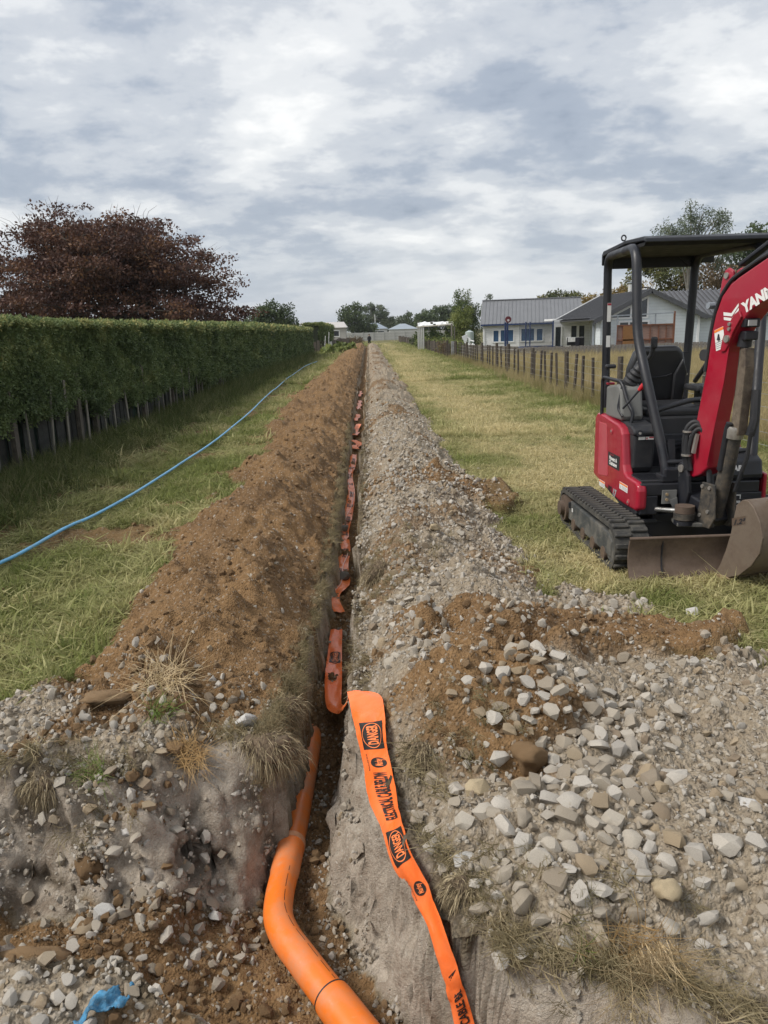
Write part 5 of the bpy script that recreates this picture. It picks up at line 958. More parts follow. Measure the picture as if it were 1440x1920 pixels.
def window(parent, P, u, up, w, h, panes=1, frame=.07, glass=None, depth=.06):
    """P lower left corner, u horizontal unit vector, up vertical; built proud of the wall"""
    P = Vector(P); u = Vector(u).normalized(); up = Vector(up); n = u.cross(up).normalized(); f = MB(); W2 = w / 2
    f.bar(P + up * 0 + n * .02 - u * frame * .5, P + u * w + n * .02 + u * frame * .5, depth, frame, up).bar(P + up * h + n * .02 - u * frame * .5, P + u * w + up * h + n * .02 + u * frame * .5, depth, frame, up)
    for k in range(panes + 1): f.bar(P + u * (w * k / panes) + n * .02, P + u * (w * k / panes) + up * h + n * .02, frame, depth - .004, n)
    o = f.build('window', M_white, parent)
    for k in range(panes):
        a = P + u * (w * k / panes) + n * .012; b = P + u * (w * (k + 1) / panes) + n * .012; MB().quad(a, b, b + up * h, a + up * h).build('pane', glass or M_glass, o, recalc=False)
    return o
Z = Vector((0, 0, 1))
def house_one():
    O = Vector((8.75, 58.5, -.35)); root = empty('weatherboard_house', O, 'white weatherboard house with plain grey iron roof and blue curtains', 'house', 'white houses beyond the paddock')
    u = Vector((5.06, -1.0, 0)).normalized(); v = Vector((.02, 1, 0)).normalized(); v = Vector((-u.y, u.x, 0)); eh = 2.40; L = 6.7; Dp = 5.6; rh = 4.05
    def p(a, b, z): return u * a + v * b + Z * z
    m = MB()
    m.quad(p(0, 0, 0), p(L, 0, 0), p(L, 0, eh), p(0, 0, eh)); m.quad(p(L, Dp, 0), p(0, Dp, 0), p(0, Dp, eh), p(L, Dp, eh))
    for a in (0, L): m.add([p(a, 0, 0), p(a, Dp, 0), p(a, Dp, eh), p(a, Dp / 2, rh), p(a, 0, eh)], [(0, 1, 2, 3, 4)])
    m.build('wall', M_white_boards, root)
    e0, r0 = -.28, Dp / 2; ez = eh - .28 * (rh - eh) / (Dp / 2) + .06; A, B, C, D = p(-.25, e0, ez), p(L + .5, e0, ez), p(L + .5, r0, rh + .06), p(-.25, r0, rh + .06)
    rf = quadmesh('roof', [A, B, C, D], M_roof_grey, root); quadmesh('roof', [p(L + .5, Dp + .28, ez), p(-.25, Dp + .28, ez), D, C], M_roof_grey, root); ribs(A, B, C, D, 26, M_roof_grey, rf, .018)
    MB().bar(D + Z * .03, C + Z * .03, .2, .06).build('ridge_cap', M_roof_grey, root); MB().bar(A - Z * .05 - v * .05, B - Z * .05 - v * .05, .1, .12).build('gutter', M_navy, root)
    MB().bar(A + v * .02 - Z * .08, D - Z * .08, .05, .16).build('barge_board', M_white, root); MB().bar(p(-.02, -.03, 0), p(-.02, -.03, eh), .12, .12).build('corner_board', M_white, root)
    for a, w, z0, h, pn in ((.66, .45, .98, .88, 1), (1.2, 1.0, .98, .9, 1), (2.72, 1.02, .98, .96, 1), (3.85, .5, .98, .92, 1)): window(root, p(a, -.01, z0), u, Z, w, h, pn, .08, M_curtain)
    window(root, p(4.95, -.01, .95), u, Z, .5, 1.25, 1, .10)
    for k in range(4): window(root, p(-.01, 3.9 - k * .9, .9), -v, Z, .4, 1.1, 1, .09)
    return root
house_one()
def porch():
    O = Vector((13.3, 54.5, -.35)); root = empty('porch', O, 'white flat roofed porch with slim posts joining the two houses', 'porch'); m = MB()
    MB().box((1.6, .6, 2.45), (4.2, 2.6, .12)).build('roof', M_white, root, bevel=.01); MB().box((1.6, -.72, 2.36), (4.2, .05, .2)).build('fascia', M_white, root)
    for x in (1.35, -.2, 3.5): MB().box((x, -.55, 1.2), (.13, .13, 2.4)).build('post', M_white, root)
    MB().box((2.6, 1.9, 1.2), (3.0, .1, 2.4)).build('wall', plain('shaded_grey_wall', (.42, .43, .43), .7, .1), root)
    for x in (1.5, 2.6, 3.1): window(root, (x, 1.83, .5), (1, 0, 0), Z, .36, 1.6, 1, .09)
porch()
def house_two():
    O = Vector((12.6, 42, -.35)); root = empty('gabled_house', O, 'pale blue weatherboard house with charcoal roof, gable and right wing', 'house', 'white houses beyond the paddock')
    L = 5.35; eh = 2.42; rh = 3.72; ax = 2.6; Dp = 9
    def p(a, b, z): return Vector((a, b, z))
    m = MB(); m.add([p(0, 0, 0), p(L, 0, 0), p(L, 0, eh), p(ax, 0, rh), p(0, 0, eh)], [(0, 1, 2, 3, 4)]).quad(p(0, .9, 0), p(0, 0, 0), p(0, 0, eh), p(0, .9, eh)).quad(p(1.5, .9, 0), p(0, .9, 0), p(0, .9, eh), p(1.5, .9, eh)).quad(p(1.5, Dp, 0), p(1.5, .9, 0), p(1.5, .9, eh), p(1.5, Dp, eh)).quad(p(L, 0, 0), p(L, 1.2, 0), p(L, 1.2, eh), p(L, 0, eh)); m.build('wall', M_blue_boards, root)
    bw = MB().quad(p(-.9, 7.2, 0), p(1.5, 7.2, 0), p(1.5, 7.2, eh), p(-.9, 7.2, eh)).build('veranda_wall', M_white_boards, root)
    for x in (-.75, .25, .75): window(root, p(x, 7.18, .45 if x > 0 else .7), (1, 0, 0), Z, .42, 1.6 if x > 0 else 1.3, 1, .08)
    MB().quad(p(-.45, .9, eh - .02), p(1.5, .9, eh - .02), p(1.5, 7.2, eh - .02), p(-.45, 7.2, eh - .02)).build('veranda_ceiling', M_white, root); MB().box(p(-.1, .95, 1.2), (.1, .1, 2.4)).build('veranda_post', M_steel, root)
    sl = (rh - eh) / ax; A, B, C, D = p(-.45, -.3, eh - .45 * sl + .1), p(-.45, Dp, eh - .45 * sl + .1), p(ax, Dp, rh + .1), p(ax, -.3, rh + .1); rf = quadmesh('roof', [B, A, D, C], M_roof_dark, root, .05); ribs(A, B, C, D, 34, M_roof_dark, rf, .015)
    sr = (rh - eh) / (L - ax); E, F = p(L + .35, -.3, eh - .35 * sr + .1), p(L + .35, Dp, eh - .35 * sr + .1); rf2 = quadmesh('roof', [E, F, C, D], M_roof_dark, root, .05)
    MB().bar(A + Vector((0, -.03, -.11)), D + Vector((0, -.03, -.11)), .06, .24).build('barge_board', M_grey_trim, root); MB().bar(E + Vector((0, -.03, -.11)), D + Vector((0, -.03, -.11)), .06, .24).build('barge_board', M_grey_trim, root)
    MB().bar(B + Z * .06, Vector((ax, Dp, rh + .16)), .08, .05).build('roof_edge', M_white, root)
    # right wing, ridge across
    x0, x1, y0, yr, wr = ax + .9, 11.5, .75, 4.0, 3.82; m = MB().quad(p(L + .02, 1.15, 0), p(x1, 1.15, 0), p(x1, 1.15, eh - .1), p(L + .02, 1.15, eh - .1)); m.build('wing_wall', M_blue_boards, root)
    A, B, C, D = p(L + .1, y0, eh - .1), p(x1 + .3, y0, eh - .1), p(x1 + .3, yr, wr), p(x0, yr, wr); rg = quadmesh('roof', [A, B, C, D], M_roof_dark, root, .05)
    for i in range(30):
        q = Vector((x0 + (x1 - x0) * i / 29, yr, wr)); e = Vector((q.x, y0, eh - .1)) if q.x > L + .1 else None
        if e is None: f = (q.x - x0) / (L + .1 - x0); e = Vector((q.x, yr + (y0 - yr) * f, wr + (eh - .1 - wr) * f))
        if (q - e).length > .2: MB().bar(e + Z * .035, q + Z * .035, .05, .07).build('roof_rib', M_roof_dark, rg)
    MB().bar(Vector((L + .1, y0 - .05, eh - .14)), Vector((x1 + .3, y0 - .05, eh - .14)), .12, .16).build('gutter', M_grey_trim, root); MB().bar(p(L + .35, 1.05, 0), p(L + .35, 1.05, eh - .1), .1, .1).build('downpipe', M_white, root); MB().bar(p(L - .02, -.03, 0), p(L - .02, -.03, eh), .12, .08).build('corner_board', M_white, root)
    # raked gable window with one mullion
    g = MB(); x_a, x_b, zb = .55, 2.52, 2.33
    za = lambda x: eh + x * sl - .26
    g.bar(p(x_a, -.03, zb), p(x_b, -.03, zb), .07, .09).bar(p(x_a, -.03, za(x_a)), p(x_b, -.03, za(x_b)), .07, .10); 
    for x in (1.62, x_b): g.bar(p(x, -.028, zb), p(x, -.028, za(x)), .09, .066, (0, 1, 0))
    w = g.build('gable_window', M_white, root); MB().add([p(x_a, -.012, zb), p(x_b, -.012, zb), p(x_b, -.012, za(x_b)), p(x_a, -.012, za(x_a))], [(0, 1, 2, 3)]).build('pane', M_glass, w)
    window(root, (1.0, -.012, 1.2), (1, 0, 0), Z, 1.6, .95, 3, .09)
    fl = MB().tube([(3.05, 4.5, 3.3), (3.05, 4.5, 4.3)], .13, 10).build('flue', plain('flue_metal', (.62, .62, .6), .4, .1, metal=.4), root, True); MB().tube([(3.05, 4.5, 4.36), (3.05, 4.5, 4.44)], .2, 10).build('cowl', M_steel, fl, True)
house_two()
def screen():
    root = empty('garden_screen', (13.1, 40.7, -.1), 'red brown timber lattice screen with bamboo blind before the gabled house', 'screen'); red = plain('red_timber', (.16, .062, .032), .7, .3); fab = plain('brown_mesh', (.26, .165, .135), .85, .25, 4, vec=(1, 1, 6)); bam = plain('bamboo_blind', (.22, .105, .035), .7, .35, 20, vec=(.4, 1, 9))
    MB().box((1.5, .05, 1.0), (3.0, .012, 1.35)).build('mesh_panel', fab, root)
    MB().box((.62, -.02, 1.12), (.62, .02, 1.1)).build('bamboo_blind', bam, root)
    for z in (.35, .95, 1.70): MB().box((1.5, 0, z), (3.05, .06, .07)).build('rail', red, root)
    for x in (0, .3, .95, 1.75, 2.2, 2.6): MB().box((x, .0, 1.02), (.035, .05, 1.3)).build('slat', red, root)
    MB().box((3.0, 0, 1.2), (.08, .08, 2.3)).build('post', red, root)
    for a, b in (((-.55, 0, 2.2), (3.0, 0, 2.28)), ((-.55, 0, 0), (-.55, 0, 2.2)), ((2.0, 0, 1.7), (2.0, 0, 2.26)), ((-.1, .02, .1), (.02, .02, 2.2))): MB().bar(a, b, .06, .06).build('pole', M_steel, root)
screen()
def hoop_stand():
    root = empty('basketball_hoop', (9.27, 52, -.3), 'dark blue basketball stand with round maroon backboard before the grey roofed house', 'basketball hoop')
    for x in (-.07, .07): MB().box((x, 0, 1.15), (.11, .12, 2.35)).build('pole', M_navy, root, bevel=.01)
    MB().tube([(.1, -.1, 2.5), (.1, -.06, 2.5)], .21, 20).build('backboard', plain('maroon_board', (.10, .012, .018), .5, .2), root, True); MB().tube([(.1, -.12, 2.45), (.1, -.10, 2.45)], .075, 16).build('target', plain('pale_target', (.55, .5, .5), .6, .1), root, True)
hoop_stand()
def trampoline():
    root = empty('trampoline', (11.4, 50, -.3), 'trampoline with navy padded poles and fine safety net by the grey roofed house', 'trampoline'); net = NT('safety_net'); v = net.voro(0); m = net.m; net.b.inputs['Base Color'].default_value = (.05, .06, .08, 1); net.b.inputs['Alpha'].default_value = .22
    for x, y, lean in ((-1.35, -.6, 0), (-.75, 1.0, 0), (.25, -1.2, 0), (.95, .2, .14)): MB().tube([(x, y, 0), (x + lean, y, 2.3)], .045, 8).build('pole', M_navy, root, True)
    MB().box((1.95, .5, 1.3), (.42, .14, 2.2)).build('rolled_pad', M_navy, root, bevel=.05)
    MB().tube([(1.5 * math.cos(2 * PI * k / 24) - .2, 1.3 * math.sin(2 * PI * k / 24), .7) for k in range(25)], .05, 6, False).build('rim', M_navy, root, True)
    n = MB()
    for k in range(24):
        a, b = 2 * PI * k / 24, 2 * PI * (k + 1) / 24; n.quad((1.45 * math.cos(a) - .2, 1.25 * math.sin(a), .7), (1.45 * math.cos(b) - .2, 1.25 * math.sin(b), .7), (1.45 * math.cos(b) - .2, 1.25 * math.sin(b), 2.25), (1.45 * math.cos(a) - .2, 1.25 * math.sin(a), 2.25))
    n.build('net', m, root)
trampoline()
def clothes_horse():
    root = empty('clothes_airer', (12.15, 45.4, -.1), 'white clothes airer with black and white washing under the porch', 'clothes airer'); r = random.Random(3)
    for x in (-.45, .45): MB().bar((x, -.2, 0), (x, .2, 1.1), .03, .03).bar((x, .2, 0), (x, -.2, 1.1), .03, .03).build('frame', M_white, root)
    for z, y in ((1.1, -.2), (1.1, .2), (.9, 0)): MB().bar((-.5, y, z), (.5, y, z), .02, .02).build('rail', M_white, root)
    for k, (x, w, h, c) in enumerate(((-.3, .5, .45, (.015, .015, .018)), (.25, .45, .7, (.015, .015, .018)), (-.2, .6, .25, (.7, .7, .7)), (.05, .25, .6, (.02, .02, .03)))):
        MB().box((x, -.24 - .02 * k, 1.1 - h / 2), (w, .015, h)).build('garment', plain('garment_%d' % k, c, .9, .2), root, bevel=.006)
clothes_horse()
def pergola():
    root = empty('pergola', (5.6, 66, -.1), 'white slatted garden pergola over bushes behind the low fence', 'pergola')
    for x in (-1.35, -1.2, -1.05, -.9): MB().box((x, 0, 1.0), (.11, .05, 2.0)).build('slat', plain('grey_white_slat', (.5, .5, .48), .7, .1), root)
    MB().bar((-1.5, 0, 2.05), (1.6, 0, 2.2), .1, .1).build('beam', plain('cream_timber', (.55, .52, .43), .7, .15), root); MB().box((1.5, 0, 1.1), (.12, .12, 2.3)).build('post', M_wood_old, root); MB().box((1.75, .1, 1.0), (.1, .1, 2.0)).build('post', M_wood_old, root)
    k = empty('tunnel_house', (6.3, 74, 0), 'torn white plastic tunnel house roof behind the pergola', 'tunnel house'); V = []; n = 14; r = np.random.default_rng(4)
    g = [[(-1.6 + 3.4 * i / n, -.8 + 1.6 * j / 6, 2.05 + .36 * math.sin(PI * j / 6) + r.normal(0, .035)) for i in range(n + 1)] for j in range(7)]; mm = MB(); mm.add([p for q in g for p in q], [(j * (n + 1) + i, j * (n + 1) + i + 1, (j + 1) * (n + 1) + i + 1, (j + 1) * (n + 1) + i) for j in range(6) for i in range(n) if r.random() > .18]); mm.build('cover', M_white, k)
    for x in (-1.5, 0, 1.6): MB().bar((x, 0, 0), (x, 0, 2.6), .06, .06).build('pole', M_wood_dark, k)
pergola()
for k, (x, y, s) in enumerate(((7.35, 60, 1), (7.85, 59.3, 1.15))):
    root = empty('garden_chair', (x, y, 0), ['tilted white plastic garden chair by the conifers', 'white plastic garden chair leaning against the tilted one'][k], 'chair', 'white garden chairs')
    root.rotation_euler = (.2, .35 * (-1) ** k, .5 * k); root.scale = (s, s, s)
    MB().box((0, 0, .42), (.5, .48, .04)).build('seat', M_white, root, bevel=.01); MB().bar((-.0, .22, .4), (0, .42, 1.05), .46, .03, (0, 1, 0)).build('backrest', M_white, root, bevel=.01)
    for a in (-.22, .22):
        for b in (-.2, .2): MB().bar((a, b, 0), (a, b, .42), .05, .05).build('leg', M_white, root)
        MB().box((a, 0, .66), (.05, .46, .04)).build('armrest', M_white, root)
tank = empty('water_tank', (8.62, 66, -.2), 'small pale green water tank beside the house gable', 'water tank'); MB().tube([(0, 0, 0), (0, 0, 1.6), (0, 0, 1.72)], [.36, .36, .12], 16).build('tank', plain('pale_green_tank', (.36, .42, .40), .5, .1), tank, True); MB().tube([(0, 0, 1.72), (0, 0, 1.78)], .1, 12).build('lid', M_steel, tank, True)
def far_house(name, label, x0, x1, y, dep, eh, rh, wallm, roofm, hip=.5, wins=(), group=None):
    root = empty(name, ((x0 + x1) / 2, y, -.1), label, 'house' if 'house' in name else 'shed', group); w = (x1 - x0) / 2; MB().box((0, dep / 2, eh / 2), (2 * w, dep, eh)).build('wall', wallm, root); h = hip
    A, B, C, D = (-w - .3, -.3, eh), (w + .3, -.3, eh), (w + .3, dep + .3, eh), (-w - .3, dep + .3, eh); R0, R1 = (-w + h, dep / 2, rh), (w - h, dep / 2, rh); o = MB().add([A, B, C, D, R0, R1], [(0, 1, 5, 4), (1, 2, 5), (2, 3, 4, 5), (3, 0, 4), (0, 3, 2, 1)]).build('roof', roofm, root)
    for a, z0, ww, hh in wins: window(root, (a, -.01, z0), (1, 0, 0), Z, ww, hh, 1, .12)
    return root
M_far_white = plain('far_white_wall', (.58, .58, .57), .7, .08); FH = 'houses beyond the concrete wall'
far_house('shed', 'long low shed with pale grey roof behind the second hedge', -13.5, -3.5, 122, 6, 2.55, 3.45, plain('shed_wall', (.40, .385, .36), .8, .1), plain('pale_shed_roof', (.44, .42, .40), .6, .1), .3, [(1.2, 1.2, 2.8, .9)])
far_house('bungalow_house', 'small white bungalow with blue grey hip roof beyond the concrete wall', -1.2, 4.4, 178, 7, 2.35, 3.75, M_far_white, plain('blue_grey_tiles', (.22, .26, .31), .6, .1), 2.2, [(-1.7, 1.0, .6, .9), (-.4, 1.0, .6, .9), (.6, 1.0, 1.6, .9)], FH)
far_house('bungalow_house', 'low house with wide steel blue roof and pale skylight strip', 4.6, 10.5, 166, 7, 2.1, 3.25, M_far_white, plain('steel_blue_roof', (.26, .30, .34), .6, .1), 2.4, (), FH)
far_house('shed', 'dark shed with grey iron roof showing under the beech branches', -17.5, -12.4, 62, 5, 2.65, 3.5, plain('dark_shed_wall', (.045, .047, .05), .8, .1), M_roof_grey, .25)
pole = MB().tube([(1.75, 184, 0), (1.75, 184, 5.6)], .09, 6).build('utility_pole', plain('pale_pole', (.5, .5, .48), .7, .1), None, True); tag(pole, 'thin pale utility pole above the white bungalow', 'pole')
def corner_fence():
    root = empty('corner_fence', (-3.4, 64, 0), 'dark paling fence with one pale end post past the end of the hedge', 'fence'); r = random.Random(2)
    MB().box((.2, 2.2, .45), (.22, .22, 1.05)).build('post', plain('pale_post', (.45, .45, .43), .8, .1), root)
    q = MB().box((0, 0, .5), (.25, .04, 1.1)).build('paling', M_wood_dark, root); q.location = (-.25, 1.9, 0)
    for k in range(1, 12): o = q.copy(); COL.objects.link(o); o.parent = root; o.location = (-.25 - .3 * k, 1.9, r.uniform(-.05, .05))
    for k in range(14): o = q.copy(); COL.objects.link(o); o.parent = root; o.location = (.2 + .06 * k, 6 + 2.2 * k, r.uniform(-.05, .1)); o.rotation_euler = (0, 0, 1.2)
    for x in (-.3, .02): MB().bar((x, 1.7, .5), (x + .1, 1.6, 1.75 + x), .03, .03).build('stake', M_white, root)
corner_fence()
# ------------------------------------------------------------------ the person at the far end of the trench
def person():
    root = empty('person', (.13, 99.5, -.32), 'small figure in dark top and shorts standing at the far end of the trench', 'person'); me = bpy.data.meshes.new('body')
    J = dict(p=(0, 0, .86), c=(.0, -.05, 1.12), s=(.0, -.12, 1.36), n=(0, -.16, 1.46), h=(.0, -.2, 1.58), t=(0, -.21, 1.68), ls=(-.17, -.1, 1.34), le=(-.23, -.16, 1.08), lw=(-.16, -.34, .92), rs=(.17, -.1, 1.34), re=(.24, -.14, 1.08), rw=(.15, -.34, .94), lh=(-.09, 0, .82), lk=(-.10, -.02, .46), la=(-.10, .02, .08), lf=(-.10, -.14, .03), rh=(.09, 0, .82), rk=(.12, .04, .46), ra=(.13, .08, .08), rf=(.14, -.08, .03))
    R = dict(p=.15, c=.15, s=.14, n=.06, h=.105, t=.08, ls=.075, le=.05, lw=.035, rs=.075, re=.05, rw=.035, lh=.1, lk=.065, la=.045, lf=.04, rh=.1, rk=.065, ra=.045, rf=.04); ks = list(J)
    E = [('p', 'c'), ('c', 's'), ('s', 'n'), ('n', 'h'), ('h', 't'), ('s', 'ls'), ('ls', 'le'), ('le', 'lw'), ('s', 'rs'), ('rs', 're'), ('re', 'rw'), ('p', 'lh'), ('lh', 'lk'), ('lk', 'la'), ('la', 'lf'), ('p', 'rh'), ('rh', 'rk'), ('rk', 'ra'), ('ra', 'rf')]
    me.from_pydata([J[k] for k in ks], [(ks.index(a), ks.index(b)) for a, b in E], []); b = link('body', me, None, root); b.modifiers.new('skin', 'SKIN'); b.modifiers.new('sub', 'SUBSURF').levels = 1
    for v, k in zip(me.skin_vertices[0].data, ks): v.radius = (R[k], R[k]); v.use_root = (k == 'p')
    t = NT('figure'); sp = t.N.new('ShaderNodeSeparateXYZ'); t.L.new(t.obj(), sp.inputs[0]); me.materials.append(t.fin(t.ramp(t.math('DIVIDE', sp.outputs[2], 1.7), [(.0, (.05, .05, .05)), (.06, (.42, .28, .21)), (.33, (.42, .28, .21)), (.34, (.02, .02, .025)), (.86, (.02, .02, .025)), (.865, (.42, .28, .21))]), .8))
    MB().tube([(0, -.19, 1.62), (0, -.18, 1.70), (0, -.18, 1.74)], [.112, .095, .03], 10).build('hair', plain('dark_hair', (.02, .016, .012), .7, .2), root, True)
person()
# ------------------------------------------------------------------ distant hills
def hills():
    x = np.linspace(-2600, 2600, 260); h = 40 + 14 * fbm(x, x * 0, 700, 4, 3) + 5 * fbm(x, x * 0, 130, 3, 4); rows = [(3300, 0), (3500, .55), (3800, 1.0), (4200, .9), (4600, 0)]; V = np.concatenate([np.stack([x, np.full_like(x, y), np.maximum(h * f, 0) - 2], 1) for y, f in rows]); n = len(x); F = [(j * n + i, j * n + i + 1, (j + 1) * n + i + 1, (j + 1) * n + i) for j in range(len(rows) - 1) for i in range(n - 1)]
    tag(link('hills', mesh_np('hills', V, F, True), plain('hill_forest', (.06, .075, .045), .9, .3, .02)), kind='structure')
hills()
# ------------------------------------------------------------------ the red mini excavator
def mat_dirty(name, col, dirt, amt, rough=.5, metal=0.0, sc=7, bump=.15, coat=None):
    t = NT(name); n = t.noise(sc, 7, .68); f = t.noise(sc * 6, 5, .65); c = t.ramp(t.noise(3, 3), [(.3, [k * .85 for k in col]), (.7, col)])
    c = t.mix(t.ramp(n, [(.42, 0), (.72, amt)]), c, dirt); c = t.mix(t.ramp(f, [(.58, 0), (.76, amt * .8)]), c, [k * 1.25 for k in dirt])
    return t.fin(c, t.ramp(n, [(.4, rough), (.7, min(1, rough + .35))]), metal, t.bump(f, bump, .003), coat=coat)
M_red = mat_dirty('red_paint', (.34, .006, .026), (.28, .05, .055), .25, .30, 0, 4, .03, .35); M_red2 = mat_dirty('faded_red_panel', (.43, .055, .075), (.36, .10, .10), .4, .5, 0, 5)
M_blk = mat_dirty('black_paint', (.012, .0135, .019), (.075, .068, .06), .16, .36, 0, 6); M_blk2 = mat_dirty('black_plastic', (.018, .0195, .024), (.09, .082, .072), .22, .5, 0, 8); M_seat = plain('black_vinyl', (.022, .023, .026), .42, .15, 8, bump=.1, bscale=90)
M_gre = mat_dirty('grey_plastic', (.15, .153, .148), (.22, .21, .19), .25, .5, 0, 7); M_rub = mat_dirty('track_rubber', (.030, .030, .029), (.17, .155, .125), .55, .8, 0, 9, .3); M_frm = mat_dirty('muddy_frame', (.045, .05, .052), (.22, .20, .165), .7, .65, 0, 6, .3)
M_rust = mat_dirty('worn_steel', (.165, .120, .092), (.075, .052, .038), .75, .55, .35, 7, .3); M_bkt = mat_dirty('scuffed_bucket', (.19, .150, .115), (.095, .062, .042), .7, .55, .35, 8, .3); M_lip = mat_dirty('pale_bucket_dirt', (.30, .225, .13), (.2, .14, .085), .5, .8, 0, 14, .3)
M_chr = plain('chromed_rod', (.58, .57, .54), .22, .1, 6, metal=.9); M_grm = mat_dirty('greasy_cylinder', (.035, .034, .032), (.17, .135, .095), .75, .6, .1, 11, .4); M_bolt = plain('bolt_steel', (.36, .34, .31), .4, .2, 20, metal=.6); M_lab = plain('white_label', (.70, .70, .68), .5, .06); M_org = plain('orange_label', (.78, .20, .03), .5, .06); M_gl = plain('grey_print', (.30, .30, .31), .5, .1)
EX = Vector((2.38, 5.9, 0))
def excavator():
    root = empty('mini_excavator', EX, 'red and black mini excavator with open canopy parked on the lawn', 'excavator'); T = lambda *p: Vector(p) - EX
    class LB(MB):
        def build(s, *a, **k):
            s.v = [tuple(Vector(p) - EX) for p in s.v]; return MB.build(s, *a, **k)
    YZ = lambda x: Matrix(((0, 0, 1, x), (1, 0, 0, 0), (0, 1, 0, 0), (0, 0, 0, 1)))         # (u,v,w) -> (x+w, u, v)
    # ---- tracks
    def loop(y0, y1, r0, r1, z0, n=10):
        P = []
        for k in range(n + 1): a = -PI / 2 - PI * k / n; P.append((y0 + r0 + r0 * math.cos(a), z0 + r0 + r0 * math.sin(a)))
        for k in range(n + 1): a = PI / 2 - PI * k / n; P.append((y1 - r1 + r1 * math.cos(a), z0 + r1 + r1 * math.sin(a)))
        return P
    for x0, x1, sd in ((1.645, 1.885, -1), (2.875, 3.115, 1)):
        O = loop(4.965, 6.52, .168, .160, .005); I = loop(4.995, 6.49, .138, .130, .035); n = len(O); V = [(x, *p) for x in (x0, x1) for p in O] + [(x, *p) for x in (x0, x1) for p in I]; F = []
        for k in range(n):
            j = (k + 1) % n; F += [(k, j, n + j, n + k), (2 * n + k, 3 * n + k, 3 * n + j, 2 * n + j), (k, 2 * n + k, 2 * n + j, j), (n + k, n + j, 3 * n + j, 3 * n + k)]
        b = LB(); b.add(V, F); tr = b.build('track', M_rub, root, False)
        c = np.array(O + [O[0]]); cum = np.r_[0, np.cumsum(np.hypot(*np.diff(c, axis=0).T))]; N = 46; me = MB().box((0, 0, 0), (.115, .034, .024)).build('tread_lug', M_rub, tr, bevel=.005, seg=1); first = True
        for k in range(N):
            for h in (0, 1):
                s = (k + .5 * h) / N * cum[-1]; i = int(np.searchsorted(cum, s) - 1); i = max(0, min(i, n - 1)); f = (s - cum[i]) / (cum[i + 1] - cum[i] + 1e-9); p = c[i] * (1 - f) + c[i + 1] * f; t = c[i + 1] - c[i]; ang = math.atan2(t[1], t[0])
                o = me if first else me.copy()
                if not first: COL.objects.link(o); o.parent = tr
                first = False; nrm = np.array([-t[1], t[0]]) / np.hypot(*t); cen = np.array([5.74, .17]); nrm = nrm if (p - cen) @ nrm > 0 else -nrm
                o.location = T((x0 + .06 if h == 0 else x1 - .06), p[0] + nrm[0] * .010, p[1] + nrm[1] * .010); o.rotation_euler = (ang, 0, .16 * (1 if h else -1) * 0)
        xo = x0 + .02 if sd < 0 else x1 - .02
        LB().prism([(5.12, .085), (6.28, .085), (6.30, .20), (6.22, .255), (5.2, .255), (5.10, .21)], YZ(min(x0, x1) + .018), 0, .20).build('track_frame', M_frm, root, bevel=.012)
        for y in (5.28, 5.55, 5.82, 6.1): LB().disc(((x0 + x1) / 2, y, .075), (1, 0, 0), .052, .22, 14).build('roller', M_rust, root, True)
        LB().disc((xo + .09 * -sd * 1, 5.135, .172), (1, 0, 0), .12, .17, 20).build('idler', M_frm, root, True); LB().disc((xo + .05 * -sd, 6.37, .165), (1, 0, 0), .112, .15, 12).build('sprocket', M_rust, root, True); LB().disc((xo - .03 * -sd, 6.37, .165), (1, 0, 0), .062, .06, 16).build('drive_motor', M_rust, root, True)
        LB().box((xo, 6.22, .22), (.035, .03, .05)).build('tow_eye', M_blk, root, bevel=.006); LB().box((xo - .003, 6.15, .19), (.004, .025, .03)).build('sticker', M_lab, root)
    m = LB().box((2.38, 5.75, .20), (.98, .62, .13)).box((2.38, 5.75, .285), (.62, .62, .06)); m.build('undercarriage', M_blk, root, bevel=.01)
    for x in (1.98, 2.78): LB().bar((x, 5.75, .16), (x, 4.92, .13), .08, .09).build('blade_arm', M_blk, root, bevel=.01)
    for k in range(4): LB().box((1.99, 5.45 + .16 * k, .262), (.22, .045, .03)).build('cross_bar', M_blk2, root, bevel=.006)
    LB().disc((2.38, 5.78, .315), (0, 0, 1), .30, .06, 30).build('slew_ring', M_blk, root, True)
    # ---- blade
    pr = [(4.875, .292), (4.895, .235), (4.905, .16), (4.895, .09), (4.865, .03), (4.842, .004), (4.830, .008), (4.852, .038), (4.879, .094), (4.888, .16), (4.879, .232), (4.858, .288)]
    bl = LB().prism(pr, YZ(1.71), 0, 1.35).build('dozer_blade', M_rust, root, True); LB().tube([(1.71, 4.867, .292), (3.06, 4.867, .292)], .0125, 10).build('blade_lip', M_rust, bl, True); LB().box((2.385, 4.874, .045), (1.348, .006, .055), Matrix.Rotation(-.55, 3, 'X')).build('cutting_edge', M_rust, bl); LB().prism([(4.8775, .285), (4.8625, .285), (4.8765, .16), (4.868, .094), (4.848, .05), (4.862, .05), (4.884, .094), (4.894, .16)], YZ(1.93), 0, .008).build('weld_seam', M_blk, bl)
    # ---- house: lower frame, red side cover, floor
    LB().prism([(1.955, 5.40), (2.835, 5.40), (2.86, 5.46), (2.86, 6.25), (2.72, 6.55), (2.38, 6.64), (2.06, 6.55), (1.955, 6.35)], Matrix.Identity(4), .46, .555).build('turntable_frame', M_blk, root, bevel=.012)
    LB().box((2.025, 5.47, .39), (.135, .14, .145)).build('frame_corner', M_blk, root, bevel=.01); LB().box((2.73, 5.48, .405), (.26, .16, .125)).build('frame_corner', M_blk, root, bevel=.01); LB().box((2.40, 5.75, .40), (.88, .38, .13)).build('frame_core', M_blk2, root)
    for k in range(3): LB().box((2.74, 5.392, .345 + .035 * k), (.20, .012, .012)).build('vent_slat', M_blk2, root)
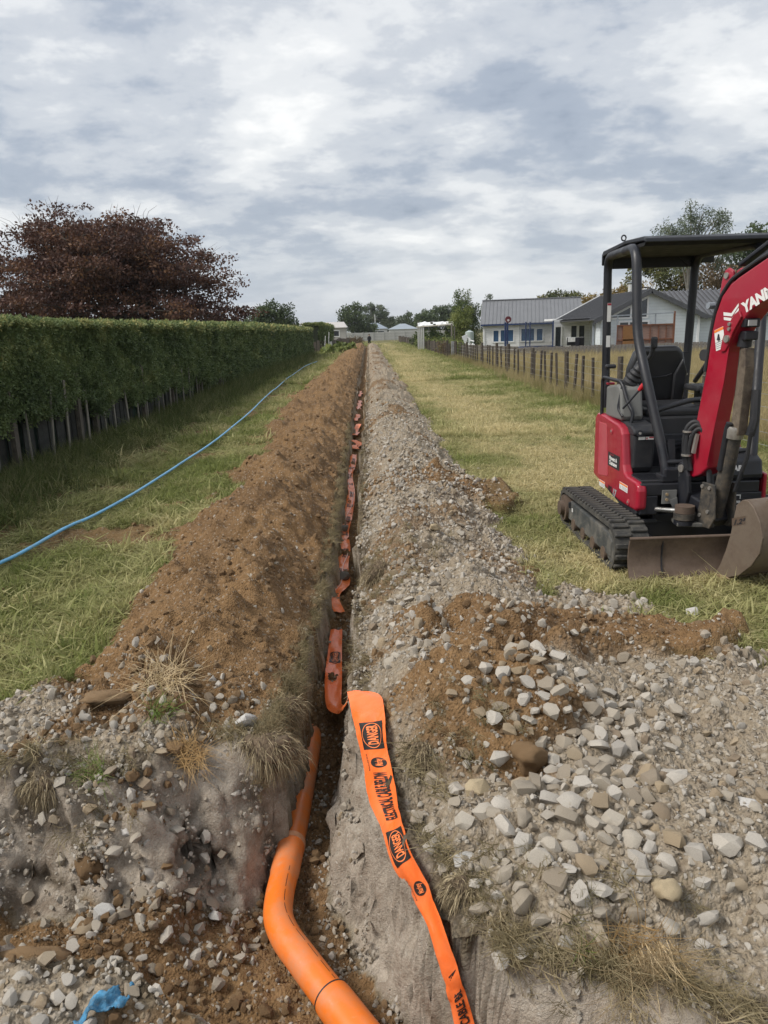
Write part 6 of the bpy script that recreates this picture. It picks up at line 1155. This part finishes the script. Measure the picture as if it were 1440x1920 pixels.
    LB().prism([(6.50, .42), (6.42, .405), (5.80, .305), (5.45, .30), (5.42, .34), (5.55, .36), (6.2, .44), (6.5, .52)], YZ(1.945), 0, .09).build('skirt', M_blk2, root, bevel=.012)
    red = LB().prism([(6.50, .93), (6.44, .968), (6.36, .972), (5.90, .935), (5.83, .915), (5.785, .87), (5.735, .64), (5.70, .59), (5.64, .568), (5.44, .563), (5.395, .54), (5.385, .50), (5.385, .37), (5.42, .345), (5.60, .338), (5.82, .338), (6.2, .385), (6.50, .425)], YZ(1.93), 0, .075).build('side_cover', M_red, root, bevel=.022, seg=3)
    LB().prism([(6.37, .90), (6.18, .905), (6.165, .89), (6.09, .50), (6.10, .48), (6.34, .45), (6.36, .47)], YZ(1.9275), 0, .02).build('vent_panel', M_red2, red, bevel=.004)
    for y, z in ((6.03, .862), (5.57, .382)):
        LB().disc((1.931, y, z), (1, 0, 0), .024, .012, 14).build('bolt_recess', M_red2, red, True); LB().disc((1.925, y, z), (1, 0, 0), .010, .010, 8).build('bolt', M_bolt, red, True)
    LB().prism([(6.5, .425), (6.5, .96), (6.62, .80), (6.64, .45)], YZ(1.99), 0, .80).build('rear_cover', M_red, root, bevel=.03)
    LB().prism([(5.4, .34), (6.4, .34), (6.4, .93), (5.9, .90), (5.8, .66), (5.4, .60)], YZ(2.862), 0, .03).build('side_cover', M_red, root, bevel=.012)
    def text_on(txt, o, u, v, size, mat, par, bold=.03, shear=0.0, name='lettering', lift=.0015):
        me = text_mesh(txt, size, bold, shear); u = Vector(u).normalized(); v = Vector(v); v = (v - u * v.dot(u)).normalized(); n = u.cross(v); o = Vector(o) - EX + n * lift
        for q in me.vertices: q.co = o + u * q.co.x + v * q.co.y
        return link(name, me, mat, par)
    def plate(o, u, v, w, h, mat, par, name='sticker', lift=.001, th=.001):
        u = Vector(u).normalized(); v = Vector(v); v = (v - u * v.dot(u)).normalized(); n = u.cross(v); b = MB(); P = [Vector(o) - EX + u * a + v * c for a, c in ((0, 0), (w, 0), (w, h), (0, h))]; b.add([p + n * lift for p in P] + [p + n * (lift + th) for p in P], [(0, 3, 2, 1), (4, 5, 6, 7), (0, 1, 5, 4), (1, 2, 6, 5), (2, 3, 7, 6), (3, 0, 4, 7)]); return b.build(name, mat, par)
    U, Vz = (0, -1, 0), (0, 0, 1)
    s = plate((1.93, 6.095, .578), U, (0, .0, 1), .29, .112, M_blk2, red); text_on('Mowers &', (1.9288, 6.06, .632), U, Vz, .045, M_lab, s, .04); text_on('Chainsaws', (1.9288, 6.06, .594), U, Vz, .045, M_lab, s, .04); text_on('Norwood', (1.9288, 6.045, .670), U, Vz, .022, M_red, s, .02, .3)
    for y, z, w, h in ((6.31, .366, .155, .052), (5.785, .445, .19, .056)):
        s = plate((1.93, y, z), U, Vz, w, h, M_lab, red); plate((1.929, y - .004, z + h - .016), U, Vz, w - .008, .013, M_org, s); [plate((1.929, y - .06, z + .008 + .009 * k), U, Vz, w - .075, .003, M_gl, s, 'print_line') for k in range(3)]; text_on('!', (1.929, y - .022, z + .006), U, Vz, .03, M_blk, s, .05)
    text_on('ViO', (1.93, 6.075, .372), U, Vz, .062, M_blk, red, .06, .25); text_on('17', (1.93, 5.955, .352), U, Vz, .085, M_gl, red, .06, .25)
    # floor, steps, cover under the seat, tank box
    LB().box((2.38, 5.74, .563), (.82, .64, .02)).build('floor_plate', M_blk2, root, bevel=.004)
    fm = MB().box((0, 0, 0), (.17, .012, .008)).build('tread_rib', M_blk, root); fm.location = T(2.06, 5.46, .576)
    for k in range(1, 7): o = fm.copy(); COL.objects.link(o); o.parent = root; o.location = T(2.06, 5.46 + .034 * k, .576)
    LB().prism([(2.13, 5.405), (2.58, 5.405), (2.62, 5.50), (2.18, 5.56)], Matrix.Identity(4), .555, .665).build('front_cowl', M_blk, root, bevel=.015)
    tk = LB().prism([(5.99, .575), (5.74, .575), (5.71, .62), (5.70, .86), (5.72, .89), (5.99, .90)], YZ(1.995), 0, .165).build('tool_box', M_blk2, root, bevel=.02, seg=3); LB().prism([(6.02, .885), (5.70, .862), (5.685, .878), (5.69, .905), (5.76, .935), (6.02, .965)], YZ(1.99), 0, .18).build('lid', M_blk2, tk, bevel=.012); LB().disc((2.035, 5.695, .885), (0, -1, .15), .026, .02, 16).build('lock', M_blk, tk, True); LB().disc((2.035, 5.683, .887), (0, -1, .15), .010, .01, 10).build('key_slot', M_bolt, tk, True)
    plate((2.03, 5.699, .835), (1, 0, 0), Vz, .05, .022, M_lab, tk); s = plate((2.085, 5.699, .835), (1, 0, 0), Vz, .062, .022, M_lab, tk); plate((2.112, 5.698, .846), (1, 0, 0), Vz, .034, .010, M_red2, s, 'print_line'); text_on('A', (2.087, 5.698, .838), (1, 0, 0), Vz, .022, M_red, s, .05)
    LB().box((2.48, 6.22, .77), (.66, .42, .40)).build('seat_base', M_blk2, root, bevel=.02); LB().box((2.40, 5.995, .70), (.50, .02, .26)).build('front_panel', M_blk, root, bevel=.006)
    for k in range(3): LB().box((2.42, 5.982, .72 + .03 * k), (.12, .012, .014)).build('grille_slat', M_blk, root)
    plate((2.36, 5.984, .60), (1, 0, 0), Vz, .07, .07, M_gl, root, 'manual_label'); plate((2.52, 5.984, .62), (1, 0, 0), Vz, .03, .2, M_lab, root, 'manual_label'); plate((2.235, 5.403, .60), (1, 0, 0), Vz, .115, .04, M_lab, root, 'manual_label')
    # ---- seat
    def pad(name, c, d, mat, par, bev, rot=None):
        o = MB().box((0, 0, 0), d).build(name, mat, par, True, bev, 5); o.location = Vector(c) - EX
        if rot: o.rotation_euler = rot
        return o
    bk = LB().prism([(-.235, -.23), (.235, -.23), (.25, -.1), (.245, .06), (.205, .20), (.155, .252), (-.155, .252), (-.205, .20), (-.245, .06), (-.25, -.1)], Matrix(((1, 0, 0, 2.43), (0, -.22, 1, 6.50), (0, .97, .2, 1.265), (0, 0, 0, 1))) @ Matrix.Scale(-1, 4, (0, 0, 1)) @ Matrix.Scale(-1, 4, (0, 0, 1)), -.05, .05).build('backrest', M_seat, root, True, .035, 4)
    for sx in (-1, 1): LB().prism([(2.43 + sx * .235, -.20), (2.43 + sx * .14, -.23), (2.43 + sx * .13, .02), (2.43 + sx * .19, .16), (2.43 + sx * .24, .04)], Matrix(((1, 0, 0, 0), (0, -.22, -1, 6.445), (0, .97, -.2, 1.255), (0, 0, 0, 1))), 0, .035).build('side_bolster', M_seat, bk, True, .016, 3)
    LB().tube([(2.31, 6.435, 1.265), (2.37, 6.437, 1.252), (2.43, 6.438, 1.25), (2.49, 6.437, 1.258), (2.55, 6.435, 1.275)], .006, 6).build('seam', M_blk, bk, True)
    pad('seat_cushion', (2.43, 6.24, 1.005), (.47, .44, .09), M_seat, root, .035, (.06, 0, 0))
    # ---- left console, lever, guard
    co = LB().prism([(6.33, .955), (5.93, .955), (5.92, .99), (5.97, 1.20), (6.04, 1.235), (6.33, 1.20)], YZ(1.965), 0, .175).build('left_console', M_gre, root, bevel=.02, seg=3); plate((2.09, 5.958, 1.07), (1, 0, 0), (0, .2, 1), .016, .02, M_lab, co)
    bt = MB(); P0, P1 = T(2.06, 6.07, 1.215), T(2.145, 5.99, 1.395)
    prof = [.062, .060, .066, .052, .062, .048, .056, .044, .050, .038, .034, .026]; bt.tube([P0.lerp(P1, i / 11) for i in range(12)], prof, 14); bt.build('joystick_boot', M_blk2, root, True)
    LB().tube([(2.14, 5.995, 1.385), (2.185, 5.95, 1.45), (2.20, 5.94, 1.53)], [.018, .017, .022], 10).build('joystick', M_blk2, root, True); LB().box((2.20, 5.93, 1.55), (.045, .05, .09)).build('joystick_grip', M_blk2, root, bevel=.015)
    LB().tube([(1.955, 5.86, 1.06), (2.00, 5.82, 1.13), (2.06, 5.79, 1.215)], .009, 8).build('lever', M_blk, root, True); LB().tube([(2.050, 5.795, 1.200), (2.065, 5.787, 1.222), (2.095, 5.775, 1.262), (2.10, 5.772, 1.27)], [.013, .019, .021, .012], 12).build('lever_knob', plain('red_knob', (.45, .012, .02), .35, .1), root, True)
    LB().tube(bend([(1.945, 6.36, .96), (1.935, 6.34, 1.275), (1.985, 6.0, 1.255), (2.01, 5.92, 1.10), (2.04, 5.86, 1.02), (2.02, 5.86, .93)], .05), .0145, 10).build('guard_rail', M_blk, root, True); LB().tube(bend([(1.99, 5.99, 1.245), (1.955, 5.98, 1.05), (1.975, 5.92, .99)], .03), .011, 8).build('guard_stay', M_blk, root, True)
    LB().tube([(2.0, 6.42, 1.20), (2.0, 6.42, 1.34)], .014, 8).build('lever', M_blk, root, True); LB().box((2.02, 6.41, 1.355), (.09, .05, .035)).build('lever_grip', M_blk2, root, bevel=.015); LB().box((1.99, 6.3, 1.222), (.06, .05, .02)).build('lock_tab', M_red, root, bevel=.006)
    # right console and travel lever rail
    LB().box((2.72, 6.25, 1.17), (.17, .30, .05)).build('armrest', M_blk2, root, bevel=.02); LB().box((2.78, 6.3, 1.02), (.10, .22, .26)).build('right_console', M_blk2, root, bevel=.02)
    for x in (2.665, 2.745): LB().tube([(x, 6.02, .70), (x, 6.03, 1.13)], .012, 8).build('lever', M_steel, root, True); LB().box((x, 6.03, 1.165), (.06, .07, .07)).build('lever_grip', M_blk2, root, bevel=.012)
    LB().tube(bend([(2.10, 5.66, 1.05), (2.24, 5.72, 1.075), (2.45, 5.80, 1.115), (2.75, 5.80, 1.115)], .08), .021, 12).build('lap_rail', M_blk, root, True); plate((2.52, 5.776, 1.108), (1, 0, 0), Vz, .10, .014, plain('cream_label', (.6, .5, .3), .5, .1), root)
    LB().tube(bend([(2.80, 6.55, 1.20), (2.80, 6.25, 1.42), (2.76, 6.12, 1.44)], .04), .02, 8).build('arm_grip', M_blk2, root, True); LB().box((2.80, 6.83, 1.36), (.09, .04, .16)).build('bracket', M_blk, root)
    # ---- canopy
    def post(P, name='canopy_frame', r=.036): return LB().tube(bend(P, .14, 7), r, 12).build(name, M_blk, root, True)
    lf = post([(2.165, 5.44, .56), (2.150, 5.49, .74), (2.065, 5.71, 1.32), (2.045, 5.87, 1.60), (2.05, 5.99, 2.26), (2.125, 6.93, 2.27), (2.145, 6.92, .96)]); rf = post([(2.80, 5.48, .56), (2.815, 5.5, .70), (2.925, 5.74, 1.31), (2.99, 5.87, 1.70), (3.01, 5.98, 2.26), (2.90, 6.93, 2.27), (2.86, 6.92, .96)])
    LB().box((2.165, 5.47, .585), (.10, .13, .05)).build('post_foot', M_blk, lf, bevel=.008); LB().prism([(5.53, .57), (5.46, .57), (5.46, .66), (5.50, .86), (5.54, .70)], YZ(2.18), 0, .05).build('gusset', M_blk, lf)
    for x in (2.52, 2.58): LB().tube([(2.80, 5.52, .76), (2.42, 5.50, .745)], .018, 8).build('cross_rail', M_blk, root, True) if x < 2.55 else None
    LB().tube([(2.16, 5.46, .70), (2.34, 5.43, .70)], .018, 8).build('cross_rail', M_blk, root, True)
    ro = LB().prism([(5.93, 2.285), (5.935, 2.315), (5.99, 2.335), (6.4, 2.350), (6.98, 2.325), (7.02, 2.30), (7.02, 2.205), (7.0, 2.205), (6.99, 2.28), (6.4, 2.32), (5.99, 2.30)], YZ(2.095), 0, 1.0).build('canopy_roof', M_blk, root, bevel=.008)
    LB().prism([(5.96, 2.295), (6.95, 2.285), (6.95, 2.255), (6.0, 2.265)], YZ(2.11), 0, .97).build('roof_lining', plain('matt_black', (.012, .012, .013), .8, .1), ro, bevel=.004); LB().box((2.52, 6.945, 2.235), (.74, .03, .13)).build('rear_beam', M_blk, ro)
    for x, sx in ((2.15, 1), (2.84, -1)): LB().prism([(x, 2.17), (x + sx * .13, 2.17 + .12), (x, 2.17 + .12)], Matrix(((1, 0, 0, 0), (0, 0, 1, 6.93), (0, 1, 0, 0), (0, 0, 0, 1))), -.012, .012).build('corner_gusset', M_blk, ro)
    LB().tube([(2.10 + .018 * math.cos(2 * PI * k / 14), 6.45 + .0, 2.375 + .021 * math.sin(2 * PI * k / 14)) for k in range(15)], .006, 6, False).build('lifting_eye', M_blk, ro, True)
    plate((2.12, 6.883, 1.72), (1, 0, 0), Vz, .034, .16, M_lab, lf); plate((2.121, 6.882, 1.86), (1, 0, 0), Vz, .032, .018, M_red, lf); plate((2.12, 6.883, 1.50), (1, 0, 0), Vz, .036, .10, M_lab, lf)
    for z in (1.24, 1.32): LB().disc((2.858, 6.882, z), (0, 1, 0), .012, .01, 8).build('bolt', M_bolt, rf, True)
    # ---- hood with lettering on the right
    hd = LB().prism([(5.98, .56), (5.40, .56), (5.395, .60), (5.42, .70), (5.50, .735), (5.98, .76)], YZ(2.47), 0, .385).build('right_hood', M_blk, root, bevel=.018, seg=3)
    text_on('YANMAR', (2.478, 5.406, .628), (1, 0, 0), (0, .3, 1), .054, M_lab, hd, .05, .15, lift=.006)
    s = plate((2.635, 5.391, .365), (1, 0, 0), Vz, .062, .088, M_lab, root); plate((2.642, 5.39, .415), (1, 0, 0), Vz, .048, .030, M_blk, s, 'print_line'); text_on('OPEN', (2.641, 5.39, .378), (1, 0, 0), Vz, .018, M_blk, s, .06); plate((2.60, 5.99, .70), (1, 0, 0), Vz, .10, .06, plain('blue_label', (.25, .42, .62), .5, .3, 30), root)
    # ---- swing post and boom, swung a little to the right
    a = math.radians(15); d = Vector((math.sin(a), -math.cos(a), 0)); nl = Vector((-math.cos(a), -math.sin(a), 0)); F0 = Vector((2.36, 5.38, 0))
    BM = Matrix(((d.x, 0, nl.x, F0.x), (d.y, 0, nl.y, F0.y), (0, 1, 0, 0), (0, 0, 0, 1)))        # (s, z, offset to the left)
    B = lambda s, z, o=0.0: BM @ Vector((s, z, o))
    sw = LB().prism([(-.10, .30), (.20, .27), (.26, .33), (.20, .45), (-.02, .50), (-.12, .44)], BM, -.09, .09).build('swing_post', M_blk, root, bevel=.012)
    for o0, o1 in ((.082, .115), (-.115, -.082)): LB().prism([(-.075, .40), (.03, .38), (.06, .50), (.045, .62), (.0, .70), (-.045, .715), (-.085, .68), (-.09, .55)], BM, o0, o1).build('boom_ear', M_blk, sw, bevel=.01)
    LB().prism([(.10, .28), (.27, .28), (.32, .36), (.30, .60), (.17, .60), (.15, .42)], BM, .075, .092).build('cylinder_plate', M_grm, sw, bevel=.006); LB().prism([(.10, .28), (.27, .28), (.32, .36), (.30, .60), (.17, .60), (.15, .42)], BM, -.092, -.075).build('cylinder_plate', M_grm, sw, bevel=.006)
    for s_, z_ in ((.255, .57), (.25, .40), (.18, .57), (.17, .36)): LB().disc(B(s_, z_, .095), nl, .014, .012, 10).build('bolt', M_bolt, sw, True)
    LB().disc(B(-.03, .665), nl, .028, .25, 16).build('pivot_pin', M_bolt, sw, True); LB().disc(B(.10, .345, .0), nl, .035, .24, 16).build('pivot_pin', M_grm, sw, True)
    kp = LB().disc((2.225, 5.24, .395), (0, 0, 1), .068, .05, 20).build('king_pin', M_rust, root, True); LB().disc((2.225, 5.24, .345), (0, 0, 1), .075, .045, 20).build('king_pin_ring', M_grm, kp, True); LB().disc((2.225, 5.24, .30), (0, 0, 1), .072, .03, 20).build('king_pin_ring', M_blk, kp, True)
    LB().prism([(2.16, 5.2), (2.40, 5.14), (2.46, 5.30), (2.30, 5.40), (2.18, 5.36)], Matrix.Identity(4), .275, .305).build('swing_plate', M_frm, kp, bevel=.006)
    LB().tube([(2.0, 5.52, .345), (2.19, 5.27, .375)], .020, 12).build('swing_rod', M_chr, root, True); LB().disc((2.04, 5.47, .35), (.19, -.25, .03), .045, .04, 16).build('rod_collar', M_rust, root, True)
    mp = LB().box((2.165, 5.385, .455), (.105, .012, .10)).prism([(2.165, .43), (2.22, .45), (2.235, .36), (2.215, .33), (2.19, .38)], Matrix(((1, 0, 0, 0), (0, 0, 1, 5.38), (0, 1, 0, 0), (0, 0, 0, 1))), -.006, .0055).build('bracket_plate', M_gre, root); [LB().disc((2.145, 5.376, z), (0, 1, 0), .012, .012, 6).build('bolt', M_lip, mp) for z in (.435, .475)]
    prof = [(-.045, .62), (-.035, .70), (.036, .973), (.118, 1.386), (.146, 1.635), (.17, 1.74), (.22, 1.855), (.29, 1.925), (.361, 1.965), (.60, 2.066), (.9, 2.16), (1.2, 2.18), (1.45, 2.10), (1.44, 1.98), (1.2, 2.02), (.9, 1.97), (.627, 1.832), (.50, 1.765), (.42, 1.69), (.351, 1.60), (.29, 1.49), (.263, 1.356), (.208, 1.028), (.19, .70), (.12, .64), (.05, .61)]
    bo = LB().prism(prof, BM, -.075, .075).build('boom', M_red, root, bevel=.010, seg=2)
    LB().prism([(.20, 1.25), (.275, 1.47), (.33, 1.57), (.30, 1.30), (.245, 1.02), (.19, .72), (.15, .72)], BM, .0755, .079).build('boom_rib', M_red, bo)
    br = LB().prism([(.255, 1.50), (.30, 1.50), (.335, 1.555), (.36, 1.62), (.43, 1.72), (.405, 1.76), (.36, 1.735), (.30, 1.655), (.27, 1.58)], BM, .078, .092).build('boom_bracket', M_red, bo, bevel=.005)
    for s_, z_, r in ((.318, 1.582, .024), (.335, 1.645, .012), (.335, 1.675, .012)): LB().disc(B(s_, z_, .096), nl, r, .016, 14).build('pin', M_bolt, br, True)
    ear = LB().prism([(.16, 1.76), (.185, 1.95), (.21, 2.02), (.245, 2.035), (.285, 2.01), (.30, 1.90), (.24, 1.82)], BM, .035, .060).build('cylinder_ear', M_red, bo, bevel=.008); LB().prism([(.16, 1.76), (.185, 1.95), (.21, 2.02), (.245, 2.035), (.285, 2.01), (.30, 1.90), (.24, 1.82)], BM, -.060, -.035).build('cylinder_ear', M_red, bo, bevel=.008); LB().disc(B(.236, 1.985, .064), nl, .020, .014, 14).build('pin', M_bolt, ear, True)
    # lettering and emblem on the boom
    ub = (B(.9, 0) - B(0, 0)); 
    def boom_pt(s_, z_): return B(s_, z_, .0752)
    dirw = (boom_pt(.57, 1.797) - boom_pt(.442, 1.740)).normalized(); upv = Vector((0, 0, 1))
    me = text_mesh('YANMAR', .092, .055, .0); vup = nl.cross(dirw) * -1; vup = vup if vup.z > 0 else -vup; o = boom_pt(.437, 1.742)
    for q in me.vertices: q.co = o + dirw * q.co.x + vup * q.co.y * 1.02 + nl * .002 - EX
    link('lettering', me, M_lab, bo)
    em = LB()
    for P in ([(.247, 1.753), (.322, 1.745), (.381, 1.805), (.384, 1.788), (.328, 1.724), (.250, 1.731)], [(.252, 1.722), (.325, 1.714), (.331, 1.694), (.256, 1.703)], [(.329, 1.715), (.385, 1.778), (.387, 1.762), (.335, 1.694)]): em.add([tuple(B(*p, .0772)) for p in P], [tuple(range(len(P)))])
    em.build('emblem', M_lab, bo, recalc=False)
    wl = LB(); wl.add([tuple(B(*p, .0768)) for p in ((.202, 1.500), (.286, 1.527), (.253, 1.663), (.169, 1.636))], [(0, 1, 2, 3)]); w = wl.build('warning_label', M_lab, bo, recalc=False); LB().add([tuple(B(*p, .0778)) for p in ((.174, 1.617), (.258, 1.644), (.253, 1.661), (.170, 1.634))], [(0, 1, 2, 3)]).build('label_band', M_org, w, recalc=False); LB().tube([B(.222, 1.575, .078), B(.219, 1.592, .078), B(.216, 1.612, .078)], [.014, .009, .005], 6).build('label_figure', M_blk, w)
    for k in range(4): LB().add([tuple(B(*p, .0778)) for p in ((.204 - .004 * k, 1.513 + .012 * k), (.272 - .004 * k, 1.535 + .012 * k), (.271 - .004 * k, 1.539 + .012 * k), (.203 - .004 * k, 1.517 + .012 * k))], [(0, 1, 2, 3)]).build('print_line', M_gl, w, recalc=False)
    # hoses along the back of the boom
    hp = [B(-.02, .72, .03), B(.012, .95, .03), B(.085, 1.36, .03), B(.120, 1.63, .03), B(.165, 1.80, .03), B(.25, 1.925, .03), B(.35, 1.99, .03), B(.60, 2.09, .03), B(1.0, 2.20, .03)]
    LB().tube(spline([tuple(p) for p in hp], 5), .018, 8).build('hose', M_blk2, bo, True); LB().tube(spline([tuple(p + nl * -.045) for p in hp], 5), .018, 8).build('hose', M_blk2, bo, True); LB().tube(spline([tuple(p + nl * .035 + d * .006) for p in hp[2:]], 5), .013, 8).build('hose', M_blk2, bo, True)
    LB().disc(B(.10, 1.80, .06), nl, .022, .05, 8).build('hose_clamp', M_steel, bo, True); LB().disc(B(.04, 1.47, .0), nl, .04, .1, 10).build('work_knob', M_blk2, bo, True)
    lp = [[(2.27, 5.33, .66), (2.245, 5.33, .80), (2.25, 5.32, .93), (2.29, 5.29, .99), (2.33, 5.27, .95), (2.36, 5.25, .85), (2.38, 5.24, .70), (2.39, 5.22, .55)], [(2.285, 5.32, .66), (2.262, 5.32, .80), (2.275, 5.30, .92), (2.31, 5.27, .965), (2.345, 5.25, .90), (2.36, 5.23, .76), (2.37, 5.20, .58)], [(2.258, 5.34, .67), (2.235, 5.345, .82), (2.238, 5.335, .95), (2.28, 5.31, 1.01), (2.33, 5.28, .985)]]
    for P in lp: LB().tube(spline(P, 5), .0155, 8).build('hose', M_blk2, bo, True)
    for z in (.77, .94): LB().disc((2.25, 5.328, z), (0, 0, 1), .036, .012, 12).build('hose_clamp', M_bolt, bo, True)
    LB().box((2.285, 5.275, .86), (.02, .03, .14), Matrix.Rotation(.15, 3, 'Y')).build('hose_bracket', M_bolt, bo)
    # boom cylinder with guard
    cy = LB().tube([B(.22, .36), B(.30, .72), B(.345, .98)], [.050, .052, .052], 16).build('boom_cylinder', M_grm, root, True); LB().tube([B(.335, .93), B(.347, .99), B(.352, 1.01)], [.063, .066, .060], 16).build('gland', M_bolt, cy, True); LB().tube([B(.345, .98), B(.375, 1.55)], .026, 14).build('rod', M_grm, cy, True); LB().tube([B(.29, .70, .05), B(.335, .99, .05), B(.35, 1.03, .05)], .022, 10).build('steel_pipe', M_blk, cy, True)
    LB().prism([(.332, .96), (.41, .95), (.43, 1.40), (.415, 1.52), (.375, 1.52)], BM, -.045, .03).build('rod_guard', mat_dirty('scuffed_guard', (.075, .055, .04), (.20, .165, .12), .8, .7, 0, 12, .4), cy, bevel=.006); LB().tube([B(.37, 1.53), B(.38, 1.60)], [.045, .042], 12).build('rod_end', M_blk, cy, True); LB().box(B(.40, 1.60, 0), (.09, .10, .06)).build('rod_block', M_blk, cy, bevel=.01)
    LB().tube([B(.45, .98, -.04), B(.42, .80, -.05), B(.33, .55, -.05)], .014, 8).build('hose', M_blk2, cy, True); LB().tube([B(.43, 1.25, -.07), B(.45, 1.05, -.06), B(.43, .95, -.05)], .030, 8).build('hose_sleeve', M_blk2, cy, True)
    wk = LB().box(B(.435, 1.68, .02), (.10, .06, .055)).build('work_light', M_blk, bo, bevel=.008); LB().box(B(.467, 1.68, .03), (.07, .008, .036), Matrix.Rotation(a, 3, 'Z')).build('light_lens', plain('light_lens', (.45, .45, .45), .2, .2), wk)
    # arm cylinder on top, arm, bucket
    ac = LB().tube([B(.255, 1.925), B(.30, 1.955), B(.9, 2.245)], [.036, .050, .050], 16).build('arm_cylinder', M_blk, root, True); LB().bar(B(.30, 2.045), B(.75, 2.255), .07, .028).build('hose_guard', M_blk, ac, bevel=.008); LB().tube([B(.9, 2.245), B(1.35, 2.33)], .022, 12).build('rod', M_chr, ac, True)
    ar = LB().prism([(1.30, 2.30), (1.42, 2.34), (1.50, 2.12), (1.40, 1.90), (1.12, .70), (1.02, .62), (.96, .70), (1.22, 1.95)], BM, -.06, .06).build('dipper_arm', M_red, root, bevel=.01); LB().disc(B(1.44, 2.05), nl, .03, .2, 14).build('pin', M_bolt, ar, True); LB().bar(B(1.02, .68), B(.86, .60), .05, .05).build('bucket_link', M_blk, ar)
    shell = [(.66, .54), (.70, .588), (.75, .592), (.80, .56), (.86, .48), (.895, .385), (.88, .28), (.82, .185), (.72, .09), (.60, .035), (.492, .020)]
    inner = [(x - .012 * (x > .6), z - .014 if z > .3 else z + .012) for x, z in shell[::-1]]; bk = LB().prism(shell + inner, BM, -.195, .195).build('bucket', M_bkt, root, True)
    side = [(.492, .021), (.545, .115), (.588, .23), (.62, .347), (.638, .47), (.652, .545), (.70, .587), (.75, .591), (.80, .559), (.86, .479), (.894, .385), (.879, .281), (.82, .186), (.72, .091), (.60, .036)]
    for o0, o1 in ((.1945, .208), (-.208, -.1945)): LB().prism(side, BM, o0, o1).build('side_plate', M_bkt, bk, bevel=.003)
    LB().prism([(.485, .014), (.60, .028), (.64, .042), (.60, .052), (.50, .040)], BM, -.212, .212).build('cutting_lip', M_lip, bk, bevel=.003)
    for o in (-.07, .07): LB().prism([(.76, .58), (.90, .47), (1.02, .60), (.98, .70), (.82, .68)], BM, o - .012, o + .012).build('bucket_ear', M_bkt, bk, bevel=.004)
    bx = LB(); bx.add([tuple(B(*p, .2095)) for p in ((.626, .398), (.742, .440), (.738, .492), (.622, .450))], [(0, 1, 2, 3)]); bg = bx.build('badge', mat_dirty('badge_steel', (.10, .07, .05), (.06, .04, .03), .5), bk, recalc=False)
    me = text_mesh('1.2\u00b3', .062, .03, .2); u = (B(.742, .440) - B(.626, .398)).normalized(); vv = Vector((0, 0, 1)); o = B(.636, .408, .2105)
    for q in me.vertices: q.co = o + u * q.co.x * 1.1 + vv * q.co.y * .75 - EX
    link('lettering', me, M_blk, bg)
excavator()
# ------------------------------------------------------------------ air between here and the hills
def haze():
    o = MB().box((0, 2400, 49), (5600, 4900, 104)).build('haze', None); m = bpy.data.materials.new('haze'); m.use_nodes = True; N = m.node_tree.nodes; N.clear(); out = N.new('ShaderNodeOutputMaterial'); v = N.new('ShaderNodeVolumePrincipled'); v.inputs['Color'].default_value = (.86, .90, .96, 1); v.inputs['Density'].default_value = .00018; v.inputs['Anisotropy'].default_value = 0.0
    m.node_tree.links.new(v.outputs[0], out.inputs['Volume']); o.data.materials.append(m); tag(o, kind='stuff')
haze()
